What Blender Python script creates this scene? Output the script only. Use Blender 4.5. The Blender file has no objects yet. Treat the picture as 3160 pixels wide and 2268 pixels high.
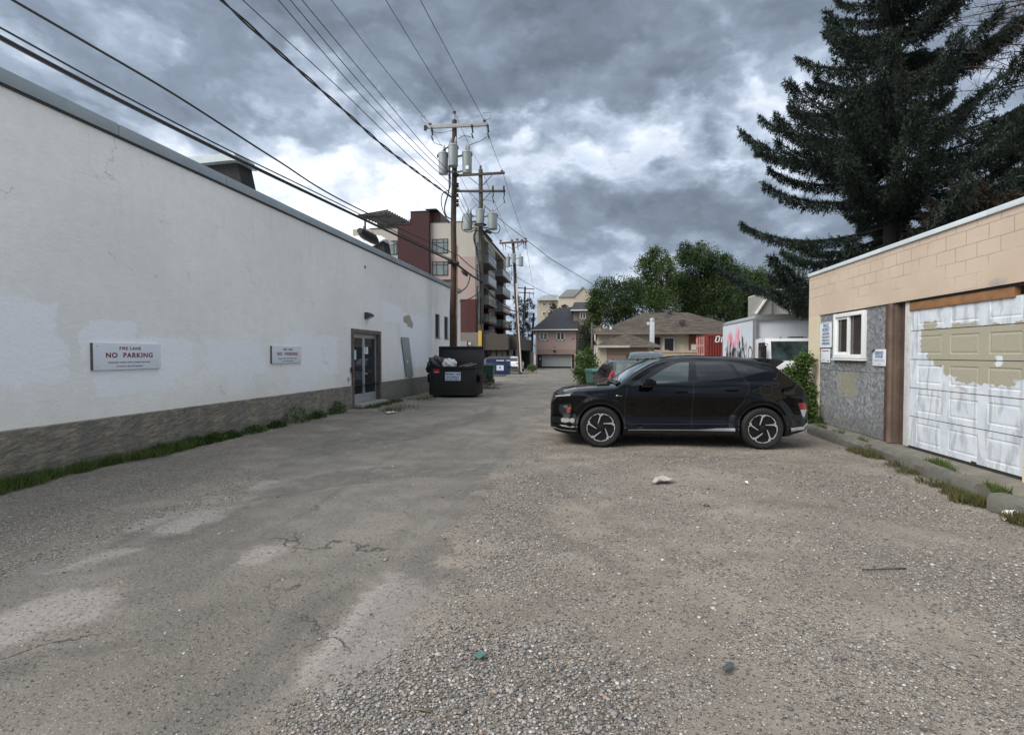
import bpy, bmesh, math, random
import numpy as np
from mathutils import Vector, Matrix
random.seed(7); rng = np.random.default_rng(7)
R = math.radians
scene = bpy.context.scene
col = scene.collection

# ---------------------------------------------------------------- camera
EYE = 1.58
FPX = 1600.0                                   # focal length in pixels of the 3160 px wide photograph
PSI = math.atan(235/1600); PIT = math.atan(41/1600)
cam_d = bpy.data.cameras.new('camera'); cam = bpy.data.objects.new('camera', cam_d); col.objects.link(cam)
cam_d.sensor_width = 36; cam_d.lens = 36*FPX/3160; cam_d.clip_start = .05; cam_d.clip_end = 3000
cam.location = (0, 0, EYE); cam.rotation_euler = (math.pi/2-PIT, 0, PSI)
scene.camera = cam
# ---------------------------------------------------------------- exposure
scene.view_settings.view_transform = 'Standard'; scene.view_settings.look = 'None'
scene.view_settings.exposure = 1.22; scene.view_settings.gamma = 1.0
scene.cycles.max_bounces = 5; scene.cycles.diffuse_bounces = 3; scene.cycles.glossy_bounces = 3; scene.cycles.transmission_bounces = 3; scene.cycles.transparent_max_bounces = 4
# ---------------------------------------------------------------- surveying helpers (metres; Y runs along the alley)
_r = np.array([math.cos(PSI), math.sin(PSI), 0])
_f = np.array([-math.sin(PSI)*math.cos(PIT), math.cos(PSI)*math.cos(PIT), -math.sin(PIT)])
_u = np.cross(_r, _f); _C = np.array([0, 0, EYE])
def ray(u, v): return _f + _r*(u-1580)/FPX + _u*(1134-v)/FPX
def G(u, v, z=0.0):
    d = ray(u, v); return Vector(_C + d*((z-EYE)/d[2]))
def PY(u, v, Y):
    d = ray(u, v); return Vector(_C + d*(Y/d[1]))
def XZ(u, v, Y):
    p = PY(u, v, Y); return p.x, p.z
class Wall:                                    # a vertical wall plane: s along it, z up
    def __init__(s, A, u, side):
        d = ray(u, 1093); d[2] = 0; s.t = d/np.linalg.norm(d); s.n = np.array([s.t[1], -s.t[0], 0])*side
        s.A = np.array(A)
        t, n = s.t, s.n                       # local axes: x = t, y = -n*side..., z up (right handed)
        y = np.cross([0, 0, 1], t)
        s.M = Matrix(((t[0], y[0], 0, A[0]), (t[1], y[1], 0, A[1]), (0, 0, 1, 0), (0, 0, 0, 1)))
    def __call__(s, u, v):
        d = ray(u, v); k = np.dot(s.A-_C, s.n)/np.dot(d, s.n); P = _C+d*k
        return float(np.dot(P-s.A, s.t)), float(P[2])
LW = Wall(G(1083, 1263), 1838, 1)              # local y = +left (into the white building)
RW = Wall(G(2786, 1374, .08), 1808, -1)        # local y = +left (out of the block building, towards the alley)
def gz(x, y):                                  # the alley falls gently beyond the near lot
    t = np.clip((np.asarray(y, float)-24)/56, 0, 1); return -0.56*t

# ---------------------------------------------------------------- sky and sun
SUN_EL, SUN_AZ = R(42), R(228)                 # azimuth measured from +Y clockwise
world = bpy.data.worlds.new('World'); scene.world = world; world.use_nodes = True
world.cycles.sampling_method = 'MANUAL'; world.cycles.sample_map_resolution = 256
nt = world.node_tree; N = nt.nodes; L = nt.links; N.clear()
class NB:                                      # small node builder
    def __init__(s, nt): s.nt = nt; s.N = nt.nodes; s.L = nt.links
    def n(s, t, **k):
        o = s.N.new(t)
        for a, b in k.items(): setattr(o, a, b)
        return o
    def put(s, sock, v):
        if isinstance(v, (int, float)): sock.default_value = v
        elif isinstance(v, (tuple, list)):
            sock.default_value = tuple(v)+((1,) if len(v) == 3 and sock.type == 'RGBA' else ())
        else: s.L.new(v, sock)
    def m(s, op, a, b=None, c=None, clamp=False):
        o = s.n('ShaderNodeMath', operation=op, use_clamp=clamp); s.put(o.inputs[0], a)
        if b is not None: s.put(o.inputs[1], b)
        if c is not None: s.put(o.inputs[2], c)
        return o.outputs[0]
    def vm(s, op, a, b=None, out=0):
        o = s.n('ShaderNodeVectorMath', operation=op); s.put(o.inputs[0], a)
        if b is not None:
            if op == 'SCALE': s.put(o.inputs[3], b)
            else: s.put(o.inputs[1], b)
        return o.outputs[out]
    def mix(s, f, a, b, blend='MIX'):
        o = s.n('ShaderNodeMix', data_type='RGBA', blend_type=blend, clamp_factor=True)
        s.put(o.inputs[0], f); s.put(o.inputs[6], a); s.put(o.inputs[7], b); return o.outputs[2]
    def noise(s, vec, scale, det=4, rough=.55, dist=0, out=0):
        o = s.n('ShaderNodeTexNoise'); o.inputs['Scale'].default_value = scale; o.inputs['Detail'].default_value = det
        o.inputs['Roughness'].default_value = rough; o.inputs['Distortion'].default_value = dist
        if vec is not None: s.L.new(vec, o.inputs['Vector'])
        return o.outputs[out]
    def vor(s, vec, scale, feat='F1', out='Distance', rnd=1):
        o = s.n('ShaderNodeTexVoronoi', feature=feat); o.inputs['Scale'].default_value = scale
        o.inputs['Randomness'].default_value = rnd
        if vec is not None: s.L.new(vec, o.inputs['Vector'])
        return o.outputs[out]
    def ss(s, x, a, b, lo=0, hi=1, t='SMOOTHSTEP'):
        o = s.n('ShaderNodeMapRange', interpolation_type=t); s.put(o.inputs[0], x)
        o.inputs[1].default_value = a; o.inputs[2].default_value = b; o.inputs[3].default_value = lo; o.inputs[4].default_value = hi
        return o.outputs[0]
    def ramp(s, x, stops):
        o = s.n('ShaderNodeValToRGB'); s.put(o.inputs[0], x); e = o.color_ramp.elements
        while len(e) < len(stops): e.new(.5)
        for k, (p, c) in zip(e, stops): k.position = p; k.color = (*c, 1)
        return o.outputs[0]
    def sep(s, v):
        o = s.n('ShaderNodeSeparateXYZ'); s.L.new(v, o.inputs[0]); return o.outputs
    def comb(s, x, y, z):
        o = s.n('ShaderNodeCombineXYZ'); s.put(o.inputs[0], x); s.put(o.inputs[1], y); s.put(o.inputs[2], z); return o.outputs[0]
b = NB(nt)
tc = b.n('ShaderNodeTexCoord').outputs['Generated']
d = b.vm('NORMALIZE', tc)
dx, dy, dz = b.sep(d)
q3 = b.vm('MULTIPLY', d, (1, 1, 1.7))
def fnz(scale, det, rough=.58, out=0, vec=None): return b.noise(vec or q3, scale, det, rough, 0, out)
wA = b.vm('SCALE', b.vm('SUBTRACT', fnz(3.2, 3, .5, 1), (.5, .5, .5)), .34)
wB = b.vm('SCALE', b.vm('SUBTRACT', fnz(9.5, 4, .62, 1), (.5, .5, .5)), .15)
dw = b.vm('ADD', d, b.vm('ADD', wA, wB)); qw = b.vm('ADD', q3, b.vm('ADD', wA, wB))
plw = qw
vb = b.n('ShaderNodeTexVoronoi', feature='SMOOTH_F1'); vb.inputs['Scale'].default_value = 6.5; vb.inputs['Detail'].default_value = 2; vb.inputs['Roughness'].default_value = .5
vb.inputs['Smoothness'].default_value = .35; b.L.new(qw, vb.inputs['Vector']); puff = vb.outputs['Distance']
n1 = fnz(2.6, 4, .55, vec=qw); n2 = fnz(7.5, 6, .60, vec=qw)
base = b.m('ADD', b.m('MULTIPLY', b.m('SUBTRACT', n1, .5), .55), b.m('MULTIPLY', b.m('SUBTRACT', n2, .5), .52))
base = b.m('ADD', base, b.m('MULTIPLY', b.m('SUBTRACT', puff, .38), .42)); base = b.m('ADD', base, .388)
def blob(u, v, ru, amp, asp=2.2):              # a cloud mass fixed in the sky at one direction
    c = ray(u, v); c = c/np.linalg.norm(c)
    df = b.vm('MULTIPLY', b.vm('SUBTRACT', dw, tuple(float(q) for q in c)), (1, 1, asp))
    dist = b.vm('LENGTH', df, out=1)
    return b.m('MULTIPLY', b.ss(dist, ru*1.25, ru*.25), amp)
tot = base
for q in [(1250, 210, .34, .10, 1.7), (1650, 100, .36, .12, 1.6), (2080, 170, .28, .12, 2.0), (1380, 320, .14, .08, 2.4), (2020, 640, .26, .16, 3.6), (2330, 700, .2, .08, 3.4), (480, 180, .34, .04, 1.7),
          (850, 500, .32, -.16, 2.2), (1180, 560, .28, -.25, 2.2), (1700, 490, .28, -.24, 2.8), (1980, 450, .18, -.13, 3), (2360, 320, .19, -.24, 1.8), (1560, 780, .3, -.08, 5), (60, 30, .2, -.05, 1.5), (1650, 930, .4, -.10, 5), (1480, 430, .16, -.10, 3), (300, 330, .2, -.04, 2)]:
    tot = b.m('ADD', tot, blob(*q))
cl = b.ramp(tot, [(.04, (.60, .615, .64)), (.17, (.50, .525, .57)), (.29, (.37, .405, .465)), (.40, (.255, .295, .365)), (.51, (.175, .21, .268)), (.64, (.122, .150, .195)), (.82, (.092, .115, .15)), (1.0, (.07, .088, .116))])
sky = b.n('ShaderNodeTexSky'); sky.sky_type = 'NISHITA'; sky.sun_disc = False
sky.sun_elevation = SUN_EL; sky.sun_rotation = SUN_AZ; sky.air_density = 1.2; sky.dust_density = .5
gap = b.m('MULTIPLY', b.ss(tot, .34, .26), b.ss(b.noise(q3, 3.2, 3, .5), .48, .60))
BG = .12
clear = b.vm('SCALE', sky.outputs[0], .62)
clb = b.vm('SCALE', cl, 1.0/BG)
fin = b.mix(b.m('MULTIPLY', gap, .55), clb, clear)
# out-of-view sky overhead, right and rear left is boosted to light walls and ground
bk = b.m('MAXIMUM', b.ss(dz, .58, .85), b.m('MULTIPLY', b.ss(dx, .66, .92), 1.0))
bk = b.m('MAXIMUM', bk, b.ss(b.m('ADD', b.m('MULTIPLY', dx, -.8), b.m('MULTIPLY', dy, -.6)), .42, .80))
fin = b.mix(1.0, fin, b.mix(bk, (1.0, 1.0, .985), (3.6, 3.3, 2.85)), 'MULTIPLY')
bg = b.n('ShaderNodeBackground'); L.new(fin, bg.inputs[0]); bg.inputs[1].default_value = BG
wo = b.n('ShaderNodeOutputWorld'); L.new(bg.outputs[0], wo.inputs[0])
sd = bpy.data.lights.new('sun', 'SUN'); sd.energy = 1.5; sd.angle = R(38); sd.color = (1, .95, .88)
sun = bpy.data.objects.new('sun', sd); col.objects.link(sun)
sv = Vector((math.sin(SUN_AZ)*math.cos(SUN_EL), math.cos(SUN_AZ)*math.cos(SUN_EL), math.sin(SUN_EL)))
sun.rotation_euler = sv.to_track_quat('Z', 'Y').to_euler()

# ---------------------------------------------------------------- materials
MATS = {}
def newmat(name):
    m = bpy.data.materials.new(name); m.use_nodes = True; b = NB(m.node_tree)
    p = m.node_tree.nodes['Principled BSDF']; MATS[name] = m
    return m, b, p
def s2l(c):                                    # measured sRGB value -> linear
    return tuple((x/255/12.92 if x/255 <= .04045 else ((x/255+.055)/1.055)**2.4) for x in c)
def mat(name, c, rough=.6, metal=0, var=.12, vs=3.0, bump=0.0, bs=60.0, spec=None, dirt=0.0, alpha=None, coat=0, ior=None, trans=0, emit=None, world=False):
    if name in MATS: return MATS[name]
    m, b, p = newmat(name)
    co = b.n('ShaderNodeNewGeometry').outputs['Position'] if world else b.n('ShaderNodeTexCoord').outputs['Object']
    c = tuple(c)
    if var > 0:
        n = b.noise(co, vs, 5, .62); f = b.ss(n, .3, .7, 0, 1, 'LINEAR')
        cc = b.mix(f, tuple(x*(1-var) for x in c), tuple(min(1, x*(1+var)) for x in c))
    else: cc = c
    if dirt > 0:
        n2 = b.noise(b.vm('MULTIPLY', co, (1, 1, .35)), vs*2.7, 6, .7, .6)
        cc = b.mix(b.m('MULTIPLY', b.ss(n2, .52, .75), dirt), cc, tuple(x*.35+.01 for x in c))
    b.put(p.inputs['Base Color'], cc)
    p.inputs['Roughness'].default_value = rough; p.inputs['Metallic'].default_value = metal
    if spec is not None: p.inputs['Specular IOR Level'].default_value = spec
    if coat: p.inputs['Coat Weight'].default_value = coat; p.inputs['Coat Roughness'].default_value = .03
    if ior: p.inputs['IOR'].default_value = ior
    if trans: p.inputs['Transmission Weight'].default_value = trans
    if alpha is not None: p.inputs['Alpha'].default_value = alpha
    if emit: p.inputs['Emission Color'].default_value = (*c, 1); p.inputs['Emission Strength'].default_value = emit
    if bump > 0:
        bp = b.n('ShaderNodeBump'); bp.inputs['Strength'].default_value = 1; bp.inputs['Distance'].default_value = bump
        b.put(bp.inputs['Height'], b.noise(co, bs, 6, .65)); b.put(p.inputs['Normal'], bp.outputs[0])
    return m
def rectmask(b, x, z, x0, x1, z0, z1, s=.02):
    a = b.m('MULTIPLY', b.ss(x, x0-s, x0+s), b.ss(x, x1+s, x1-s))
    return b.m('MULTIPLY', a, b.m('MULTIPLY', b.ss(z, z0-s, z0+s), b.ss(z, z1+s, z1-s)))
def bumpn(b, p, h, dist, nrm=None):
    bp = b.n('ShaderNodeBump'); bp.inputs['Strength'].default_value = 1; bp.inputs['Distance'].default_value = dist
    b.put(bp.inputs['Height'], h)
    if nrm is not None: b.put(bp.inputs['Normal'], nrm)
    b.put(p.inputs['Normal'], bp.outputs[0]); return bp.outputs[0]

# ---------------------------------------------------------------- object helpers
def tag(o, label=None, cat=None, group=None, kind=None):
    if label: o['label'] = label
    if cat: o['category'] = cat
    if group: o['group'] = group
    if kind: o['kind'] = kind
    return o
def empty(name, M, label, cat, group=None):
    o = bpy.data.objects.new(name, None); col.objects.link(o); o.empty_display_size = .1
    o.matrix_world = M if isinstance(M, Matrix) else Matrix.Translation(Vector(M))
    return tag(o, label, cat, group)
def frame(loc, rz): return Matrix.Translation(Vector(loc)) @ Matrix.Rotation(rz, 4, 'Z')
class MB:
    def __init__(s, M=None): s.v = []; s.f = []; s.M = M
    def add(s, vs, fs):
        o = len(s.v)
        for q in vs:
            q = Vector(q); s.v.append(s.M @ q if s.M is not None else q)
        s.f += [tuple(i+o for i in f) for f in fs]; return s
    def box(s, x0, x1, y0, y1, z0, z1):
        return s.add([(x0,y0,z0),(x1,y0,z0),(x1,y1,z0),(x0,y1,z0),(x0,y0,z1),(x1,y0,z1),(x1,y1,z1),(x0,y1,z1)],
                     [(0,3,2,1),(4,5,6,7),(0,1,5,4),(1,2,6,5),(2,3,7,6),(3,0,4,7)])
    def beam(s, a, c, w, h, up=(0,0,1)):
        a, c = Vector(a), Vector(c); t = (c-a).normalized(); u = Vector(up); x = t.cross(u)
        x = x.normalized() if x.length > 1e-4 else Vector((1,0,0)); y = x.cross(t)
        vs = [p + x*sx*w/2 + y*sy*h/2 for p in (a, c) for sx, sy in ((-1,-1),(1,-1),(1,1),(-1,1))]
        return s.add(vs, [(0,1,2,3)[::-1],(4,5,6,7),(0,1,5,4),(1,2,6,5),(2,3,7,6),(3,0,4,7)])
    def tube(s, pts, r, n=8, cap=True):
        pts = [Vector(p) for p in pts]; rs = r if isinstance(r, (list, tuple)) else [r]*len(pts)
        vs = []; ref = None
        for i, p in enumerate(pts):
            t = (pts[min(i+1, len(pts)-1)]-pts[max(i-1, 0)]).normalized()
            if ref is None: ref = Vector((0,0,1)) if abs(t.z) < .9 else Vector((1,0,0))
            x = t.cross(ref).normalized(); y = x.cross(t); ref = y.cross(t)*-1 if False else ref
            for k in range(n):
                a = 2*math.pi*k/n; vs.append(p + (x*math.cos(a)+y*math.sin(a))*rs[i])
        fs = [(i*n+k, i*n+(k+1) % n, (i+1)*n+(k+1) % n, (i+1)*n+k) for i in range(len(pts)-1) for k in range(n)]
        if cap: fs += [tuple(range(n))[::-1], tuple((len(pts)-1)*n+k for k in range(n))]
        return s.add(vs, fs)
    def lathe(s, prof, c=(0,0,0), n=16, axis='z'):     # prof: (radius, height)
        vs = []; c = Vector(c)
        for r, h in prof:
            for k in range(n):
                a = 2*math.pi*k/n; x, y = r*math.cos(a), r*math.sin(a)
                vs.append(c + (Vector((x,y,h)) if axis == 'z' else Vector((x,h,y)) if axis == 'y' else Vector((h,x,y))))
        m = len(prof)
        fs = [(i*n+k, i*n+(k+1) % n, (i+1)*n+(k+1) % n, (i+1)*n+k) for i in range(m-1) for k in range(n)]
        fs += [tuple(range(n))[::-1], tuple((m-1)*n+k for k in range(n))]
        return s.add(vs, fs)
    def prism(s, poly, y0, y1, plane='xz'):            # polygon extruded along the third axis
        n = len(poly)
        def P(a, c, y): return (a, y, c) if plane == 'xz' else (y, a, c) if plane == 'yz' else (a, c, y)
        vs = [P(a, c, y0) for a, c in poly] + [P(a, c, y1) for a, c in poly]
        fs = [tuple(range(n)), tuple(range(2*n-1, n-1, -1))] + [(i, i+n, (i+1) % n+n, (i+1) % n) for i in range(n)]
        return s.add(vs, fs)
    def build(s, name, m, parent=None, smooth=False, bevel=0, label=None, kind=None, fix=True):
        me = bpy.data.meshes.new(name); me.from_pydata([tuple(q) for q in s.v], [], s.f)
        if fix or bevel:
            bm = bmesh.new(); bm.from_mesh(me)
            if fix: bmesh.ops.recalc_face_normals(bm, faces=bm.faces)
            if bevel: bmesh.ops.bevel(bm, geom=bm.edges[:], offset=bevel, segments=2, profile=.7, affect='EDGES', clamp_overlap=True)
            bm.to_mesh(me); bm.free()
        if smooth: me.polygons.foreach_set('use_smooth', [True]*len(me.polygons))
        if smooth == 'auto' or bevel:
            me.polygons.foreach_set('use_smooth', [True]*len(me.polygons)); me.set_sharp_from_angle(angle=R(35))
        me.materials.append(m)
        o = bpy.data.objects.new(name, me); col.objects.link(o)
        if parent: o.parent = parent
        if label: o['label'] = label
        if kind: o['kind'] = kind
        return o
def put(name, parts_fn, M, label, cat, group=None):
    t = empty(name, M, label, cat, group); parts_fn(t); return t
def npmesh(name, V, Fq, m, parent=None, smooth=False, k=3):
    V = np.asarray(V, np.float32).reshape(-1, 3); Fq = np.asarray(Fq, np.int32).reshape(-1, k)
    me = bpy.data.meshes.new(name); me.vertices.add(len(V)); me.vertices.foreach_set('co', V.ravel())
    me.loops.add(Fq.size); me.loops.foreach_set('vertex_index', Fq.ravel())
    me.polygons.add(len(Fq)); me.polygons.foreach_set('loop_start', np.arange(0, Fq.size, k, dtype=np.int32))
    me.polygons.foreach_set('loop_total', np.full(len(Fq), k, np.int32)); me.update(calc_edges=True)
    if smooth: me.polygons.foreach_set('use_smooth', [True]*len(me.polygons))
    me.materials.append(m); o = bpy.data.objects.new(name, me); col.objects.link(o)
    if parent: o.parent = parent
    return o
def text(s, size, m, parent, M, name='lettering', bold=0.0, sx=1.0, spacing=1.0, align='CENTER', shear=0):
    cu = bpy.data.curves.new(name, 'FONT'); cu.body = s; cu.size = size; cu.align_x = align; cu.align_y = 'CENTER'
    cu.offset = bold; cu.space_character = spacing; cu.extrude = .0008; cu.shear = shear
    t = bpy.data.objects.new(name, cu); col.objects.link(t)
    me = bpy.data.meshes.new_from_object(t.evaluated_get(bpy.context.evaluated_depsgraph_get()))
    bpy.data.objects.remove(t); me.transform(Matrix.Diagonal((sx, 1, 1, 1))); me.transform(M)
    me.materials.clear(); me.materials.append(m)
    o = bpy.data.objects.new(name, me); col.objects.link(o); o.parent = parent; return o
# text frames: text lies in its XY plane; these turn it onto walls
def on_left_wall(s, y, z): return Matrix(((1,0,0,s),(0,0,-1,y),(0,1,0,z),(0,0,0,1)))      # faces -y local (towards the alley), reads along +s
def on_right_wall(s, y, z): return Matrix(((-1,0,0,s),(0,0,1,y),(0,1,0,z),(0,0,0,1)))     # faces +y local, reads along -s
def facing_cam(x, y, z): return Matrix(((1,0,0,x),(0,0,-1,y),(0,1,0,z),(0,0,0,1)))
white_paint = mat('white_paint', (.74, .75, .75), .45, var=.05)
dark = mat('dark_interior', (.012, .012, .013), .8, var=0)
glass_dark = mat('window_glass', (.03, .035, .04), .04, var=0, ior=1.6)

# ================================================================ GROUND
def poly_sd(P, X, Y):                          # signed distance to a polygon, positive inside
    P = np.asarray(P, float); d = np.full(X.shape, 1e9); ins = np.zeros(X.shape, bool)
    for i in range(len(P)):
        a = P[i]; c = P[(i+1) % len(P)]; e = c-a; L2 = e@e
        t = np.clip(((X-a[0])*e[0]+(Y-a[1])*e[1])/L2, 0, 1)
        d = np.minimum(d, np.hypot(X-a[0]-t*e[0], Y-a[1]-t*e[1]))
        cr = ((a[1] > Y) != (c[1] > Y)) & (X < (c[0]-a[0])*(Y-a[1])/(c[1]-a[1]+1e-12)+a[0]); ins ^= cr
    return np.where(ins, d, -d)
ROAD = [(-4.1,-4),(-4.1,3.1),(-4.15,4.4),(-3.7,5.0),(-4.3,6.2),(-5.0,8.4),(-4.6,9.6),(-5.2,11.6),(-5.0,14),(-5.7,17),(-4.6,20.5),(-4.4,24),(-3.4,29),(-5,34),(-9,40),(-9,76),(1.2,78.5),(1.2,60),(.8,44),
        (.7,30),(.3,22),(-.7,17.5),(-1.1,13.5),(-1.35,11),(-.9,8.6),(-1.2,6.4),(-1.05,5.1),(-1.25,4.3),(-.85,3.5),(-.85,2.9),(-.95,2.5),(-1.3,2.1),(-1.5,-4)]
def onG(pix): return [tuple(G(u*1.3933, v*1.3933)[:2]) for u, v in pix]
PALE = [onG(p) for p in ([(870,1265),(930,1285),(988,1325),(1000,1400),(965,1430),(945,1480),(880,1525),(760,1545),(665,1540),(640,1500),(700,1440),(760,1370),(815,1300)],
        [(140,1305),(245,1298),(258,1330),(230,1372),(100,1400),(-40,1450),(-40,1370),(60,1340)], [(340,1122),(430,1085),(560,1062),(640,1070),(560,1108),(500,1145),(400,1182),(290,1175)], [(560,1210),(640,1205),(600,1250),(500,1262)], [(80,1238),(200,1205),(300,1215),(180,1262),(60,1280)])]
DARK = [onG(p) for p in ([(340,1190),(420,1176),(500,1118),(600,1072),(760,1042),(900,1026),(1090,1026),(1090,1052),(900,1062),(700,1088),(560,1116),(470,1166),(400,1202)], [(700,985),(900,955),(1100,905),(1100,925),(900,980),(720,1010)],
        [(-40,1480),(120,1440),(330,1412),(330,1425),(120,1470),(-40,1520)], [(620,1400),(700,1330),(800,1270),(800,1295),(700,1370),(640,1440)])]
TRACK = [onG(p) for p in ([(1228,1085),(1300,1120),(1390,1165),(1455,1205),(1505,1255)], [(1150,1130),(1240,1185),(1330,1230),(1400,1275)], [(1120,1380),(1250,1330),(1380,1300),(1500,1262),(1640,1225)], [(1560,1120),(1700,1110),(1850,1125),(2000,1160)], [(1200,1020),(1400,1010),(1600,1015),(1800,1025)])]
HEAVY = [[(-.95,2.4),(-.6,2.75),(-.2,2.8),(.15,2.45),(.4,1.6),(-1.3,1.6)], [(-1.0,6.5),(-.2,7.2),(-.3,4.8),(-.6,3.4),(-.9,4.2)], [(2.2,8.0),(3.9,7.4),(3.7,5.3),(2.8,5.4)],
         [(.8,8.5),(2.0,8.6),(1.9,7.7),(.4,7.5)], [(2.2,4.6),(3.6,4.4),(3.4,2.6),(2.2,3.0)], [(-6.6,2),(-4.3,2.6),(-5.2,7),(-6.6,7)]]
def seg(a, c, n): return np.linspace(a, c, n, endpoint=False)
gx = np.concatenate([seg(-700,-60,10), seg(-60,-12,24), seg(-12,-7.2,20), seg(-7.2,7.2,160), seg(7.2,14,24), seg(14,60,20), np.linspace(60,700,11)])
gy = np.concatenate([seg(-300,-10,12), seg(-10,1.2,24), seg(1.2,7,100), seg(7,14,70), seg(14,32,90), seg(32,90,70), seg(90,200,12), np.linspace(200,1400,10)])
GX, GY = np.meshgrid(gx, gy, indexing='ij')
def gnoise(x, y):
    return (np.sin(x*1.7+np.sin(y*1.1)*1.3)*np.cos(y*1.3+np.sin(x*.9))+.5*np.sin(x*4.1+y*2.3+np.sin(y*3.1)))
def gh(x, y):
    near = np.clip(1-np.abs(np.asarray(x)/9), 0, 1)*np.clip((30-np.asarray(y))/10, 0, 1)
    return gz(x, y) + .010*gnoise(x, y)*near
def line_d(P, X, Y):
    d = np.full(X.shape, 1e9)
    for a, c in zip(P, P[1:]):
        a, c = np.array(a), np.array(c); e = c-a; t = np.clip(((X-a[0])*e[0]+(Y-a[1])*e[1])/(e@e), 0, 1); d = np.minimum(d, np.hypot(X-a[0]-t*e[0], Y-a[1]-t*e[1]))
    return d
SD = poly_sd(ROAD, GX, GY); DK = np.maximum(np.max([poly_sd(p, GX, GY) for p in DARK], 0), .10-np.min([line_d(p, GX, GY) for p in TRACK], 0))
PL = np.max([poly_sd(p, GX, GY) for p in PALE], 0); HV = np.max([poly_sd(p, GX, GY) for p in HEAVY], 0)
m, b, p = newmat('ground_surface')
pos = b.n('ShaderNodeNewGeometry').outputs['Position']
def attr(n): o = b.n('ShaderNodeAttribute'); o.attribute_name = n; return o.outputs['Fac']
px, py, pz = b.sep(pos); p2 = b.comb(px, py, 0.0)
wob = b.m('SUBTRACT', b.noise(p2, 1.6, 6, .6), .5); wob2 = b.m('SUBTRACT', b.noise(p2, 9, 5, .6), .5)
wv = b.m('ADD', b.m('MULTIPLY', wob, 1.25), b.m('MULTIPLY', wob2, .5))
road = b.ss(b.m('ADD', attr('sd'), wv), -.05, .16)
pale = b.ss(b.m('ADD', attr('pl'), b.m('MULTIPLY', wv, .40)), -.06, .07)
drk = b.m('MULTIPLY', b.ss(b.m('ADD', attr('dk'), b.m('MULTIPLY', wv, .35)), -.05, .10), b.ss(b.noise(p2, 5, 4, .6), .30, .55))
heavy = b.ss(b.m('ADD', attr('hv'), b.m('MULTIPLY', wv, 1.3)), -.35, .45)
# stones at three sizes
big = b.noise(p2, .55, 4, .55); med = b.noise(p2, 2.3, 5, .6); fine = b.noise(p2, 26, 4, .65); vfine = b.noise(p2, 120, 3, .6)
pd = b.vm('ADD', p2, b.vm('SCALE', b.noise(p2, 40, 2, .5, 0, 1), .012))
vA = b.n('ShaderNodeTexVoronoi'); vA.inputs['Scale'].default_value = 50; L_ = b.nt.links; L_.new(pd, vA.inputs['Vector'])
vB = b.n('ShaderNodeTexVoronoi'); vB.inputs['Scale'].default_value = 135; L_.new(pd, vB.inputs['Vector'])
vC = b.n('ShaderNodeTexVoronoi'); vC.inputs['Scale'].default_value = 26; L_.new(pd, vC.inputs['Vector'])
def stonecol(v):
    r, g, bl = b.sep(v.outputs['Color'])
    c = b.ramp(r, [(0, (.06,.054,.047)), (.30, (.15,.135,.118)), (.55, (.27,.245,.215)), (.80, (.40,.375,.335)), (.93, (.50,.48,.44)), (1, (.70,.68,.63))])
    return b.mix(b.m('MULTIPLY', g, .35), c, (.31,.235,.175)), bl
cA, bA = stonecol(vA); cB, bB = stonecol(vB); cC, bC = stonecol(vC)
dirt = b.mix(b.ss(med, .3, .7), (.222,.190,.156), (.310,.270,.226))
dirt = b.mix(b.ss(big, .35, .68), dirt, b.mix(.55, dirt, (.165,.143,.122)))
dirt = b.mix(b.m('MULTIPLY', b.ss(fine, .45, .75), .35), dirt, (.12,.10,.085))
stA = b.ss(b.m('SUBTRACT', vA.outputs['Distance'], b.m('MULTIPLY', bA, .25)), .40, .25)
stB = b.ss(b.m('SUBTRACT', vB.outputs['Distance'], b.m('MULTIPLY', bB, .2)), .42, .28)
stC = b.m('MULTIPLY', b.ss(vC.outputs['Distance'], .30, .20), b.ss(bC, .86, .90))
loose = b.ss(b.noise(p2, 1.1, 6, .65, .4), .34, .66)
dens = b.m('ADD', b.m('ADD', b.m('MULTIPLY', loose, .62), .12), b.m('MULTIPLY', heavy, .6), clamp=True)
selA = b.m('MULTIPLY', stA, b.m('GREATER_THAN', dens, b.m('MULTIPLY', bA, 1.0)))
selB = b.m('MULTIPLY', stB, b.m('GREATER_THAN', b.m('ADD', dens, .30), bB))
grav = b.mix(selB, dirt, cB); grav = b.mix(selA, grav, cA)
grav = b.mix(b.m('MULTIPLY', stC, b.ss(dens, .25, .6)), grav, cC)
# worn asphalt
asp = b.mix(b.ss(big, .36, .64), (.150,.134,.114), (.206,.186,.160))
asp = b.mix(b.ss(med, .42, .62), asp, b.mix(.45, asp, (.108,.100,.089)))
asp = b.mix(pale, asp, b.mix(b.ss(fine, .3, .7), (.235,.208,.187), (.305,.272,.247)))
stA2 = b.m('MULTIPLY', stB, b.m('GREATER_THAN', .72, bB)); asp = b.mix(b.m('MULTIPLY', stA2, .42), asp, cB)
asp = b.mix(b.m('MULTIPLY', drk, .42), asp, (.074,.071,.066))
pit = b.m('MULTIPLY', b.m('MULTIPLY', b.ss(b.noise(p2, 44, 5, .7), .57, .68), b.ss(b.noise(p2, 3.1, 4, .6), .30, .55)), .88); asp = b.mix(pit, asp, (.07,.065,.06))
pit2 = b.m('MULTIPLY', b.m('MULTIPLY', stC, b.ss(bC, .9, .93)), .8); asp = b.mix(pit2, asp, (.05,.047,.045))
vcr2 = b.vor(b.vm('ADD', p2, b.vm('SCALE', b.noise(p2, 6, 3, .6, 0, 1), .2)), 4.5, 'DISTANCE_TO_EDGE'); asp = b.mix(b.m('MULTIPLY', b.m('MULTIPLY', b.ss(vcr2, .02, .004), b.ss(b.noise(p2, 1.4, 4), .52, .62)), .45), asp, (.07,.065,.06))
vcr = b.n('ShaderNodeTexVoronoi', feature='DISTANCE_TO_EDGE'); vcr.inputs['Scale'].default_value = .38
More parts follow.
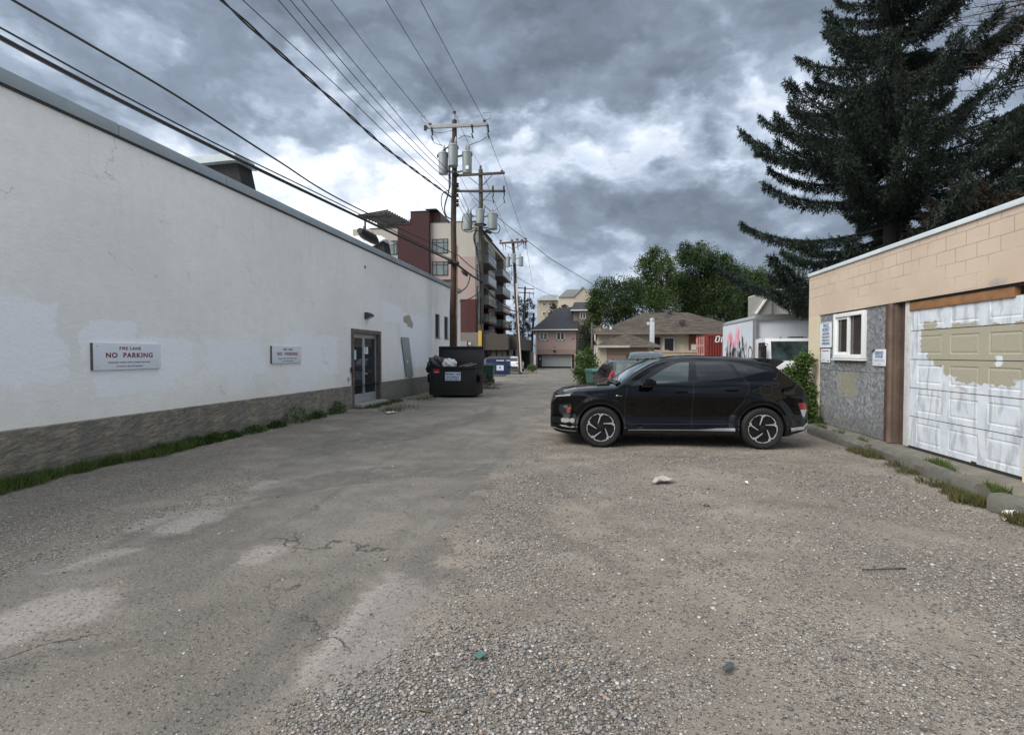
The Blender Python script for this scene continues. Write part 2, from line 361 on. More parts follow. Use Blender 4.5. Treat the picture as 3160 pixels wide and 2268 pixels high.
L_.new(b.vm('ADD', p2, b.vm('SCALE', b.noise(p2, 1.5, 5, .6, 0, 1), 1.1)), vcr.inputs['Vector'])
crk = b.m('MULTIPLY', b.ss(vcr.outputs['Distance'], .007, .001), b.ss(b.noise(p2, .8, 3), .48, .6)); asp = b.mix(b.m('MULTIPLY', crk, .8), asp, (.05,.047,.043))
# tar seams / tyre-darkened streaks running down the alley
stk = b.noise(b.vm('MULTIPLY', p2, (1.5, .16, 1)), 1.0, 5, .6, .6)
asp = b.mix(b.m('MULTIPLY', b.ss(stk, .53, .66), .40), asp, (.088,.084,.078))
grav = b.mix(b.m('MULTIPLY', drk, .38), grav, (.135,.112,.092))
colr = b.mix(road, grav, asp)
# spilled grit over the asphalt edge
b.put(p.inputs['Base Color'], colr); p.inputs['Roughness'].default_value = .93; p.inputs['Specular IOR Level'].default_value = .25
hg = b.m('ADD', b.m('MULTIPLY', selB, .35), b.m('MULTIPLY', selA, .8)); hg = b.m('ADD', hg, b.m('MULTIPLY', b.noise(p2, 45, 5, .7), .9))
ha = b.m('SUBTRACT', b.m('ADD', b.m('MULTIPLY', fine, .5), b.m('MULTIPLY', vfine, .35)), b.m('ADD', b.m('MULTIPLY', pit, .55), b.m('MULTIPLY', crk, .6)))
hh = b.m('ADD', b.m('MULTIPLY', hg, b.m('SUBTRACT', 1, road)), b.m('MULTIPLY', ha, road)); hh = b.m('ADD', hh, b.m('MULTIPLY', road, .35)); hh = b.m('ADD', hh, b.m('MULTIPLY', med, 2.2))
bumpn(b, p, hh, .016)
gmat = m
def gridmesh(name, X, Y, Z, keep=None, **k):
    nx, ny = X.shape; V = np.stack([X, Y, Z], -1).reshape(-1, 3)
    i, j = np.meshgrid(np.arange(nx-1), np.arange(ny-1), indexing='ij')
    a = (i*ny+j); F = np.stack([a, a+ny, a+ny+1, a+1], -1).reshape(-1, 4)
    if keep is not None: F = F[keep.reshape(-1)]
    o = npmesh(name, V, F, gmat, k=4, smooth=True)
    for nm, A in (('sd', SD), ('pl', PL), ('hv', HV), ('dk', DK)):
        at = o.data.attributes.new(nm, 'FLOAT', 'POINT'); at.data.foreach_set('value', A.astype(np.float32).ravel())
    return o
GZ = gh(GX, GY)
o = gridmesh('ground', GX, GY, GZ); o['kind'] = 'structure'
cx = lambda A: (A[:-1,:-1]+A[1:,:-1]+A[:-1,1:]+A[1:,1:])/4
o = gridmesh('alley_road', GX, GY, GZ-.002+.006*np.clip((SD+.35*np.sin(GX*2.3+GY*1.1)*np.sin(GY*2.9)-.45)/.15, 0, 1), keep=cx(SD)+.35*np.sin(cx(GX)*2.3+cx(GY)*1.1)*np.sin(cx(GY)*2.9) > .30); o['kind'] = 'structure'

# ================================================================ WHITE COMMERCIAL BUILDING (left)
m, b, p = newmat('stucco_white')
co = b.n('ShaderNodeTexCoord').outputs['Object']; x, y, z = b.sep(co)
cs = b.comb(x, z, 0.0); wn = b.noise(cs, 2.2, 5, .65); wn2 = b.noise(cs, .35, 4, .55); fn = b.noise(cs, 22, 5, .7); mot = b.noise(cs, 5, 6, .7)
base = b.mix(b.ss(wn2, .35, .65), (.70,.695,.675), (.79,.782,.765)); base = b.mix(b.m('MULTIPLY', b.ss(mot, .3, .75), .35), base, (.61,.60,.57))
xw = b.m('ADD', x, b.m('MULTIPLY', b.m('SUBTRACT', wn, .5), .8)); zw = b.m('ADD', z, b.m('MULTIPLY', b.m('SUBTRACT', b.noise(b.vm('ADD', cs, (9, 9, 0)), 2.5, 5, .65), .5), .5))
acc = None
for (u0, v0, u1, v1) in [(-60,905,190,1180), (250,975,420,1150), (420,1040,600,1160), (636,1048,814,1150), (700,1130,780,1200), (885,1030,1043,1150), (890,1130,990,1207), (1235,960,1330,1130), (300,1135,560,1200), (1180,930,1240,1000)]:
    a0 = LW(u0, v0); a1 = LW(u1, v1)
    q = rectmask(b, xw, zw, min(a0[0],a1[0]), max(a0[0],a1[0]), min(a0[1],a1[1]), max(a0[1],a1[1]), .03)
    acc = q if acc is None else b.m('MAXIMUM', acc, q)
base = b.mix(b.m('MULTIPLY', acc, .85), base, b.mix(b.ss(fn, .3, .7), (.74,.75,.79), (.79,.80,.84)))
streak = b.noise(b.vm('MULTIPLY', cs, (6, .5, 1)), 1.0, 5, .6)
base = b.mix(b.m('MULTIPLY', b.m('MULTIPLY', b.ss(streak, .50, .70), b.ss(z, 2.2, 4.8)), .10), base, (.34,.33,.31))
low = b.m('MULTIPLY', b.ss(b.m('ADD', z, b.m('MULTIPLY', wn, .8)), 1.7, .9), .30); base = b.mix(low, base, (.57,.52,.43))
scr = b.n('ShaderNodeTexVoronoi', feature='DISTANCE_TO_EDGE'); scr.inputs['Scale'].default_value = .7
b.nt.links.new(b.vm('ADD', cs, b.vm('SCALE', b.noise(cs, 1.7, 5, .7, 0, 1), .9)), scr.inputs['Vector'])
cr = b.m('MULTIPLY', b.ss(scr.outputs['Distance'], .010, .001), b.ss(b.noise(b.vm('ADD', cs, (4, 2, 0)), 1.3, 3), .55, .66)); base = b.mix(b.m('MULTIPLY', cr, .6), base, (.30,.28,.25))
b.put(p.inputs['Base Color'], base); p.inputs['Roughness'].default_value = .9
hb = b.m('ADD', b.m('MULTIPLY', fn, .5), b.m('MULTIPLY', b.noise(cs, 90, 4, .7), .35)); hb = b.m('ADD', hb, b.m('MULTIPLY', wn, 1.0))
stn = b.noise(b.vm('MULTIPLY', cs, (1.6, .7, 1)), .8, 7, .68, .5); 
hb = b.m('ADD', hb, b.m('MULTIPLY', b.noise(b.vm('MULTIPLY', cs, (1, 1.8, 1)), 7, 5, .6, .8), .6))
bumpn(b, p, hb, .010)
m, b, p = newmat('foundation_parging')
co = b.n('ShaderNodeTexCoord').outputs['Object']; x, y, z = b.sep(co); cs = b.comb(x, z, 0.0)
g1 = b.noise(b.vm('MULTIPLY', b.comb(b.m('ADD', x, b.m('MULTIPLY', z, -.6)), b.m('ADD', z, b.m('MULTIPLY', x, -.12)), 0.0), (1, 2.8, 1)), 5.5, 7, .72, 1.0); g2 = b.noise(b.vm('MULTIPLY', cs, (2.4, .25, 1)), 1.2, 4, .6)
tan_ = b.mix(b.ss(g1, .3, .7), (.150,.127,.095), (.370,.325,.255)); gr = b.mix(b.ss(g1, .3, .7), (.115,.110,.098), (.230,.218,.195))
cc = b.mix(b.ss(b.m('ADD', g2, b.m('MULTIPLY', b.ss(x, 1.0, 3.0), .3)), .34, .70), tan_, gr)
cc = b.mix(b.m('MULTIPLY', b.ss(b.noise(b.vm('MULTIPLY', cs, (4, .6, 1)), 1.4, 5, .6), .57, .74), .32), cc, (.075,.07,.06))
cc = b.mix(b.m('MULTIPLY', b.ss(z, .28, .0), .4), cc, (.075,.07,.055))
b.put(p.inputs['Base Color'], cc); p.inputs['Roughness'].default_value = .95
bumpn(b, p, b.m('ADD', g1, b.m('MULTIPLY', b.noise(cs, 40, 4, .7), .25)), .055)
S0, S1, TOP = -13.5, 12.25, 4.93
wb = empty('commercial_building', LW.M, 'long low white stucco building with grey metal roof edge and fire lane signs', 'building')
def holes_wall(mb, s0, s1, z0, z1, y, holes):      # rectangular wall face at local y with openings (face only)
    xs = sorted({s0, s1, *[h[0] for h in holes], *[h[1] for h in holes]}); zs = sorted({z0, z1, *[h[2] for h in holes], *[h[3] for h in holes]})
    for i in range(len(xs)-1):
        for j in range(len(zs)-1):
            cxm, czm = (xs[i]+xs[i+1])/2, (zs[j]+zs[j+1])/2
            if any(h[0] < cxm < h[1] and h[2] < czm < h[3] for h in holes): continue
            mb.add([(xs[i], y, zs[j]), (xs[i+1], y, zs[j]), (xs[i+1], y, zs[j+1]), (xs[i], y, zs[j+1])], [(0,1,2,3)])
def reveal(mb, h, y0, y1):
    a, c, e, g = h
    mb.add([(a,y0,e),(c,y0,e),(c,y0,g),(a,y0,g),(a,y1,e),(c,y1,e),(c,y1,g),(a,y1,g)], [(0,4,5,1),(1,5,6,2),(2,6,7,3),(3,7,4,0)])
DOOR = (.04, 2.05, 0.0, 2.315)
wl1 = LW(1343, 970); wl2 = LW(1355, 1043); wl3 = LW(1371, 978); wl4 = LW(1381, 1046)
WINS = [(wl1[0], wl2[0]+.12, wl2[1], wl1[1]+.03), (wl3[0], wl4[0]+.15, wl4[1], wl3[1]+.03)]
mb = MB(); holes_wall(mb, S0, S1, .66, TOP-.16, 0, [DOOR]+WINS)
for h in [DOOR]+WINS: reveal(mb, (h[0], h[1], max(h[2], .66), h[3]), 0, .16)
mb.add([(S1,0,-.5),(S1,22,-.5),(S1,22,TOP-.16),(S1,0,TOP-.16)], [(0,1,2,3)])
mb.add([(S0,0,TOP-.3),(S1,0,TOP-.3),(S1,22,TOP-.3),(S0,22,TOP-.3)], [(0,1,2,3)])
mb.add([(S0,0,-.5),(S0,22,-.5),(S0,22,TOP-.16),(S0,0,TOP-.16)], [(0,1,2,3)])
mb.build('wall', MATS['stucco_white'], wb, fix=False)
mb = MB(); FY = -.035
holes_wall(mb, S0, S1+.03, -.5, .655, FY, [(DOOR[0], DOOR[1], -.5, .66)])
for (a, c) in ((S0, DOOR[0]), (DOOR[1], S1+.03)):
    n = int((c-a)/.25)
    for i in range(n):
        xa, xb = a+(c-a)*i/n, a+(c-a)*(i+1)/n
        za, zb = .655, .655
        mb.add([(xa, FY, za), (xb, FY, zb), (xb, 0.002, zb+.02), (xa, 0.002, za+.02)], [(0,1,2,3)])
reveal(mb, (DOOR[0], DOOR[1], -.1, .66), FY, .16); mb.add([(S1+.03,FY,-.5),(S1+.03,22,-.5),(S1+.03,22,.655),(S1+.03,FY,.655)], [(0,1,2,3)])
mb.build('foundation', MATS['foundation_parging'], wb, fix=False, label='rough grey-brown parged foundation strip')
flash = mat('metal_flashing', (.30,.335,.35), .38, metal=.35, var=.10, vs=1.2, dirt=.25)
mb = MB(); k = S0
seams = sorted([LW(356,300)[0], LW(689,450)[0], LW(897,600)[0], LW(1042,713)[0], LW(1147,760)[0], LW(1232,800)[0], LW(1300,830)[0]]); seams = [S0]+seams+[S1]
for a, c in zip(seams, seams[1:]):
    mb.box(a+.004, c-.004, -.05, .22, TOP-.17, TOP)
mb.build('roof_edge', flash, wb, bevel=.006)
mb = MB(); mb.box(S0, S1, -.028, 0.0, TOP-.195, TOP-.172); mb.build('drip_edge', mat('drip_dark', (.03,.032,.035), .6, var=0), wb)
for a in seams[1:-1]:
    pass
wood_grey = mat('weathered_wood', (.115,.090,.080), .8, var=.35, vs=7, bump=.006, bs=30)
alu = mat('brushed_aluminium', (.48,.49,.51), .38, metal=.55, var=.05)
# double door
dr = MB(); x0, x1, _, zt = DOOR
dr.box(x0, x0+.085, -.055, .14, -.02, zt); dr.box(x1-.10, x1, -.05, .14, -.02, zt); dr.box(x0+.085, x1-.10, -.052, .14, zt-.12, zt)
door = dr.build('door_frame', wood_grey, wb, bevel=.004)
def leaf(a, c):
    l = MB(); z0, z1, y0, y1 = .13, zt-.17, .085, .125
    l.box(a, a+.07, y0, y1, z0, z1); l.box(c-.07, c, y0, y1, z0, z1); l.box(a+.07, c-.07, y0, y1, z0, z0+.26); l.box(a+.07, c-.07, y0, y1, z1-.08, z1)
    o = l.build('door', alu, wb, bevel=.003)
    g = MB().box(a+.07, c-.07, .10, .108, z0+.26, z1-.08).build('pane', glass_dark, o); return o
dm = (x0+.085+x1-.10)/2
MB().box(x0+.085, x1-.10, .07, .14, zt-.168, zt-.122).build('door_header', alu, wb)
d1 = leaf(x0+.09, dm-.004); d2 = leaf(dm+.004, x1-.105)
MB().tube([(dm-.12,.085,1.02),(dm-.12,.04,1.02),(dm-.12,.04,1.14),(dm-.12,.085,1.14)], .011, 8).build('handle', mat('bright_steel', (.75,.76,.77), .2, metal=.9, var=0), d1, smooth=True)
MB().tube([(dm+.05,.085,.98),(dm+.05,.03,.98),(dm+.16,.03,.98)], .012, 8).build('handle', MATS['bright_steel'], d2, smooth=True)
MB().box(x0+.05, x1-.06, -.30, .14, .03, .125).build('door_step', mat('old_concrete', (.24,.23,.21), .92, var=.25, vs=4, bump=.008, bs=40, dirt=.3), wb, bevel=.01)
# interior box behind glass
ib = MB(); ib.box(x0, x1, .16, 1.6, -.1, zt); ib.build('entry_recess', mat('dim_interior', (.05,.045,.04), .8, var=.3), wb)
# slit windows
for h in WINS:
    f = MB(); a, c, e, g = h; f.box(a, a+.05, .06, .10, e, g); f.box(c-.05, c, .06, .10, e, g); f.box(a+.05, c-.05, .06, .10, g-.05, g); f.box(a+.05, c-.05, .06, .10, e, e+.05)
    w = f.build('window', mat('slit_window_frame', (.13,.13,.13), .6, var=0), wb); MB().box(a, c, .101, .12, e, g).build('pane', glass_dark, w)
    MB().box(a-.02, c+.02, -.03, .10, e-.03, e).build('sill', MATS['slit_window_frame'], w)
# vent hole, tap, keypad
s, z = LW(1126.5, 824.5); MB().lathe([(.0,-.004),(.05,-.004),(.055,-.001),(.055,.0)], (s,0,z), 14, 'y').build('vent_hole', dark, wb)
s, z = LW(1074, 1170); tp = MB(); tp.box(s-.035, s+.035, -.02, 0, z-.07, z+.06); tp.tube([(s,-.02,z+.02),(s,-.09,z+.02),(s,-.10,z-.05)], .014, 8); tp.build('hose_tap', alu, wb, bevel=.003)
s, z = LW(1082, 1141); MB().box(s-.05, s+.02, -.06, -.02, z-.07, z+.07).build('keypad', mat('black_plastic', (.015,.015,.016), .45, var=0), wb, bevel=.006)
# beige repair patch
pp = [(935,180),(990,155),(1030,160),(1045,215),(1068,262),(1075,300),(1065,355),(1030,335),(990,320),(992,285),(965,275),(935,250)]
pts = [LW(1050+a/4.79, 940+c/4.79) for a, c in pp]
MB().prism(pts, -.003, 0.0).build('paint_patch', mat('beige_patch', (.33,.305,.245), .85, var=.08), wb, label='olive beige repair patch on the white wall')
# roof cowls seen above the parapet
shing = mat('dark_shingles', (.012,.012,.0115), .9, var=.5, vs=9, bump=.01, bs=20)
def slab(parent, name, pix, Y, depth, m, lab=None):    # a polygon at world depth Y carried back by depth
    pts = [XZ(u, v, Y) for u, v in pix]; mb = MB(LW.M.inverted()); mb.prism(pts, Y, Y+depth); return mb.build(name, m, parent, label=lab)
slab(wb, 'roof_skylight', [(545,560),(600,503),(713,494),(731,497),(753,600),(640,600)], 10.6, .5, shing, 'dark shingled roof dormer rising above the parapet')
slab(wb, 'skylight_cap', [(560,487),(722,471),(731,496),(712,495),(604,506)], 10.45, .7, flash)
slab(wb, 'roof_skylight', [(1139,765),(1181,739),(1191,800),(1150,800)], 17.6, .6, shing)
slab(wb, 'skylight_cap', [(1118,752),(1158,726),(1176,728),(1191,737),(1181,740),(1142,763)], 17.5, .8, white_paint)
slab(wb, 'skylight_cap', [(1076,729),(1109,728),(1126,748),(1135,770),(1076,745)], 17.9, .8, white_paint)

# things on the left wall
sign_white = mat('sign_white', (.60,.63,.68), .4, var=.04, dirt=.06)
red_t = mat('sign_red', (.16,.012,.03), .5, var=0); grey_t = mat('sign_grey', (.16,.17,.19), .6, var=0)
def fire_sign(u0, v0, u1, v1, lab, screws):
    a = LW(u0, v0); c = LW(u1, v1); s = (a[0]+c[0])/2; z = (a[1]+c[1])/2; w, h = 1.14, .385
    t = empty('fire_lane_sign', LW.M @ Matrix.Translation((s, 0, z)), lab, 'sign', 'fire lane signs on the white wall')
    MB().box(-w/2, w/2, -.035, -.001, -h/2, h/2).build('board', sign_white, t, bevel=.003)
    MB().box(-w/2-.006, -w/2, -.04, -.001, -h/2, h/2).build('edge_trim', mat('rust_edge', (.11,.085,.08), .7, var=.5, vs=30), t)
    text('FIRE LANE', .062, red_t, t, on_left_wall(.02, -.0365, h/2-.075), bold=.0016, sx=1.12, spacing=1.18)
    text('NO  PARKING', .098, red_t, t, on_left_wall(.02, -.0365, .015), bold=.003, sx=1.12, spacing=1.18)
    text('Unattended vehicles will be ticketed and towed', .034, grey_t, t, on_left_wall(.01, -.0365, -.085), bold=.0008, sx=1.02, spacing=1.05)
    text("at owner's risks and expenses", .034, grey_t, t, on_left_wall(.01, -.0365, -.142), bold=.0008, sx=1.02, spacing=1.05)
    for sx in (-1, 1):
        for sz in (-1, 1): MB().lathe([(0,-.039),(.006,-.038),(.007,-.035)], (sx*(w/2-.07),0,sz*(h/2-.045)), 8, 'y').build('screw', MATS['rust_edge'], t)
fire_sign(280,1057,490,1137, 'larger looking white fire lane no parking sign nearest the camera on the white wall', 1)
fire_sign(833,1065,927,1121, 'white fire lane no parking sign farther along the wall nearer the glass door', 1)
s, z = LW(1130, 974); t = empty('wall_lamp', LW.M @ Matrix.Translation((s, 0, z)), 'small dark wedge shaped wall lamp above the double door', 'wall lamp')
MB().prism([(0,-.11),(-.05,-.11),(-.20,-.03),(-.20,.03),(-.10,.09),(0,.09)], -.13, .13, 'yz').build('housing', mat('bronze_metal', (.05,.048,.045), .5, var=.1), t, bevel=.008)
MB().add([(-.10,-.056,-.107),(.10,-.056,-.107),(.10,-.196,-.035),(-.10,-.196,-.035)], [(0,1,2,3)]).build('lens', mat('lamp_lens', (.45,.46,.46), .25, var=0), t)
def leaning():
    pts = [LW(1235.5,1040.5), LW(1258,1041.5), LW(1272,1160), LW(1251,1163)]
    t = empty('metal_panel', LW.M @ Matrix.Translation((pts[3][0], 0, pts[3][1])), 'narrow grey-green metal panel leaning against the white wall', 'panel')
    o = pts[3]; mb = MB(); mb.prism([(a-o[0], c-o[1]) for a, c in pts], -.05, -.028); mb.build('sheet', mat('grey_green_metal', (.245,.28,.275), .5, var=.08), t, bevel=.003)
    MB().box(.06, .14, -.054, -.05, .52, .62).build('sticker', white_paint, t)
leaning()
paper = mat('paper_white', (.66,.70,.72), .6, var=.04); paper_b = mat('paper_blue', (.42,.60,.68), .6, var=.05)
def notice(u0, v0, u1, v1, lab, m, lines):
    a = LW(u0, v0); c = LW(u1, v1); z0, z1 = min(a[1], c[1]), max(a[1], c[1]); s0, s1 = min(a[0], c[0]), max(a[0], c[0])
    t = empty('paper_notice', LW.M @ Matrix.Translation(((s0+s1)/2, .078, (z0+z1)/2)), lab, 'notice', 'paper notices taped to the door glass')
    w, h = (s1-s0)/2, (z1-z0)/2; MB().box(-w, w, -.0015, 0, -h, h).build('sheet', m, t); q = MB()
    for k in range(lines):
        zz = h*.75-k*h*1.5/lines; q.box(-w*.7, w*random.uniform(.2, .7), -.003, -.0017, zz-.006, zz+.008)
    q.build('print', grey_t, t)
notice(1089,1052,1098,1077, 'narrow white paper high on the left glass leaf of the door', paper, 4)
notice(1089,1080,1107,1110, 'larger pale blue poster low on the left glass leaf of the door', paper_b, 5)
notice(1131,1071,1143,1092, 'small white paper on the right glass leaf of the door', paper, 5)

# ================================================================ BLOCK GARAGE BUILDING (right)
m, b, p = newmat('painted_block')
co = b.n('ShaderNodeTexCoord').outputs['Object']; x, y, z = b.sep(co); cs = b.comb(x, z, 0.0)
cd = b.vm('ADD', cs, b.vm('SCALE', b.vm('SUBTRACT', b.noise(cs, 5, 3, .6, 0, 1), (.5,.5,.5)), .02))
cd = b.vm('ADD', cd, (.13, -.03, 0))
bt = b.n('ShaderNodeTexBrick'); b.nt.links.new(cd, bt.inputs['Vector'])
bt.inputs['Scale'].default_value = 1; bt.inputs['Brick Width'].default_value = .405; bt.inputs['Row Height'].default_value = .203; bt.inputs['Mortar Size'].default_value = .006; bt.inputs['Mortar Smooth'].default_value = .3
bt.inputs['Color1'].default_value = (0,0,0,1); bt.inputs['Color2'].default_value = (0,0,0,1); bt.inputs['Mortar'].default_value = (1,1,1,1)
bn = b.noise(cs, 1.1, 5, .6); vis = b.ss(b.m('ADD', bn, b.m('MULTIPLY', b.ss(z, 2.55, 3.2), .22)), .48, .70)
vis = b.m('MAXIMUM', vis, .06)
mo = b.m('MULTIPLY', bt.outputs[0], vis)
pk = b.mix(b.ss(b.noise(cs, .9, 5), .35, .65), (.50,.395,.30), (.56,.45,.35)); ye = b.mix(b.ss(bn, .3, .7), (.56,.48,.34), (.61,.53,.385))
cc = b.mix(b.ss(b.m('ADD', z, b.m('MULTIPLY', bn, .12)), 2.52, 2.46), pk, ye)
cc = b.mix(b.m('MULTIPLY', mo, .5), cc, (.25,.19,.14))
cc = b.mix(b.m('MULTIPLY', b.ss(b.noise(cs, 8, 6, .75), .62, .72), .30), cc, (.40,.30,.22))
cc = b.mix(b.m('MULTIPLY', b.m('MULTIPLY', b.ss(b.noise(cs, 3, 5, .7), .58, .64), b.ss(z, 3.2, 3.36)), .55), cc, (.33,.30,.27))
sx_, sz_ = RW(3075, 885); sm = b.vm('LENGTH', b.vm('MULTIPLY', b.vm('SUBTRACT', cs, (sx_, sz_+.03, 0)), (1.0, 2.0, 1)), out=1)
cc = b.mix(b.m('MULTIPLY', b.ss(b.m('ADD', sm, b.m('MULTIPLY', b.noise(cs, 8, 4), .25)), .36, .16), .7), cc, (.30,.27,.27))
b.put(p.inputs['Base Color'], cc); p.inputs['Roughness'].default_value = .85
bumpn(b, p, b.m('ADD', b.m('MULTIPLY', mo, -.8), b.m('MULTIPLY', b.noise(cs, 60, 5, .7), .22)), .012)
SC, SE = 3.72, -4.2; RT = 3.45
gb = empty('garage_building', RW.M, 'low peach painted concrete block garage building with patchy white garage door', 'building')
HB = 2.45; OP = (-2.36, 3.16)
mb = MB(); holes_wall(mb, SE, SC, -.3, RT-.07, 0, [(OP[0], 3.16, -.3, HB)]); reveal(mb, (OP[0], 3.16, -.3, HB), 0, -.22)
mb.add([(SC,0,-.3),(SC,-12,-.3),(SC,-12,RT-.07),(SC,0,RT-.07)], [(0,1,2,3)]); mb.add([(SE,0,RT-.1),(SC,0,RT-.1),(SC,-12,RT-.1),(SE,-12,RT-.1)], [(0,1,2,3)])
mb.add([(SE,0,-.3),(SE,-12,-.3),(SE,-12,RT-.1),(SE,0,RT-.1)], [(0,1,2,3)])
mb.build('wall', MATS['painted_block'], gb, fix=False)
mb = MB(); zc = SE
while zc < SC: mb.box(zc+.002, min(zc+2.45, SC+.02)-.002, -.25, .03, RT-.072, RT+.0); zc += 2.45
mb.build('roof_edge', mat('white_flashing', (.62,.68,.70), .35, var=.05, metal=.1), gb, bevel=.004)
m, b, p = newmat('flake_board')
co = b.n('ShaderNodeTexCoord').outputs['Object']; x, y, z = b.sep(co); cs = b.comb(x, z, 0.0)
wrp = b.vm('ADD', cs, b.vm('SCALE', b.noise(cs, 12, 4, .6, 0, 1), .07))
v1 = b.n('ShaderNodeTexVoronoi'); v1.inputs['Scale'].default_value = 21; b.nt.links.new(wrp, v1.inputs['Vector'])
r1, g1_, b1_ = b.sep(v1.outputs['Color']); fl = b.noise(wrp, 16, 6, .75, 1.5)
cc = b.ramp(b.m('ADD', b.m('MULTIPLY', r1, .5), b.m('MULTIPLY', fl, .5)), [(.15,(.075,.08,.088)),(.38,(.15,.16,.172)),(.58,(.225,.235,.245)),(.78,(.33,.335,.33)),(.95,(.45,.44,.41))])
cc = b.mix(b.m('MULTIPLY', b.ss(b.noise(cs, 1.3, 4), .4, .65), .4), cc, (.13,.135,.14))
a0 = RW(2582,1148); a1 = RW(2636,1240)
ol = rectmask(b, b.m('ADD', x, b.m('MULTIPLY', b.m('SUBTRACT', b.noise(cs, 6, 4), .5), .3)), b.m('ADD', z, b.m('MULTIPLY', b.m('SUBTRACT', b.noise(cs, 5, 4), .5), .35)), min(a0[0],a1[0]), max(a0[0],a1[0]), min(a0[1],a1[1])+.1, max(a0[1],a1[1]), .05)
cc = b.mix(b.m('MULTIPLY', ol, .65), cc, (.27,.25,.16))
a0 = RW(2590,1106); a1 = RW(2660,1124)
ru = rectmask(b, x, b.m('ADD', z, b.m('MULTIPLY', b.m('SUBTRACT', b.noise(b.vm('MULTIPLY', cs, (3,.6,1)), 8, 4), .5), .45)), min(a0[0],a1[0]), max(a0[0],a1[0]), min(a0[1],a1[1])-.0, max(a0[1],a1[1])+.05, .03)
cc = b.mix(b.m('MULTIPLY', ru, .85), cc, b.mix(b.ss(fl, .35, .6), (.09,.04,.022), (.36,.22,.11)))
cc = b.mix(b.m('MULTIPLY', b.ss(z, .55, .1), .45), cc, (.10,.095,.08))
b.put(p.inputs['Base Color'], cc); p.inputs['Roughness'].default_value = .85; bumpn(b, p, fl, .012)
WN = (1.235, 2.44, 1.50, 2.41)                      # slider window opening
zs = RW(2640,1147)[1]
mb = MB()
def board(a, c, e, g, y=-.03):
    mb.box(a, c, y-.015, y, e, g)
board(.61, WN[0], zs+.004, HB); board(WN[1], 3.158, zs+.004, HB, -.028); board(WN[0], WN[1], zs+.004, WN[2], -.031)
board(.61, 1.15, .06, zs-.004, -.026); board(1.156, 2.40, .06, zs-.004); board(2.406, 3.158, .06, zs-.004, -.028)
mb.build('flake_board', MATS['flake_board'], gb, label='weathered grey strand board panels beside the garage door')
vinyl = mat('white_vinyl', (.74,.75,.74), .35, var=.03)
fr = MB(); a, c, e, g = WN; t_ = .075
fr.box(a, a+t_, -.05, .03, e, g); fr.box(c-t_, c, -.05, .03, e, g); fr.box(a+t_, c-t_, -.05, .03, e, e+t_); fr.box(a+t_, c-t_, -.05, .03, g-t_, g)
win = fr.build('window', vinyl, gb, bevel=.006, label='white vinyl sliding window')
f2 = MB(); mid = (a+c)/2+.02
f2.box(mid-.035, mid+.035, -.03, .012, e+t_, g-t_); f2.box(mid+.035, c-t_, -.03, .0, e+t_, e+t_+.05); f2.box(mid+.035, c-t_, -.03, .0, g-t_-.05, g-t_); f2.box(c-t_-.045, c-t_, -.03, .0, e+t_+.05, g-t_-.05)
f2.build('sash', vinyl, win, bevel=.004)
MB().box(a+t_, c-t_, -.045, -.035, e+t_, g-t_).build('pane', mat('window_glass_tan', (.045,.043,.038), .05, var=.3, ior=1.55), win)
sl = MB().box(a-.02, c+.02, -.03, .055, e-.045, e-.012).build('sill', vinyl, win, bevel=.006)
red_wood = mat('stained_wood', (.085,.040,.026), .7, var=.4, vs=5, bump=.005, bs=30); brn = mat('brown_post', (.115,.080,.060), .7, var=.3, vs=4, bump=.004, bs=30, dirt=.3)
MB().box(.495, .60, -.10, -.015, .06, HB).build('trim_board', red_wood, gb, bevel=.004, label='reddish brown wooden trim board')
MB().box(.31, .49, -.14, -.035, .06, HB).build('post', brn, gb, bevel=.012)
MB().tube([(.42,-.02,.06),(.42,-.02,HB)], .05, 14).build('pipe', brn, gb, smooth='auto')
MB().box(.10, .295, -.18, -.10, .06, HB).build('jamb_board', mat('dark_wood', (.075,.045,.033), .75, var=.3, vs=4), gb)
wj = mat('peeling_jamb', (.50,.50,.49), .6, var=.15, vs=8, dirt=.9)
MB().box(-.03, .095, -.17, -.05, .07, HB).build('jamb', wj, gb, bevel=.004)
MB().box(-2.36, -2.30, -.17, -.05, .07, HB).build('jamb', mat('grey_jamb', (.18,.18,.19), .6), gb)
DZ1 = 2.285
MB().box(-2.12, -.035, -.115, -.04, DZ1+.0, DZ1+.125).build('header_beam', mat('honey_wood', (.26,.13,.055), .6, var=.35, vs=3, bump=.003, bs=20), gb, bevel=.004, label='honey coloured timber above the garage door')
MB().box(-2.30, .095, -.16, -.05, DZ1+.126, HB-.001).build('soffit_board', mat('soffit_dark', (.05,.045,.045), .8), gb)
# sectional garage door with recessed panels
m, b, p = newmat('garage_door_paint')
co = b.n('ShaderNodeTexCoord').outputs['Object']; x, y, z = b.sep(co); cs = b.comb(x, z, 0.0)
wn = b.noise(cs, 2.0, 6, .65, .8); wh = b.mix(b.ss(wn, .35, .68), (.67,.70,.72), (.56,.61,.67))
br = b.noise(b.vm('MULTIPLY', cs, (5, 1.1, 1)), 1.7, 5, .6, .5); wh = b.mix(b.m('MULTIPLY', b.ss(br, .47, .63), .72), wh, (.36,.38,.42))
hz = b.noise(b.vm('MULTIPLY', cs, (1.2, 6, 1)), 1.5, 5, .6); wh = b.mix(b.m('MULTIPLY', b.ss(hz, .58, .7), .45), wh, (.45,.47,.50))
xw = b.m('ADD', x, b.m('MULTIPLY', b.m('SUBTRACT', b.noise(b.vm('MULTIPLY', cs, (1, 5, 1)), 3.0, 3, .5), .5), .16)); zw = b.m('ADD', z, b.m('MULTIPLY', b.m('SUBTRACT', b.noise(b.vm('MULTIPLY', cs, (5, 1, 1)), 1.6, 3, .5), .5), .15))
acc = None
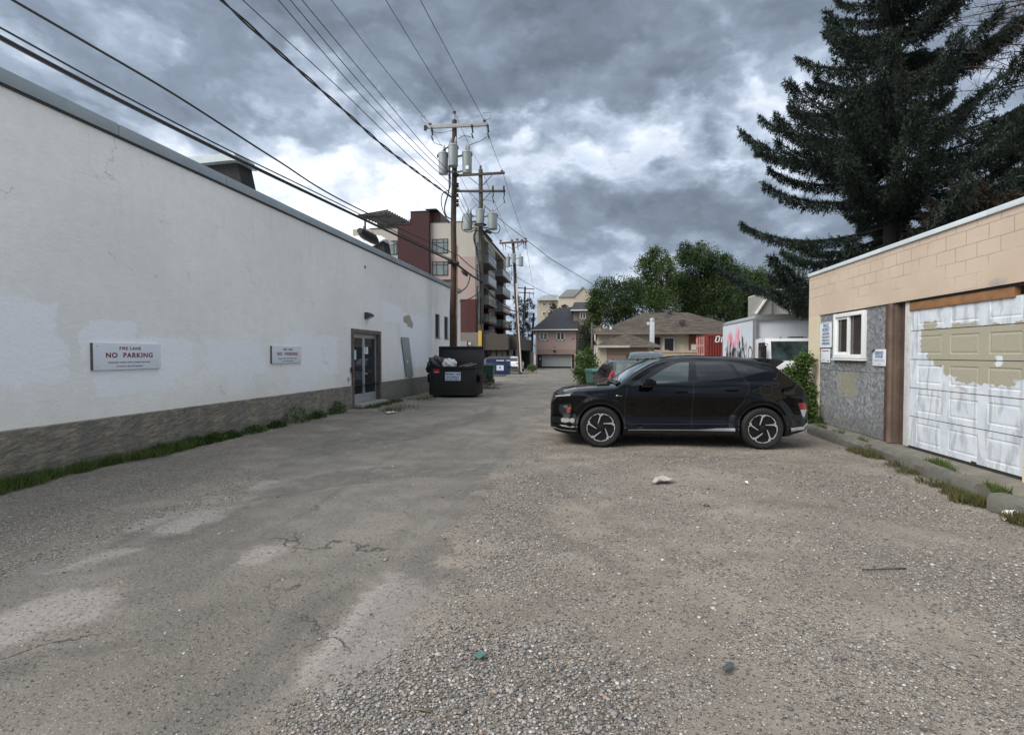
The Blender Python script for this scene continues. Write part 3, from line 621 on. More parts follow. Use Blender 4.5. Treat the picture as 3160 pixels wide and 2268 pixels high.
for (s0, s1, z0, z1) in [(-2.30,-.30,1.60,1.97), (-2.37,-.46,1.49,1.62), (-2.37,-.60,1.39,1.51), (-2.37,-.84,1.27,1.41), (-2.12,-1.1,1.18,1.29), (-.66,-.36,1.94,2.09), (-1.5,-1.0,1.94,2.02)]:
    q = rectmask(b, xw, zw, s0, s1, z0, z1, .006); acc = q if acc is None else b.m('MAXIMUM', acc, q)
gap = rectmask(b, xw, zw, -1.93, -1.82, 1.42, 1.56, .006); acc = b.m('MULTIPLY', acc, b.m('SUBTRACT', 1, gap))
cc = b.mix(acc, wh, b.mix(b.ss(b.noise(cs, 30, 3), .3, .7), (.345,.32,.24), (.38,.352,.27)))
pkm = rectmask(b, xw, zw, -1.35, -1.08, 1.08, 1.13, .008); cc = b.mix(b.m('MULTIPLY', pkm, .6), cc, (.45,.33,.30))
b.put(p.inputs['Base Color'], cc); p.inputs['Roughness'].default_value = .5
bumpn(b, p, b.noise(b.vm('MULTIPLY', cs, (1, 1, 1)), 40, 4, .6), .002)
DS0, DS1, DZ0 = -2.30, -.035, .09
secz = [DZ0, .575, 1.035, 1.495, 1.955, 2.42]
cols = [(-.215-.595*0-.03, -.80), (-.985, -1.56), (-1.75, -2.27)]
cols = [(-.80,-.225), (-1.535,-.965), (-2.235,-1.70)]
def door_section(z0, z1, ztop=None):
    z1c = min(z1, DZ1+.02)
    ss_ = {DS0, DS1}; zz = {z0+.006, z1c-.006 if z1 == z1c else z1c}
    pz0, pz1 = z0+.085, z1-.085
    for a, c in cols:
        for q in (0, .016, .045): ss_ |= {a+q, c-q}
    for q in (0, .016, .045):
        for w in (pz0+q, pz1-q):
            if w < z1c-.01: zz.add(w)
    ss_ = sorted(ss_); zz = sorted(zz)
    def dep(x, z):
        for a, c in cols:
            if a <= x <= c and pz0 <= z <= pz1:
                k = min(x-a, c-x, z-pz0, pz1-z)
                return -.0 if k < 1e-6 else (-.0075 if k < .03 else -.002)
        return 0
    mb = MB(); n = len(zz); vs = [(x, -.065+dep(x, z), z) for x in ss_ for z in zz]
    mb.add(vs, [(i*n+j, (i+1)*n+j, (i+1)*n+j+1, i*n+j+1) for i in range(len(ss_)-1) for j in range(n-1)])
    zb, zt_ = zz[0], zz[-1]
    mb.add([(DS0,-.065,zb),(DS1,-.065,zb),(DS1,-.10,zb),(DS0,-.10,zb)], [(0,1,2,3)]); mb.add([(DS0,-.065,zt_),(DS1,-.065,zt_),(DS1,-.10,zt_),(DS0,-.10,zt_)], [(0,1,2,3)])
    return mb
gd = MB().box(DS0, DS1, -.12, -.08, DZ0, DZ1+.02).build('garage_door', mat('door_gap', (.10,.10,.11), .8, var=0), gb)
for a, c in zip(secz, secz[1:]): door_section(a, c).build('door_panel', MATS['garage_door_paint'], gd, fix=False)
MB().box(DS0, DS1, -.085, -.06, .055, DZ0+.004).build('bottom_seal', mat('rubber', (.02,.02,.02), .8, var=0), gd)
MB().box(-1.53, -1.45, -.062, -.05, .085, .12).build('lift_handle', MATS['rubber'], gd)
# apron
ap = MB(RW.M); n = 26
edge = [(SE + (SC-SE)*i/n) for i in range(n+1)]
for a, c in zip(edge, edge[1:]):
    ea, ec = (float(np.interp(q, [-4.5,-3,-.4,1.8,3.7], [1.0,.82,.58,.60,.44]))+.02*math.sin(q*5) for q in (a, c))
    ap.add([(a,ea,.012),(c,ec,.012),(c,-.25,.062),(a,-.25,.062),(a,ea+.04,-.06),(c,ec+.04,-.06)], [(0,1,2,3),(4,5,1,0)])
o = ap.build('pavement', mat('apron_concrete', (.165,.148,.124), .95, var=.3, vs=3, bump=.02, bs=22, dirt=.55, world=True), None, fix=False); o['kind'] = 'structure'
# signs on the block building
blue_t = mat('sign_blue', (.045,.10,.24), .5, var=0)
def wsign(name, u0, v0, u1, v1, lab, y=-.012, tilt=0):
    a = RW(u0, v0); c = RW(u1, v1); w, h = abs(a[0]-c[0])/2, abs(a[1]-c[1])/2
    t = empty(name, RW.M @ Matrix.Translation(((a[0]+c[0])/2, y, (a[1]+c[1])/2)) @ Matrix.Rotation(tilt, 4, 'Y'), lab, 'sign')
    MB().box(-w, w, -.001, .006, -h, h).build('board', mat('sign_board', (.66,.70,.74), .4, var=.03, dirt=.08), t, bevel=.002); return t, w, h
t, w, h = wsign('private_property_sign', 2530.5, 997, 2566, 1071, 'tall white private property towing sign with blue grey lettering beside the window')
fr = MB()
for (x0, x1, z0, z1) in ((-w-.008,-w+.008,-h,h),(w-.008,w+.008,-h,h),(-w,w,h-.008,h+.008),(-w,w,-h-.008,-h+.008)): fr.box(x0, x1, .006, .014, z0, z1)
fr.build('frame', mat('sign_frame', (.5,.52,.54), .4), t)
for txt, sz, zz in (('PRIVATE', .115, .70), ('PROPERTY', .115, .36), ('UNAUTHORIZED', .068, .06), ('VEHICLES WILL BE', .068, -.20), ('TOWED AWAY AT', .068, -.46), ('OWNERS EXPENSE', .068, -.72)):
    text(txt, sz, blue_t if sz > .1 else mat('sign_blue_grey', (.12,.14,.20), .5, var=0), t, on_right_wall(0, .0072, zz*h), bold=.0025, sx=.62)
t, w, h = wsign('notice_sign', 2533, 1077, 2560, 1119, 'small white notice with a red heading under the private property sign')
MB().box(-w*.75, w*.75, .006, .0075, h*.62, h*.80).build('heading', mat('faded_red', (.30,.16,.17), .5), t)
MB().box(-w*.75, -w*.45, .006, .0075, -h*.85, -h*.65).box(w*.2, w*.5, .006, .0075, -h*.7, -h*.6).build('small_print', grey_t, t)
t, w, h = wsign('reserved_sign', 2692, 1078.5, 2731.5, 1130, 'white reserved 24 hours sign with a torn corner next to the brown post')
text('RESERVED', .085, blue_t, t, on_right_wall(0, .0075, h*.55), bold=.002, sx=.70); text('24 HOURS', .075, blue_t, t, on_right_wall(0, .0075, h*.12), bold=.002, sx=.70)
MB().box(-w*.85, w*.8, .006, .0075, -h*.32, -h*.27).box(-w*.8, w*.75, .006, .0075, -h*.47, -h*.43).box(-w*.3, w*.2, .006, .0075, -h*.82, -h*.76).build('small_print', grey_t, t)
MB().add([(w,.008,h),(w-.10,.008,h),(w,.03,h-.07)], [(0,1,2)]).build('torn_corner', MATS['rubber'], t)
# parking kerbs in front of the apron
conc = mat('kerb_concrete', (.115,.110,.092), .93, var=.25, vs=6, bump=.012, bs=30, dirt=.35, world=True)
def kerb(a, c, w, h, lab, m=conc):
    a, c = Vector(a), Vector(c); L_ = (c-a).length; n = 14
    t = frame((a+c)/2, math.atan2((c-a).y, (c-a).x)); prof = [(-w/2,0-.04),(-w/2,h*.55),(-w*.30,h*.93),(0,h),(w*.30,h*.93),(w/2,h*.5),(w/2,-.04)]
    mb = MB(); k = len(prof)
    for i in range(n+1):
        x = -L_/2+L_*i/n; q = .86 if i in (0, n) else 1
        for yy, zz in prof: mb.add([(x, yy*q+rng.normal(0,.004), zz*q+rng.normal(0,.004))], [])
    mb.f = [(i*k+j, (i+1)*k+j, (i+1)*k+j+1, i*k+j+1) for i in range(n) for j in range(k-1)] + [tuple(range(k)), tuple(n*k+j for j in range(k))]
    o = mb.build('parking_kerb', m, smooth='auto'); o.matrix_world = t; return tag(o, lab, 'parking kerb', 'concrete parking kerbs beside the garage building')
kerb(G(2502,1330,.04), G(2680,1392,.04), .17, .13, 'farthest concrete parking kerb ending beside the leafy shrub')
kerb(G(2700,1391,.04), G(3026,1526,.04), .17, .14, 'long middle concrete parking kerb opposite the garage door')
kerb(G(3066,1558,.05), G(3420,1650,.05), .20, .15, 'nearest concrete parking kerb with the crushed cup beside it')

# ================================================================ CARS
black_paint = mat('car_black', (.0012,.0012,.0016), .045, var=0, spec=.40)
gloss_black = mat('car_gloss_trim', (.006,.006,.007), .25, var=0)
cladding = mat('car_cladding', (.012,.012,.013), .55, var=.1, vs=20)
silver = mat('satin_silver', (.42,.43,.45), .35, metal=.7, var=0)
tyre_m = mat('tyre_rubber', (.008,.008,.0085), .8, var=.25, vs=12, bump=.002, bs=60)
rim_dark = mat('rim_dark', (.012,.012,.014), .35, var=0, metal=.3)
rim_cut = mat('rim_machined', (.62,.63,.65), .28, metal=.6, var=0)
car_glass = mat('car_side_glass', (.030,.042,.042), .03, var=0, ior=2.05)
car_glass_t = mat('car_privacy_glass', (.012,.013,.016), .03, var=0, ior=1.7)
car_screen = mat('car_windscreen', (.03,.045,.05), .03, var=0, ior=1.6)
chrome = mat('chrome', (.8,.81,.83), .12, metal=1, var=0)
red_lens = mat('red_lens', (.32,.012,.02), .15, var=0, coat=1); amber = mat('amber_lens', (.30,.09,.035), .2, var=0, coat=1)
clear_lens = mat('clear_lens', (.50,.52,.54), .12, var=0, coat=1)
class Car:
    def __init__(s, L_, W, top, low, wid, vert, zed, ax, wr, zmin=.2, flare=.03):
        s.L = L_; s.W = W; s.top = top; s.low = low; s.wid = wid; s.vert = vert; s.zed = zed; s.ax = ax; s.wr = wr; s.flare = flare
    def T(s, x): return float(np.interp(x, *zip(*s.top)))
    def B(s, x): return float(np.interp(x, *zip(*s.low)))
    def E(s, x): return s.T(x)-float(np.interp(x, *zip(*s.zed)))
    def F(s, x, z):
        w = float(np.interp(x, *zip(*s.wid))); o = float(np.interp(z, *zip(*s.vert)))
        fl = 0
        for a in s.ax:
            r = math.hypot(x-a, (z-s.wr)); 
            if z > s.wr*.6: fl = max(fl, s.flare*(1 if r < s.wr+.12 else max(0, 1-(r-s.wr-.12)/.10)))
        return w+o+fl*(1 if z < 1.0 else 0)
    def body(s, m, parent, nx=150, nz=34, nt_=12):
        xs = sorted(set(list(np.linspace(0, s.L, nx)) + [q[0] for q in s.top] + [.01, s.L-.01])); V = []; rows = []
        for x in xs:
            zb, ze, zt = s.B(x), s.E(x), s.T(x); ze = max(ze, zb+.02)
            ring = [(0, zb)] + [(s.F(x, zb)*q, zb) for q in (.4, .8, .95)]
            for i in range(nz):
                z = zb+(ze-zb)*i/(nz-1); ring.append((s.F(x, z), z))
            y0 = s.F(x, ze)
            for i in range(1, nt_+1):
                q = i/nt_; a = q*math.pi/2; y = y0*math.cos(a)**.75 if q < 1 else 0; ring.append((y, ze+(zt-ze)*math.sin(a)**.9))
            rows.append(ring)
        k = len(rows[0]); mb = MB(); vs = []
        for x, ring in zip(xs, rows): vs += [(x, -y, z) for y, z in ring] + [(x, y, z) for y, z in ring[1:-1][::-1]]
        kk = 2*k-2; n = len(xs)
        fs = [(i*kk+j, i*kk+(j+1) % kk, (i+1)*kk+(j+1) % kk, (i+1)*kk+j) for i in range(n-1) for j in range(kk)]
        fs += [tuple(range(kk))[::-1], tuple((n-1)*kk+j for j in range(kk))]
        R_ = s.wr+.047; zc_ = s.wr+.005; out = []
        for (x, y, z) in vs:
            if abs(y) > .5:
                for a in s.ax:
                    r = math.hypot(x-a, z-zc_)
                    if abs(r-R_) < .019 and r > 0: x, z = a+(x-a)*R_/r, zc_+(z-zc_)*R_/r
            out.append((x, y, z))
        def inside(f):
            cx_ = sum(out[i][0] for i in f)/len(f); cy_ = sum(abs(out[i][1]) for i in f)/len(f); cz_ = sum(out[i][2] for i in f)/len(f)
            return cy_ > .5 and any(math.hypot(cx_-a, cz_-zc_) < R_-.001 for a in s.ax)
        fs = [f for f in fs if len(f) > 4 or not inside(f)]
        mb.add(out, fs); o = mb.build('body', m, parent); me = o.data
        me.polygons.foreach_set('use_smooth', [True]*len(me.polygons)); me.set_sharp_from_angle(angle=R(32))
        for a in s.ax:                              # wheel wells
            for sg in (-1, 1):
                lw = MB(); n = 28; v_ = []; yo = s.F(a, zc_+R_)-.004
                for i in range(n+1):
                    q = -.35+(math.pi+.7)*i/n; X_, Z_ = a+R_*math.cos(q), zc_+R_*math.sin(q)
                    v_ += [(X_, sg*(s.F(X_, max(Z_, .2))-.003), Z_), (X_, sg*.5, Z_)]
                v_.append((a, sg*.5, zc_)); lw.add(v_, [(2*i, 2*i+1, 2*i+3, 2*i+2) for i in range(n)]+[(2*i+1, 2*i+3, 2*n+2) for i in range(n)])
                lw.build('wheel_well', MATS['car_cladding'], parent, fix=False)
        return o
    def patch(s, poly, m, name, parent, off=.004, side=-1, n=22, thick=.0):   # a side-view polygon laid on the flank
        P = [Vector((a, c)) for a, c in poly]; bm = bmesh.new(); vs = [bm.verts.new((a, c, 0)) for a, c in poly]; bm.faces.new(vs)
        x0, x1 = min(q[0] for q in poly), max(q[0] for q in poly); z0, z1 = min(q[1] for q in poly), max(q[1] for q in poly)
        for i in range(1, n): bmesh.ops.bisect_plane(bm, geom=bm.verts[:]+bm.edges[:]+bm.faces[:], plane_co=(x0+(x1-x0)*i/n, 0, 0), plane_no=(1, 0, 0))
        kz = max(2, int((z1-z0)/.03))
        for i in range(1, kz): bmesh.ops.bisect_plane(bm, geom=bm.verts[:]+bm.edges[:]+bm.faces[:], plane_co=(0, z0+(z1-z0)*i/kz, 0), plane_no=(0, 1, 0))
        for v in bm.verts:
            x, z = v.co.x, v.co.y; v.co = (x, side*(s.F(x, z)+off), z)
        bmesh.ops.recalc_face_normals(bm, faces=bm.faces)
        me = bpy.data.meshes.new(name); bm.to_mesh(me); bm.free(); me.materials.append(m)
        me.polygons.foreach_set('use_smooth', [True]*len(me.polygons))
        o = bpy.data.objects.new(name, me); col.objects.link(o); o.parent = parent
        return o
    def line(s, pts, w, m, name, parent, off=.002, side=-1, mb=None):   # thin strip following the flank
        q = []
        for (a, c), (e, g) in zip(pts, pts[1:]):
            n = max(2, int(math.hypot(e-a, g-c)/.05)); q += [(a+(e-a)*i/n, c+(g-c)*i/n) for i in range(n)]
        q.append(pts[-1]); own = mb is None; mb = mb or MB(); vs = []
        for i, (x, z) in enumerate(q):
            x2, z2 = q[min(i+1, len(q)-1)]; x1, z1 = q[max(i-1, 0)]; t = Vector((x2-x1, z2-z1)).normalized(); nx, nz = -t.y*w/2, t.x*w/2
            for k in (-1, 1): X_, Z_ = x+nx*k, z+nz*k; vs.append((X_, side*(s.F(X_, Z_)+off), Z_))
        mb.add(vs, [(2*i, 2*i+1, 2*i+3, 2*i+2) for i in range(len(q)-1)])
        return mb.build(name, m, parent, fix=True) if own else mb
    def top_patch(s, x0, x1, y0f, y1f, m, name, parent, off=.006, n=16):     # glass laid on the upper surface between two stations; y0f, y1f half widths
        mb = MB(); vs = []; ny = 16
        for i in range(n+1):
            x = x0+(x1-x0)*i/n; hw = y0f+(y1f-y0f)*i/n; ze, zt = s.E(x), s.T(x); yy0 = s.F(x, ze)
            for j in range(ny+1):
                y = hw*(2*j/ny-1); c = min(1, (abs(y)/yy0)**(1/.75)); a = math.acos(c); vs.append((x, y, ze+(zt-ze)*math.sin(a)**.9+off))
        mb.add(vs, [(i*(ny+1)+j, (i+1)*(ny+1)+j, (i+1)*(ny+1)+j+1, i*(ny+1)+j+1) for i in range(n) for j in range(ny)])
        return mb.build(name, m, parent, smooth=True)
def wheel(parent, x, y, wr, wd, side, star=True):
    w = MB(); rr = wr*.735
    prof = [(rr, -wd/2+.012), (rr+.012, -wd/2), (wr-.035, -wd/2-.004), (wr-.008, -wd/2+.022), (wr, -wd/2+.05), (wr, wd/2-.05), (wr-.008, wd/2-.022), (wr-.035, wd/2+.004), (rr+.012, wd/2), (rr, wd/2-.012)]
    n = 40; vs = []
    for r_, h in prof:
        for k in range(n): a = 2*math.pi*k/n; vs.append((x+r_*math.cos(a), y+h, wr+r_*math.sin(a)))
    m_ = len(prof); w.add(vs, [(i*n+k, i*n+(k+1) % n, ((i+1) % m_)*n+(k+1) % n, ((i+1) % m_)*n+k) for i in range(m_) for k in range(n)])
    o = w.build('wheel', tyre_m, parent, smooth='auto')
    r = MB(); ys = y+side*(wd/2-.055)
    r.lathe([(rr+.004, 0), (rr+.004, side*.045), (rr-.012, side*.045), (rr-.03, -side*.02), (.08, -side*.03), (.0, -side*.03)], (x, ys, wr), 36, 'y')
    r.lathe([(.06, -side*.03), (.055, side*.03), (.03, side*.035), (0, side*.035)], (x, ys, wr), 16, 'y')
    rim = r.build('rim', rim_dark, o, smooth='auto')
    sp = MB(); yf = ys+side*.038
    if star:
        def bar(p, q, w0, w1):
            p, q = Vector(p), Vector(q); t = (q-p).normalized(); nn = Vector((-t.y, t.x))
            P = [p-nn*w0/2, p+nn*w0/2, q+nn*w1/2, q-nn*w1/2]
            sp.prism([(x+v.x*side*-1, wr+v.y) for v in P], min(yf-side*.015, yf), max(yf-side*.015, yf))
        for k in range(5):
            a = 2*math.pi*k/5+.35
            def pt(r_, da): return (r_*rr*math.cos(a+da), r_*rr*math.sin(a+da))
            bar(pt(.30, .62), pt(.80, -.02), .010, .022)              # swept spoke
            bar(pt(.80, -.02), pt(.99, -.14), .016, .016); bar(pt(.80, -.02), pt(.95, .16), .016, .020)
            bar(pt(.95, .16), pt(.965, .62), .022, .020); bar(pt(.965, .62), pt(.93, 1.02), .020, .020); bar(pt(.93,1.02), pt(.78, 1.18), .018, .018)
        sp.build('spoke', rim_cut, rim)
        dk = MB()
        for k in range(5):
            a = 2*math.pi*k/5+.35
            for da, rw in ((.35, .05), (-.12, .05)):
                p_, q_ = Vector((.2*rr*math.cos(a+da), .2*rr*math.sin(a+da))), Vector((.97*rr*math.cos(a+da*.5), .97*rr*math.sin(a+da*.5)))
                t = (q_-p_).normalized(); nn = Vector((-t.y, t.x))*rw/2; yb = ys+side*.012
                dk.prism([(x-side*v.x, wr+v.y) for v in (p_-nn, p_+nn, q_+nn, q_-nn)], min(yb, yb+side*.012), max(yb, yb+side*.012))
        dk.build('spoke', gloss_black, rim)
    else:
        for k in range(7):
            a = 2*math.pi*k/7; c, s_ = math.cos(a), math.sin(a)
            sp.beam((x+.05*c, yf, wr+.05*s_), (x+rr*c, yf, wr+rr*s_), .03, .02, (0, 1, 0))
        sp.build('spoke', silver, rim)
    return o

# ---- the black crossover
K = Car(4.35, 1.83,
    top=[(0,.66),(.012,.74),(.05,.82),(.12,.885),(.25,.945),(.45,.985),(.8,1.02),(1.05,1.04),(1.13,1.06),(1.25,1.14),(1.45,1.285),(1.65,1.405),(1.80,1.475),(1.95,1.515),(2.2,1.548),(2.55,1.562),(3.0,1.553),(3.35,1.53),(3.62,1.500),(3.72,1.47),(3.85,1.375),(4.0,1.255),(4.15,1.135),(4.23,1.055),(4.275,.95),(4.30,.80),(4.33,.68),(4.35,.60)],
    low=[(0,.46),(.02,.33),(.08,.25),(.3,.205),(.5,.20),(3.9,.21),(4.1,.27),(4.25,.33),(4.32,.40),(4.35,.50)],
    wid=[(0,.50),(.01,.58),(.04,.665),(.10,.735),(.2,.795),(.35,.845),(.6,.885),(1.0,.905),(2.2,.912),(3.3,.910),(3.8,.895),(4.05,.865),(4.2,.825),(4.3,.765),(4.34,.70),(4.35,.62)],
    vert=[(.18,-.085),(.26,-.050),(.30,-.020),(.335,-.012),(.36,-.030),(.39,-.022),(.455,-.050),(.49,-.066),(.56,-.068),(.68,-.052),(.80,-.028),(.865,-.014),(.885,-.014),(.93,-.028),(1.02,-.056),(1.08,-.078),(1.12,-.100),(1.20,-.128),(1.30,-.168),(1.42,-.225),(1.50,-.290),(1.58,-.34)],
    zed=[(0,.06),(.3,.05),(1.1,.05),(1.4,.075),(1.9,.085),(3.5,.085),(3.9,.10),(4.2,.10),(4.35,.05)],
    ax=[.85,3.51], wr=.345, flare=.030)
def place_car(front, rear, wx):                # axle ground points -> frame with x from the nose to the tail
    f_, r_ = Vector(front), Vector(rear); t = (r_-f_).normalized(); a = math.atan2(t.y, t.x)
    return Matrix.Translation(f_) @ Matrix.Rotation(a, 4, 'Z') @ Matrix.Translation((-wx, 0, 0))
fw = G(1852, 1378); rw_ = G(2341, 1384)
Mk = place_car((fw.x, fw.y, 0), (rw_.x, rw_.y, 0), .85) @ Matrix.Translation((0, .80, .0))
kona = empty('parked_car', Mk, 'glossy black crossover hatchback parked sideways on the gravel lot', 'car')
K.body(black_paint, kona)
# dark floor pan and arch liners
MB().box(.40, 4.00, -.58, .58, .17, .24).build('underbody', cladding, kona)
for x in (.85, 3.51):
    for sd_ in (-1, 1): wheel(kona, x, sd_*.795, .345, .225, sd_)
for sd_ in (-1, 1):
    for a in K.ax:                             # gloss arch lips
        r0 = .405; pts = [(a+r0*math.cos(q), .35+r0*math.sin(q)) for q in np.linspace(-.30, math.pi+.30, 44)]
        K.line(pts, .030, gloss_black, 'arch_trim', kona, off=.005, side=sd_)
    fgl = [(1.50,1.075),(1.66,1.165),(1.88,1.300),(2.09,1.410),(2.20,1.432),(2.352,1.440),(2.335,1.30),(2.305,1.125),(2.0,1.105)]
    rgl = [(2.465,1.138),(2.452,1.30),(2.462,1.443),(2.75,1.443),(2.98,1.425),(3.04,1.35),(3.115,1.205),(3.115,1.185),(2.8,1.155)]
    qgl = [(3.185,1.222),(3.06,1.425),(3.25,1.398),(3.55,1.318),(3.60,1.290),(3.40,1.250)]
    K.patch([(1.33,1.035),(1.52,1.165),(1.83,1.365),(2.05,1.455),(2.4,1.478),(2.95,1.470),(3.3,1.415),(3.66,1.300),(3.40,1.238),(3.22,1.195),(2.9,1.145),(2.4,1.105),(1.8,1.075)], mat('car_pillar', (.010,.010,.012), .22, var=0), 'window_surround', kona, off=.004, side=sd_)
    K.patch(fgl, car_glass, 'front_window', kona, off=.009, side=sd_); K.patch(rgl, car_glass_t, 'rear_window', kona, off=.009, side=sd_); K.patch(qgl, car_glass_t, 'quarter_window', kona, off=.009, side=sd_)
    # shut lines
    sl = MB()
    for pts in ([(1.26,.30),(1.25,.72),(1.27,.90),(1.30,1.03)], [(2.36,.30),(2.37,.72),(2.385,.98),(2.40,1.11)], [(3.06,.62),(3.20,.80),(3.31,1.02),(3.22,1.19)], [(1.3,.405),(2.2,.41),(3.0,.42)],
                [(3.47,1.03),(3.60,1.08),(3.68,1.05),(3.66,.93),(3.57,.89),(3.47,.93),(3.47,1.03)], [(.30,.965),(.8,1.0),(1.1,1.02)]): K.line(pts, .007, None, None, None, off=.0015, side=sd_, mb=sl)
    sl.build('shut_line', dark, kona)
    K.patch([(1.30,.300),(1.30,.316),(2.45,.322),(2.75,.345),(3.05,.352),(3.05,.300),(2.75,.300),(2.45,.306)], silver, 'side_skirt', kona, off=.008, side=sd_)
    K.patch([(1.27,.245),(1.27,.292),(3.06,.292),(3.04,.245)], cladding, 'sill', kona, off=.006, side=sd_)
    # handles
    for hx, hz in ((2.19,.955), (3.02,.985)):
        h = MB(); y = K.F(hx, hz)
        h.prism([(hx-.10,hz-.012),(hx+.10,hz-.008),(hx+.105,hz+.014),(hx-.10,hz+.012)], sd_*(y-.005) if sd_ > 0 else -(y+.035), sd_*(y+.035) if sd_ > 0 else -(y-.005))
        h.build('door_handle', black_paint, kona, bevel=.006)
    # mirror
    y = K.F(1.62, 1.10); mm = MB(); bmv = bmesh.new()
    mm.prism([(1.50,1.060),(1.52,1.13),(1.56,1.165),(1.66,1.175),(1.74,1.14),(1.745,1.075),(1.68,1.055)], sd_*(y+.05), sd_*(y+.24))
    mo_ = mm.build('wing_mirror', black_paint, kona, bevel=.028); MB().prism([(1.53,1.035),(1.53,1.06),(1.70,1.06),(1.66,1.03)], sd_*(y-.06), sd_*(y+.20)).build('mirror_base', cladding, mo_, bevel=.006)
    bmv.free()
    # tail lamp, reflectors, head lamp
    K.patch([(4.10,.760),(4.20,.775),(4.275,.735),(4.285,.66),(4.16,.66)], red_lens, 'tail_light', kona, off=.008, side=sd_)
    K.patch([(4.155,.655),(4.285,.655),(4.26,.56),(4.235,.52),(4.20,.55)], clear_lens, 'reversing_light', kona, off=.008, side=sd_)
    K.patch([(4.09,.775),(4.29,.79),(4.30,.50),(4.20,.495)], mat('lamp_bezel', (.03,.03,.032), .2, var=0), 'lamp_bezel', kona, off=.004, side=sd_)
    K.patch([(.16,.715),(.36,.735),(.34,.50),(.26,.47),(.15,.60)], mat('lamp_housing', (.02,.021,.024), .35, var=0), 'headlight', kona, off=.005, side=sd_)
    K.patch([(.22,.690),(.30,.705),(.29,.665),(.24,.655)], mat('lens_dim', (.14,.15,.16), .15, var=0), 'lens', kona, off=.009, side=sd_)
    K.patch([(.275,.655),(.355,.690),(.345,.625),(.285,.615)], amber, 'side_marker', kona, off=.010, side=sd_)
    K.patch([(.275,.605),(.340,.615),(.33,.580),(.285,.570)], amber, 'side_marker', kona, off=.010, side=sd_)
    for zz in (.545,.515,.487): K.line([(.235,zz),(.325,zz)], .006, mat('fin_grey', (.12,.12,.125), .6), 'vent_fin', kona, off=.008, side=sd_)
    K.line([(.08,.855),(.18,.865),(.34,.885)], .016, clear_lens, 'daytime_light', kona, off=.006, side=sd_)
    K.line([(.12,.80),(.22,.82),(.33,.85)], .020, gloss_black, 'lamp_recess', kona, off=.005, side=sd_)
    K.line([(.05,.315),(.2,.278),(.44,.272)], .018, silver, 'splitter_blade', kona, off=.012, side=sd_)
    K.patch([(3.96,.36),(3.96,.30),(4.20,.33),(4.30,.41),(4.325,.50),(4.29,.44),(4.18,.385)], silver, 'bumper_blade', kona, off=.012, side=sd_)
    K.line([(1.86,1.487),(2.3,1.515),(3.0,1.512),(3.5,1.470)], .020, gloss_black, 'roof_rail', kona, off=.010, side=sd_)
badge = MB(); K.line([(1.10,.868),(1.115,.892),(1.130,.868),(1.145,.892)], .008, None, None, None, off=.005, side=-1, mb=badge); K.line([(1.16,.876),(1.20,.878)], .006, None, None, None, off=.005, side=-1, mb=badge)
badge.build('badge', chrome, kona)
K.top_patch(1.19, 1.80, .70, .585, car_screen, 'windscreen', kona)
K.top_patch(3.80, 4.17, .52, .56, car_glass_t, 'tailgate_window', kona)
MB().add([(1.12,-.72,1.058),(1.20,-.68,1.10),(1.20,.68,1.10),(1.12,.72,1.058),(1.12,-.72,1.07),(1.19,-.68,1.112),(1.19,.68,1.112),(1.12,.72,1.07)], [(0,1,2,3),(4,5,6,7),(0,1,5,4),(2,3,7,6)]).build('cowl', cladding, kona)
wp = MB(); wp.tube([(1.14,-.60,1.095),(1.25,-.10,1.20)], .009, 6); wp.tube([(1.14,.05,1.105),(1.25,.55,1.19)], .009, 6); wp.build('wiper', cladding, kona)
sp = MB()                                      # roof spoiler with its two fins
sp.prism([(3.50,1.508),(3.66,1.512),(3.83,1.495),(3.985,1.462),(3.98,1.448),(3.82,1.452),(3.66,1.455),(3.50,1.475)], -.56, .56)
for sd_ in (-1, 1): sp.prism([(3.60,1.40),(3.76,1.485),(3.98,1.462),(3.84,1.36),(3.72,1.345)], sd_*.53, sd_*.60)
sp.build('spoiler', gloss_black, kona, bevel=.008)
MB().box(-.004, .03, -.26, .26, .42, .53).build('number_plate', mat('plate_white', (.5,.5,.5), .5, var=.3, vs=30), kona)
MB().box(.005, .05, -.55, .55, .30, .40).build('grille', cladding, kona)
cab = MB()                                     # bonnet creases
for sg in (-1, 1): pass

# ---- the black hatchback behind it (rear towards the camera)
H = Car(3.75, 1.68,
    top=[(0,1.02),(.02,1.08),(.10,1.22),(.22,1.39),(.32,1.435),(.7,1.465),(1.3,1.47),(1.8,1.43),(2.2,1.28),(2.6,1.08),(2.85,.99),(3.3,.90),(3.6,.78),(3.75,.55)],
    low=[(0,.30),(.3,.22),(3.3,.22),(3.75,.30)],
    wid=[(0,.70),(.05,.74),(.2,.80),(.5,.83),(2.8,.84),(3.4,.76),(3.75,.5)],
    vert=[(.2,-.04),(.4,-.01),(.7,0),(.85,-.015),(.95,-.05),(1.1,-.11),(1.3,-.19),(1.42,-.27),(1.5,-.33)],
    zed=[(0,.05),(.3,.07),(2,.08),(3.75,.06)], ax=[.62,3.05], wr=.29, flare=.02)
hx = G(1868, 1200); hrear = PY(1873, 1130, 12.6)
yaw = R(90+6)
grey_black = mat('car_black_dusty', (.014,.014,.015), .22, var=0, coat=.8)
hb = empty('parked_car', Matrix.Translation((hrear.x, 12.7, 0)) @ Matrix.Rotation(yaw, 4, 'Z') @ Matrix.Translation((0, -.80, 0)), 'small black hatchback with red tail light parked behind the black crossover', 'car')
H.body(grey_black, hb, 90, 24, 10)
for x in H.ax:
    for sd_ in (-1, 1): wheel(hb, x, sd_*.74, .29, .18, sd_, False)
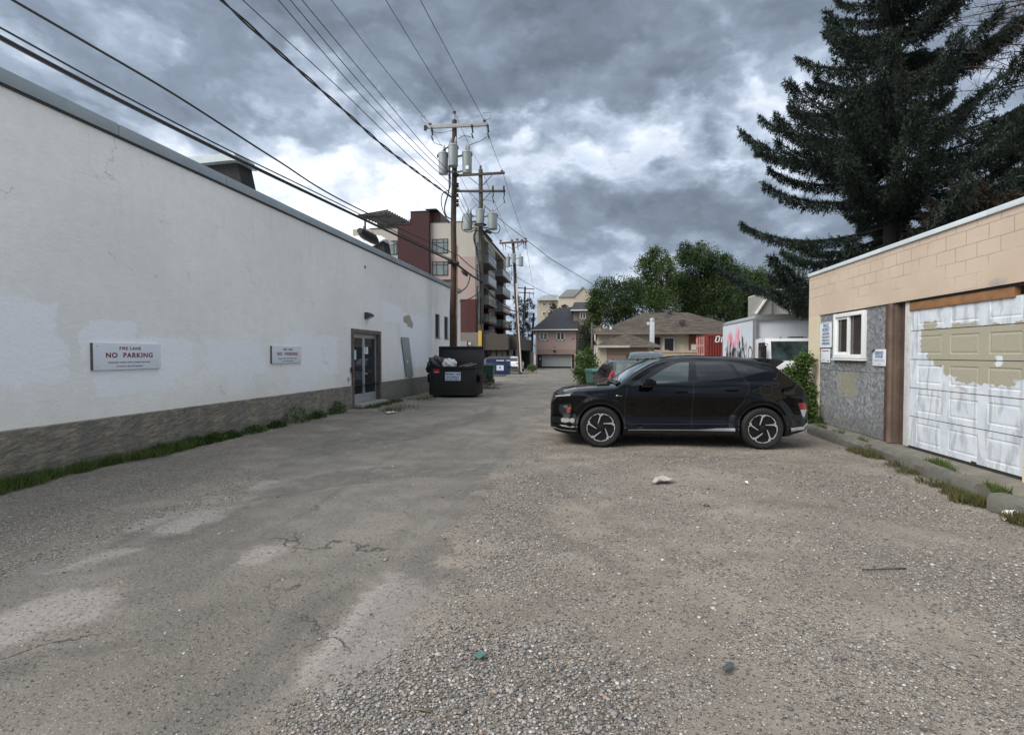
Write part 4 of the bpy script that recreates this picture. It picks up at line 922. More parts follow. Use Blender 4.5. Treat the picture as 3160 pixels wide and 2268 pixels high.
for sd_ in (-1, 1):
    H.patch([(.30,1.02),(.42,1.34),(.7,1.40),(1.25,1.41),(1.8,1.36),(2.2,1.18),(2.45,1.0),(1.5,.96)], car_glass_t, 'side_window', hb, off=.006, side=sd_)
    H.line([(1.35,.96),(1.33,1.41)], .05, grey_black, 'window_pillar', hb, off=.010, side=sd_)
    H.patch([(.01,.80),(.02,1.06),(.10,1.22),(.17,1.12),(.20,.92),(.14,.78)], red_lens, 'tail_light', hb, off=.012, side=sd_)
def facepatch(parent, poly, x0, slope, m, name, off=.01):    # polygon in (y, z) on the raked rear or front face
    mb = MB(); mb.add([(x0+slope(z)-off, y, z) for y, z in poly] + [(x0+slope(z)+.03, y, z) for y, z in poly], [tuple(range(len(poly)))] + [(i, (i+1) % len(poly), (i+1) % len(poly)+len(poly), i+len(poly)) for i in range(len(poly))])
    return mb.build(name, m, parent)
hs = lambda z: float(np.interp(z, [.3,1.02,1.08,1.22,1.39], [0,0,.02,.10,.22]))
facepatch(hb, [(-.60,1.06),(-.53,1.36),(.53,1.36),(.60,1.06),(.45,1.02),(-.45,1.02)], -.01, hs, mat('hatch_glass', (.09,.105,.10), .05, var=.6, vs=3, ior=1.6), 'rear_window')
facepatch(hb, [(.60,.78),(.55,.93),(.58,1.06),(.63,1.16),(.70,1.06),(.72,.86),(.70,.76)], -.02, hs, red_lens, 'tail_light')
facepatch(hb, [(-.60,.78),(-.55,.93),(-.58,1.06),(-.63,1.16),(-.70,1.06),(-.72,.86),(-.70,.76)], -.02, hs, red_lens, 'tail_light')
MB().box(-.05, .02, -.25, .25, .74, .86).build('number_plate', MATS['plate_white'], hb); MB().box(-.03,.5,-.70,.70,.30,.60).build('bumper', grey_black, hb, bevel=.03)
MB().tube([(.30,.0,1.44),(.34,0,1.49)], [.02,.006], 8).build('antenna', cladding, hb)
hr = MB()
for y in (-.33, .33): hr.prism([(y-.13,1.02),(y-.13,1.20),(y-.07,1.26),(y+.07,1.26),(y+.13,1.20),(y+.13,1.02)], .35, .43, 'yz')
hr.build('headrest', mat('seat_grey', (.05,.05,.05), .8), hb)

# ---- generic cars farther away
def suv(M, label, paint, L_=4.5, W=1.85, h=1.66, front_seen=True):
    C_ = Car(L_, W, top=[(0,.70),(.05,.85),(.2,.95),(.9,1.04),(1.05,1.06),(1.6,h-.16),(1.85,h-.03),(2.5,h),(3.6,h-.04),(4.0,h-.12),(L_-.22,1.12),(L_-.04,1.0),(L_,.6)],
        low=[(0,.35),(.2,.24),(L_-.3,.24),(L_,.42)], wid=[(0,W/2-.22),(.1,W/2-.12),(.4,W/2-.03),(L_-.5,W/2-.01),(L_-.05,W/2-.09),(L_,W/2-.15)],
        vert=[(.2,-.05),(.4,-.01),(.8,0),(1.0,-.03),(1.1,-.08),(1.35,-.17),(1.6,-.27),(1.75,-.33)], zed=[(0,.05),(1,.05),(1.8,.08),(L_,.08)], ax=[.9,L_-.95], wr=.34, flare=.02)
    t = empty('parked_car', M, label, 'car'); C_.body(paint, t, 80, 22, 10)
    for x in C_.ax:
        for sd_ in (-1, 1): wheel(t, x, sd_*(W/2-.10), .34, .2, sd_, False)
    for sd_ in (-1, 1): C_.patch([(1.35,1.08),(1.75,h-.22),(2.1,h-.14),(3.6,h-.16),(4.0,1.22),(3.8,1.12)], car_glass_t, 'side_window', t, off=.006, side=sd_)
    C_.top_patch(1.08, 1.75, W/2-.22, W/2-.32, car_screen, 'windscreen', t)
    rs = lambda z: float(np.interp(z, [.6,1.0,1.12,h-.12], [L_, L_-.04, L_-.22, 4.0]))
    mb = MB(); po = [(-W/2+.24,1.14),(-W/2+.32,h-.16),(W/2-.32,h-.16),(W/2-.24,1.14)]; mb.add([(rs(z)+.02,y,z) for y, z in po]+[(rs(z)-.05,y,z) for y, z in po], [(0,1,2,3),(0,1,5,4),(1,2,6,5),(2,3,7,6),(3,0,4,7)]); mb.build('rear_window', car_glass_t, t)
    for sd_ in (-1, 1):
        MB().box(L_-.10, L_+.012, sd_*(W/2-.36) if sd_ > 0 else -(W/2-.14), (W/2-.14) if sd_ > 0 else -(W/2-.36), .90, .99).build('tail_light', red_lens, t)
        MB().box(-.02, .2, sd_*(W/2-.52) if sd_ > 0 else -(W/2-.22), (W/2-.22) if sd_ > 0 else -(W/2-.52), .66, .78).build('headlight', clear_lens, t)
    MB().box(-.02, .1, -.45, .45, .45, .68).build('grille', gloss_black, t); MB().box(L_-.12, L_+.015, -W/2+.2, W/2-.2, .36, .58).build('bumper', cladding, t)
    return t
q = PY(2003, 1100, 19.5)
suv(Matrix.Translation((q.x, 19.3, 0)) @ Matrix.Rotation(R(88), 4, 'Z'), 'blue grey SUV whose roof and windscreen show between hatchback and garage', mat('car_blue_grey', (.10,.125,.155), .25, var=0, coat=1, metal=.4), h=1.70)
q = G(1577, 1139); YW = 55; q = PY(1577, 1139, YW)
suv(Matrix.Translation((q.x, YW+4.6, float(gz(0, YW+1)))) @ Matrix.Rotation(R(-90), 4, 'Z'), 'white SUV seen from behind beyond the blue dumpster', mat('car_white', (.66,.67,.69), .3, var=0, coat=1), L_=4.6, h=1.68)
YD = 46; q = PY(1504, 1130, YD)
suv(Matrix.Translation((q.x, YD+4.5, float(gz(0, YD+1)))) @ Matrix.Rotation(R(-84), 4, 'Z'), 'dark grey car mostly hidden behind the green cart by the apartment podium', mat('car_dark_grey', (.03,.032,.036), .3, var=0, coat=1), h=1.6)

# ---- white box truck
tx, tz = XZ(2339, 975, 22.5); corner = PY(2326, 1100, 22.5)
TRK = empty('box_truck', Matrix.Translation((corner.x, 22.5, 0)), 'white box truck with pink and black graffiti on its cargo body', 'truck')
tw = mat('truck_white', (.58,.61,.65), .35, var=.05, dirt=.12); tg = mat('truck_frame_grey', (.28,.28,.275), .4, metal=.5, var=.15)
bt_, tp_ = 1.0, XZ(2400, 971, 22.5)[1]
m, b, p = newmat('truck_graffiti')
co = b.n('ShaderNodeTexCoord').outputs['Object']; x, y, z = b.sep(co); cs = b.comb(y, z, 0.0)
base = b.mix(b.ss(b.noise(cs, 1.5, 4), .3, .7), (.56,.60,.66), (.62,.65,.70))
stv = b.noise(b.vm('MULTIPLY', cs, (2.1, .55, 1)), 1.6, 4, .6, 1.0); stw = b.noise(b.vm('MULTIPLY', cs, (3.2, .8, 1)), 1.5, 5, .6, 1.6)
# pink plumes over dark strokes, as sprayed on the side facing the alley
def plume(cy, cz, ry, rz):
    d_ = b.vm('LENGTH', b.vm('DIVIDE', b.vm('SUBTRACT', cs, (cy, cz, 0)), (ry, rz, 1)), out=1)
    return b.ss(b.m('ADD', d_, b.m('MULTIPLY', b.m('SUBTRACT', stw, .5), 1.5)), 1.15, .25)
pk = b.m('MAXIMUM', plume(3.55, 2.30, .50, .42), plume(2.35, 2.45, .38, .50)); pk = b.m('MAXIMUM', pk, plume(2.9, 2.05, .5, .30))
base = b.mix(b.m('MULTIPLY', pk, .9), base, b.mix(b.ss(stw, .4, .6), (.72,.10,.20), (.80,.38,.46)))
zz_ = b.m('ADD', z, b.m('MULTIPLY', b.m('SUBTRACT', stv, .5), 2.2)); bk_ = b.m('MULTIPLY', b.ss(zz_, 2.15, 2.0), b.m('MULTIPLY', b.ss(y, .75, 1.1), b.ss(y, 4.5, 4.2)))
bk_ = b.m('MULTIPLY', bk_, b.ss(stw, .42, .50)); base = b.mix(bk_, base, (.012,.012,.016))
lp = b.m('ABSOLUTE', b.m('SUBTRACT', b.vm('LENGTH', b.vm('SUBTRACT', cs, (.45, 1.62, 0)), out=1), .26)); base = b.mix(b.m('MULTIPLY', b.ss(lp, .07, .03), .85), base, (.02,.03,.06))
b.put(p.inputs['Base Color'], base); p.inputs['Roughness'].default_value = .4
LB = 4.95; WB = 2.35
MB().box(0, WB, .0, LB, bt_, tp_-.20).build('cargo_box', tw, TRK)
MB().box(-.012, -.002, .14, LB-.05, bt_+.05, tp_-.22).build('side_panel', MATS['truck_graffiti'], TRK, label='cargo side sprayed with pink and black graffiti')
rl = MB(); rl.prism([(.0,tp_-.20),(.04,tp_-.08),(.14,tp_),(WB-.14,tp_),(WB-.04,tp_-.08),(WB,tp_-.20)], .10, LB); rl.build('roof', mat('truck_roof', (.40,.41,.42), .35, metal=.4), TRK, bevel=.01)
rl = MB(); rl.prism([(-.014,tp_-.24),(-.014,tp_-.17),(.05,tp_-.045),(.15,tp_+.015),(WB-.15,tp_+.015),(WB-.05,tp_-.045),(WB+.01,tp_-.17),(WB+.01,tp_-.24)], -.14, .10); rl.build('front_cap', tg, TRK, bevel=.05)
MB().box(-.02, .13, -.13, .14, bt_, tp_-.23).box(WB-.12, WB+.015, -.13, .14, bt_, tp_-.23).build('corner_post', tg, TRK, bevel=.05)
MB().box(-.02, .02, LB-.06, LB+.02, bt_, tp_-.05).box(-.016, .0, .12, LB, tp_-.22, tp_-.16).build('edge_trim', tg, TRK)
MB().box(-.025, -.015, -.05, .05, tp_-.30, tp_-.25).build('marker_light', amber, TRK)
c = MB(); cx0, cx1, cy0, cy1 = -.02, 2.0, -1.75, -.20; cz = XZ(2440, 1043, 20.9)[1]
for sx in (0,): pass
prof = [(cy1,.55),(cy1,cz-.05),(cy1-.1,cz),(cy0+.38,cz),(cy0+.30,cz-.03),(cy0+.06,cz-.88),(cy0,cz-1.02),(cy0-.02,cz-1.45),(cy0+.05,.50)]
c.prism(prof, cx0, cx1, 'yz'); cabo = c.build('cab', mat('truck_cab_white', (.70,.71,.72), .25, var=0, coat=.6), TRK, bevel=.05)
def cabface(z): return float(np.interp(z, [cz-1.45,cz-1.02,cz-.88,cz-.03], [cy0-.02,cy0,cy0+.06,cy0+.30]))
po = [(cx0+.15,cz-.85),(cx0+.19,cz-.12),(cx1-.19,cz-.12),(cx1-.15,cz-.85)]
ws = MB(); ws.add([(x_, cabface(z_)-.006, z_) for x_, z_ in po]+[(x_, cabface(z_)+.05, z_) for x_, z_ in po], [(0,1,2,3),(0,1,5,4),(1,2,6,5),(2,3,7,6),(3,0,4,7)]); ws.build('windscreen', mat('truck_screen', (.035,.05,.05), .04, var=.7, vs=2.2, ior=1.6), cabo)
MB().prism([(cy0+.16,cz-.80),(cy0+.34,cz-.16),(cy1-.45,cz-.16),(cy1-.45,cz-.95),(cy0+.5,cz-.95)], cx0-.008, cx0+.01, 'yz').build('side_window', car_glass_t, cabo)
for i, xs_ in enumerate((cx0-.26, cx1+.06)):
    MB().box(xs_, xs_+.20, cy0-.05, cy0+.02, cz-.75, cz-.28).build('wing_mirror', MATS['black_plastic'], TRK, bevel=.02)
    sg = 1 if i == 0 else -1; a_ = xs_+.1
    MB().tube([(a_,cy0,cz-.25),(a_+sg*.1,cy0+.1,cz-.22),(a_+sg*.28,cy0+.3,cz-.22)], .012, 6).tube([(a_,cy0,cz-.76),(a_+sg*.2,cy0+.05,cz-1.0),(a_+sg*.3,cy0+.1,cz-1.1)], .012, 6).build('mirror_arm', MATS['black_plastic'], TRK)
for xs_ in (cx0+.03, cx1-.48):
    MB().box(xs_, xs_+.45, cy0-.035, cy0+.05, cz-1.42, cz-1.18).build('headlight', MATS['lamp_housing'], TRK, bevel=.02)
    MB().lathe([(.085,-.045),(.07,-.05),(0,-.052)], (xs_+.15,cy0+.0,cz-1.30), 14, 'y').lathe([(.085,-.045),(.07,-.05),(0,-.052)], (xs_+.34,cy0+.0,cz-1.30), 14, 'y').build('lens', clear_lens, TRK)
MB().box(cx0-.01, cx0+.10, cy0-.03, cy0+.12, cz-1.26, cz-1.17).build('indicator', amber, TRK)
gr_ = MB()
for k in range(3): gr_.box(cx0+.55, cx1-.55, cy0-.045, cy0, cz-1.22-k*.085, cz-1.19-k*.085)
gr_.build('grille', silver, TRK); MB().box(cx0+.5, cx1-.5, cy0-.03, cy0, cz-1.45, cz-1.16).build('grille_back', dark, TRK); MB().box(cx0, cx1, cy0-.14, cy0+.1, .38, .58).build('bumper', tw, TRK, bevel=.02)
vn = MB(); vn.box(1.05, 1.55, cy0+.8, cy0+1.1, cz, cz+.07)
for xx in (.55, 1.15, 1.3, 1.45, 1.95): vn.box(xx, xx+.05, cy0+.42, cy0+.5, cz, cz+.04)
vn.build('roof_marker', MATS['black_plastic'], TRK)
MB().box(.3, 2.0, -1.4, LB, .45, .70).build('chassis', cladding, TRK)
for x_, y_ in ((.45,-1.15),(2.1,-1.15),(.35,3.6),(2.0,3.6)):
    MB().lathe([(0,-.11),(.2,-.11),(.38,-.09),(.38,.09),(.2,.11),(0,.11)][::1] if False else [(.0,-.1),(.37,-.1),(.38,0),(.37,.1),(0,.1)], (0,0,0), 24, 'x').build('wheel', tyre_m, TRK).location = (x_, y_, .38)

# ---- dumpsters, carts, container
def obox(mb, x0, x1, y0, y1, z0, z1, tk): # open-topped box
    mb.box(x0, x1, y0, y0+tk, z0, z1).box(x0, x1, y1-tk, y1, z0, z1).box(x0, x0+tk, y0+tk, y1-tk, z0, z1).box(x1-tk, x1, y0+tk, y1-tk, z0, z1).box(x0+tk, x1-tk, y0+tk, y1-tk, z0, z0+tk); return mb
dblk = mat('dumpster_black', (.006,.0057,.0054), .7, var=.35, vs=2.5, dirt=.3, bump=.004, bs=12)
DY = 18.35; x0, _ = XZ(1328, 1200, DY); x1, zt = XZ(1467.5, 1131, DY)
DM = empty('dumpster', Matrix.Translation((x0, DY, 0)) @ Matrix.Rotation(R(-1), 4, 'Z'), 'black steel garbage dumpster with its lid open and garbage only sign', 'dumpster')
W_ = x1-x0; bd = MB(); Hh = zt
ob = obox(MB(), 0, W_, 0, 1.25, .08, Hh, .03).build('body', dblk, DM, bevel=.004)
rb = MB(); rb.box(-.03, W_+.03, -.04, .0, Hh-.07, Hh).box(0, W_, -.025, 0, .10, .16).box(-.035, 0, -.04, 1.25, Hh-.06, Hh).box(W_, W_+.035, -.04, 1.25, Hh-.06, Hh)
for xx in (-.035, W_-.025): rb.box(xx, xx+.06, -.03, .0, .1, Hh-.07)
rb.build('rim', dblk, DM, bevel=.005)
for xx, nm in ((-.16, 1), (W_+.03, 2)): MB().box(xx, xx+.14, .15, 1.0, .55, .60).box(xx, xx+.14, .15, 1.0, .80, .85).box(xx+(0 if nm == 1 else .11), xx+(.03 if nm == 1 else .14), .15, 1.0, .60, .80).build('fork_pocket', dblk, DM, bevel=.004)
for xx in (.1, W_-.2):
    for yy in (.2, 1.0): MB().lathe([(0,-.03),(.07,-.03),(.08,0),(.07,.03),(0,.03)], (xx, yy, .085), 12, 'x').build('caster', MATS['rubber'], DM)
_, zl = XZ(1420, 1071, DY+1.2); li = MB()
li.prism([(1.20,Hh-.02),(1.26,Hh-.02),(1.33,zl),(1.27,zl)], -.02, W_+.02, 'yz'); li.prism([(1.16,Hh),(1.24,Hh),(1.30,zl+.02),(1.2,zl+.03)], -.05, .02, 'yz'); li.box(-.02, W_+.02, 1.18, 1.34, zl-.03, zl+.03)
li.build('lid', mat('lid_plastic', (.010,.010,.011), .5, var=.2), DM, bevel=.006, label='black lid thrown back and standing open')
sg = MB().box(.565, 1.145, -.006, -.001, .62, .925).build('sign_plate', mat('dumpster_sign', (.56,.63,.72), .4, var=.05), DM)
for tx_, sz, zz in (('Garbage only', .105, .862), ('No cardboard', .078, .745), ('No mixed paper', .078, .670)): text(tx_, sz, mat('navy_text', (.012,.035,.13), .5, var=0), sg, facing_cam(.855, -.0075, zz), bold=.003)
MB().box(.60, 1.11, -.0085, -.007, .795, .803).build('rule', MATS['navy_text'], sg)
st = MB().box(.11, .35, -.006, -.001, .89, 1.04).build('sticker', mat('sticker_red', (.38,.02,.025), .4, var=0), DM); text('Cooper', .055, white_paint, st, facing_cam(.24, -.0075, .93), bold=.001, shear=.2)
def bag(name, M, m, lab, rx, ry, rz, seed, cat='garbage bag'):
    r_ = np.random.default_rng(seed); bm = bmesh.new(); bmesh.ops.create_icosphere(bm, subdivisions=4, radius=1)
    ph = r_.uniform(0, 6, 8)
    for v in bm.verts:
        c = v.co.copy(); k = 1+.10*math.sin(c.x*5+ph[0])*math.cos(c.y*6+ph[1])+.07*math.sin(c.z*9+c.x*7+ph[2])+.04*math.sin(c.x*17+c.y*13+ph[3])+.03*math.sin(c.z*23+c.y*19+ph[4])
        if c.z > .6: k *= 1-(c.z-.6)*.5
        v.co = Vector((c.x*rx, c.y*ry, c.z*rz))*k
    me = bpy.data.meshes.new(name); bm.to_mesh(me); bm.free(); me.materials.append(m); me.polygons.foreach_set('use_smooth', [True]*len(me.polygons))
    o = bpy.data.objects.new(name, me); col.objects.link(o); o.matrix_world = M; return tag(o, lab, cat)
bagb = mat('bag_black', (.012,.012,.013), .28, var=.2, bump=.03, bs=9); bagw = mat('bag_white', (.50,.50,.51), .3, var=.35, vs=7, bump=.03, bs=8)
bag('garbage_bag', DM.matrix_world @ Matrix.Translation((.16,.35,Hh+.05)), bagb, 'black garbage bag spilling over the dumpster at its left end', .34,.36,.40, 1)
bag('garbage_bag', DM.matrix_world @ Matrix.Translation((-.05,.25,Hh-.02)) @ Matrix.Rotation(R(25),4,'Y'), bagb, 'black plastic hanging down outside the dumpster over its left wall', .14,.30,.24, 4)
bag('garbage_bag', DM.matrix_world @ Matrix.Translation((.63,.28,Hh+.03)), bagw, 'white translucent garbage bag on top of the dumpster', .28,.26,.30, 2)
bag('garbage_bag', DM.matrix_world @ Matrix.Translation((.42,.75,Hh-.05)), bagb, 'black garbage bag behind the white bag inside the dumpster', .35,.3,.36, 3)
cb = mat('cardboard', (.30,.27,.23), .8, var=.3, vs=8)
for k, (a, c, w) in enumerate([((.95,.3,Hh-.02),(1.5,.35,Hh+.13),.05), ((.98,.5,Hh-.05),(1.62,.5,Hh+.09),.08), ((1.2,.15,Hh-.03),(1.64,.2,Hh+.08),.06)]):
    o = MB(DM.matrix_world).beam(a, c, w, .02).build('scrap_board', cb); tag(o, ['thin pale scrap stick rising highest from the open dumpster', 'wide pale scrap board at the back of the open dumpster', 'short pale scrap board at the front right of the open dumpster'][k], 'scrap board', 'scrap boards in the dumpster')
# green wheelie cart + blue dumpster
grn = mat('cart_green', (.018,.06,.038), .5, var=.2, vs=5); 
def cart(M, lab, m=None, lid=None, lidm=None):
    t = empty('wheeled_cart', M, lab, 'garbage cart'); m = m or grn
    mb = MB(); w0, w1, d0, d1, h = .24, .30, .28, .37, 1.0
    mb.add([(-w0,-d0,.04),(w0,-d0,.04),(w0,d0*.8,.04),(-w0,d0*.8,.04),(-w1,-d1,h),(w1,-d1,h),(w1,d1,h),(-w1,d1,h)], [(0,3,2,1),(4,5,6,7),(0,1,5,4),(1,2,6,5),(2,3,7,6),(3,0,4,7)])
    mb.build('body', m, t, bevel=.02); MB().box(-w1-.02, w1+.02, -d1-.02, d1+.02, h-.05, h).build('rim', m, t, bevel=.01)
    MB().prism([(-d1-.03,h+.005),(d1+.03,h+.005),(d1,h+.07),(-d1+.05,h+.10)], -w1-.02, w1+.02, 'yz').build('lid', lidm or m, t, bevel=.02)
    for sx in (-1, 1): MB().lathe([(0,-.03),(.10,-.03),(.12,0),(.10,.03),(0,.03)], (sx*.27,.26,.12), 16, 'x').build('wheel', MATS['rubber'], t)
    MB().tube([(-.2,d1+.07,h-.02),(.2,d1+.07,h-.02)], .018, 8).build('handle', m, t); return t
q = PY(1508, 1180, 28.2); cart(frame((q.x, 28.2, float(gz(0,28.2))), R(4)), 'dark green wheeled cart beside the yellow guarded pole')
cvl = MB()
q = PY(1842, 1150, 18.2); cart(frame((q.x, 18.2, 0), R(20)), 'grey green wheeled cart standing between shrub and black hatchback', mat('cart_teal', (.035,.085,.07), .5, var=.1), lidm=mat('lid_teal', (.06,.13,.12), .45))
BY = 40.5; x0, _ = XZ(1500, 1150, BY); x1, z1 = XZ(1568.5, 1109, BY); zb = float(gz(0, BY))
BD = empty('dumpster', Matrix.Translation((x0, BY, zb)), 'dark blue recycling dumpster with white square sign farther down the alley', 'dumpster')
dblu = mat('dumpster_blue', (.012,.025,.085), .45, var=.2); H2 = z1-zb; W2 = x1-x0
MB().box(0, W2, 0, 1.3, .10, H2).build('body', dblu, BD, bevel=.01); MB().box(-.04, W2+.04, -.05, 1.35, H2-.14, H2-.05).build('rim', dblu, BD, bevel=.01)
MB().prism([(-.05,H2),(1.35,H2+.18),(1.35,H2+.24),(-.05,H2+.05)], 0, W2, 'yz').build('lid', mat('lid_dark', (.02,.022,.03), .5), BD)
rbs = MB(); 
for zz in (.35, .8): rbs.box(0, W2, -.03, 0, zz, zz+.05)
rbs.build('rib', dblu, BD)
bs_ = MB().box(.86, 1.42, -.045, -.035, .45, .86).build('sign_plate', MATS['dumpster_sign'], BD); MB().lathe([(.0,-.05),(.09,-.05),(.09,-.046)], (1.12,0,.70), 14, 'y').box(.95, 1.33, -.049, -.046, .50, .54).build('emblem', grey_t, bs_)
MB().box(.82, 1.46, -.06, -.05, H2-.13, H2-.06).box(1.6, 1.95, -.06, -.05, H2-.12, H2-.07).build('label_strip', MATS['dumpster_sign'], BD)
MB().box(-.1, 0, .2, 1.1, .6, .8).box(W2, W2+.1, .2, 1.1, .6, .8).build('fork_pocket', dblu, BD)
# shipping container
CY = 28.6; x0, z1 = XZ(2179, 1031, CY); Mc = Matrix.Translation((x0, CY, 0))
CT = empty('shipping_container', Mc, 'rusty red shipping container behind the box truck', 'container')
rd = mat('container_red', (.165,.022,.018), .55, var=.25, vs=2, dirt=.2); mb = MB(); n = 44; LC = 6.06; hC = z1
vs = []
for i in range(n*4+1):
    x_ = .12+(LC-.24)*i/(n*4); y_ = .0 if (i//2) % 2 == 0 else .045
    vs += [(x_, y_, .15), (x_, y_, hC-.12)]
mb.add(vs, [(2*i, 2*i+2, 2*i+3, 2*i+1) for i in range(n*4)]); mb.build('side_panel', rd, CT, fix=False)
MB().box(.05, LC, .05, 2.43, .1, hC-.04).build('shell', rd, CT)
MB().box(0, .12, -.01, .12, 0, hC).box(LC-.12, LC, -.01, .12, 0, hC).box(0, LC, -.012, .06, hC-.12, hC-.001).box(0, LC, -.012, .06, 0, .16).box(0, .12, 2.32, 2.44, 0, hC).build('frame', rd, CT, bevel=.01)
br_ = MB()
for yy in (.3, .75, 1.3, 1.85, 2.2): br_.tube([(-.04,yy,.15),(-.04,yy,hC-.12)], .03, 8)
for yy in (.55, 1.0, 1.6, 2.05):
    for zz in (.5, 1.0, 1.5, 2.0): br_.box(-.05, .04, yy-.05, yy+.05, zz, zz+.12)
br_.build('lock_rod', mat('worn_pink', (.42,.24,.20), .6, var=.4, vs=6), CT)
MB().box(-.02, .045, .1, 2.4, .16, hC-.12).build('door', rd, CT); MB().box(-.06, -.02, .95, 1.25, hC*.42, hC*.52).build('label_plate', white_paint, CT)
wl_ = mat('container_white', (.72,.72,.71), .5, var=.05)
lg = MB(); zc0, sx0 = XZ(2210, 1047, CY)[1], XZ(2209, 1047, CY)[0]-x0
def stroke(pts, w=.05):
    for (a, c), (e, g) in zip(pts, pts[1:]): lg.beam((a, -.018, c), (e, -.018, g), .012, w, (0,0,1)) if abs(e-a) > abs(g-c) else lg.prism([(a-w*.6,c),(a+w*.6,c),(e+w*.6,g),(e-w*.6,g)], -.024, -.012)
h_ = .17; sk = .06
for ox in (-.03, .27, .57):
    A, Bp, Cp, Dp = (sx0+ox, zc0-h_/1.2), (sx0+ox+sk, zc0+h_/1.2), (sx0+ox+sk+.17, zc0+h_/1.2), (sx0+ox+.17, zc0-h_/1.2)
    if ox == .27: stroke([Cp, Bp, A, Dp])
    elif ox == .57: stroke([A, Bp]); stroke([A, Dp])
    else: stroke([A, Bp, Cp, Dp, A])
lg.build('lettering', wl_, CT)

# ================================================================ UTILITY POLES AND WIRES
pole_m = mat('pole_wood', (.048,.031,.020), .85, var=.5, vs=4, bump=.01, bs=18, dirt=.4); pole_g = mat('pole_wood_grey', (.065,.062,.046), .85, var=.35, vs=4, bump=.01, bs=18)
arm_light = mat('arm_pale', (.27,.275,.27), .7, var=.1); arm_dark = mat('arm_dark', (.05,.042,.035), .8, var=.2); arm_red = mat('arm_red', (.10,.06,.05), .8, var=.2)
tank_m = mat('tank_grey', (.225,.25,.25), .4, var=.06, dirt=.08); ins_m = mat('insulator', (.16,.13,.13), .3, var=.2); wire_m = mat('wire_black', (.012,.012,.013), .6, var=0); steel_m = mat('galv_steel', (.25,.26,.27), .5, var=.1, metal=.4)
def utility_pole(u0, v0, u1, Y, lab, m, rb=.15, rt=.10, dz=0):
    top = PY(u0, v0, Y); zb = float(gz(0, Y))-.1; base = Vector((PY(u1, 1150, Y).x, Y, zb))
    t = empty('utility_pole', Matrix.Translation(base), lab, 'utility pole', 'wooden utility poles along the alley')
    n = 10; MB().tube([(top-base)*(i/n)+Vector((.02*math.sin(i*1.7), 0, 0))*(0 < i < n) for i in range(n+1)], [rb+(rt-rb)*i/n for i in range(n+1)], 16).build('pole', m, t, smooth='auto')
    return t, base, top
def on(t, base, Y): return lambda u, v, dy=0: PY(u, v, Y+dy)-base
def arm(t, P, a, c, w, h, m, dy=-.15):
    p, q = P(*a), P(*c); p.y += dy; q.y += dy; return MB().beam(p, q, w, h).build('crossarm', m, t, bevel=.008)
def pin(t, p, h=.22, r=.07):
    return MB().lathe([(.02,-.02),(.02,h*.3),(r,h*.35),(r*.6,h*.55),(r*1.05,h*.6),(r*.6,h*.9),(r*.3,h),(0,h)], p, 12).build('insulator', ins_m, t, smooth='auto')
def cutout(t, p, L_=.5):
    a = Vector(p); mb = MB().tube([a, a+Vector((.03,0,-L_*.45))], .035, 8).tube([a+Vector((.03,0,-L_*.4)), a+Vector((-.02,0,-L_*.55)), a+Vector((.05,0,-L_))], .028, 8).tube([a+Vector((-.02,0,.12)), a], .045, 8)
    return mb.build('fuse_cutout', mat('fuse_dark', (.008,.007,.007), .7, var=0), t, smooth='auto')
def tank(t, P, ux, vtop, vbot, r, dy, b1=(0,), side=0):
    p = P(ux, vtop, dy); q = P(ux, vbot, dy); h = p.z-q.z; c = Vector((p.x, p.y, q.z))
    o = MB().lathe([(r*.93,0),(r*.96,.03),(r*.97,h*.5),(r,h*.93),(r*1.05,h*.94),(r*1.05,h*.97),(r*.98,h),(r*.6,h+.05),(0,h+.07)], c, 24).build('transformer', tank_m, t, smooth='auto')
    bb = MB()
    for k, dx in enumerate(b1): bb.lathe([(.05,0),(.05,.06),(.075,.07),(.05,.12),(.07,.14),(.05,.19),(.06,.21),(.035,.27),(.02,.33),(0,.33)], c+Vector((dx, -.03*k, h)), 10)
    bb.build('bushing', mat('bushing_grey', (.24,.25,.26), .4, var=0), o, smooth='auto')
    lg = MB(); lg.box(c.x-r*1.08, c.x-r*.9, c.y-.05, c.y+.05, c.z+h*.82, c.z+h*.9).box(c.x+r*.9, c.x+r*1.1, c.y-.05, c.y+.05, c.z+h*.82, c.z+h*.9); lg.build('lug', MATS['fuse_dark'], o)
    if side: MB().beam(c+Vector((side*r,0,h*.85)), c+Vector((side*(r+.28),.1,h*.85)), .06, .06).beam(c+Vector((side*r,0,h*.12)), c+Vector((side*(r+.28),.1,h*.12)), .06, .06).build('bracket', steel_m, t)
    return c, h
def loopwire(t, pts, r=.012, name='jumper_wire'):
    pts = [Vector(p) for p in pts]; q = []
    for i in range(len(pts)-1):          # catmull-rom
        p0, p1, p2, p3 = pts[max(i-1,0)], pts[i], pts[i+1], pts[min(i+2,len(pts)-1)]
        for k in range(6):
            s = k/6; q.append(.5*((2*p1)+(p2-p0)*s+(2*p0-5*p1+4*p2-p3)*s*s+(3*p1-p0-3*p2+p3)*s**3))
    q.append(pts[-1]); return MB().tube(q, r, 6).build(name, wire_m, t, smooth=True)
Y1, Y2, Y3, Y4, Y5 = 21.6, 30.0, 46.0, 76.0, 84.0
T1, B1, P1t = utility_pole(1402.5, 372, 1397, Y1, 'nearest and tallest utility pole behind the black dumpster with pale crossarm', pole_m, .155, .10); P = on(T1, B1, Y1)
MB().tube([P(1402.5,372), P(1402,350)], .04, 8).build('pole_top_pin', steel_m, T1)
arm(T1, P, (1314,398), (1506,389), .10, .14, arm_light)
pin(T1, P(1328,394,-.15), .22); pin(T1, P(1495,384,-.15), .24, .075); pin(T1, P(1402,356,0), .22, .08)
for u in (1333,): cutout(T1, P(u,404,-.2), .42)
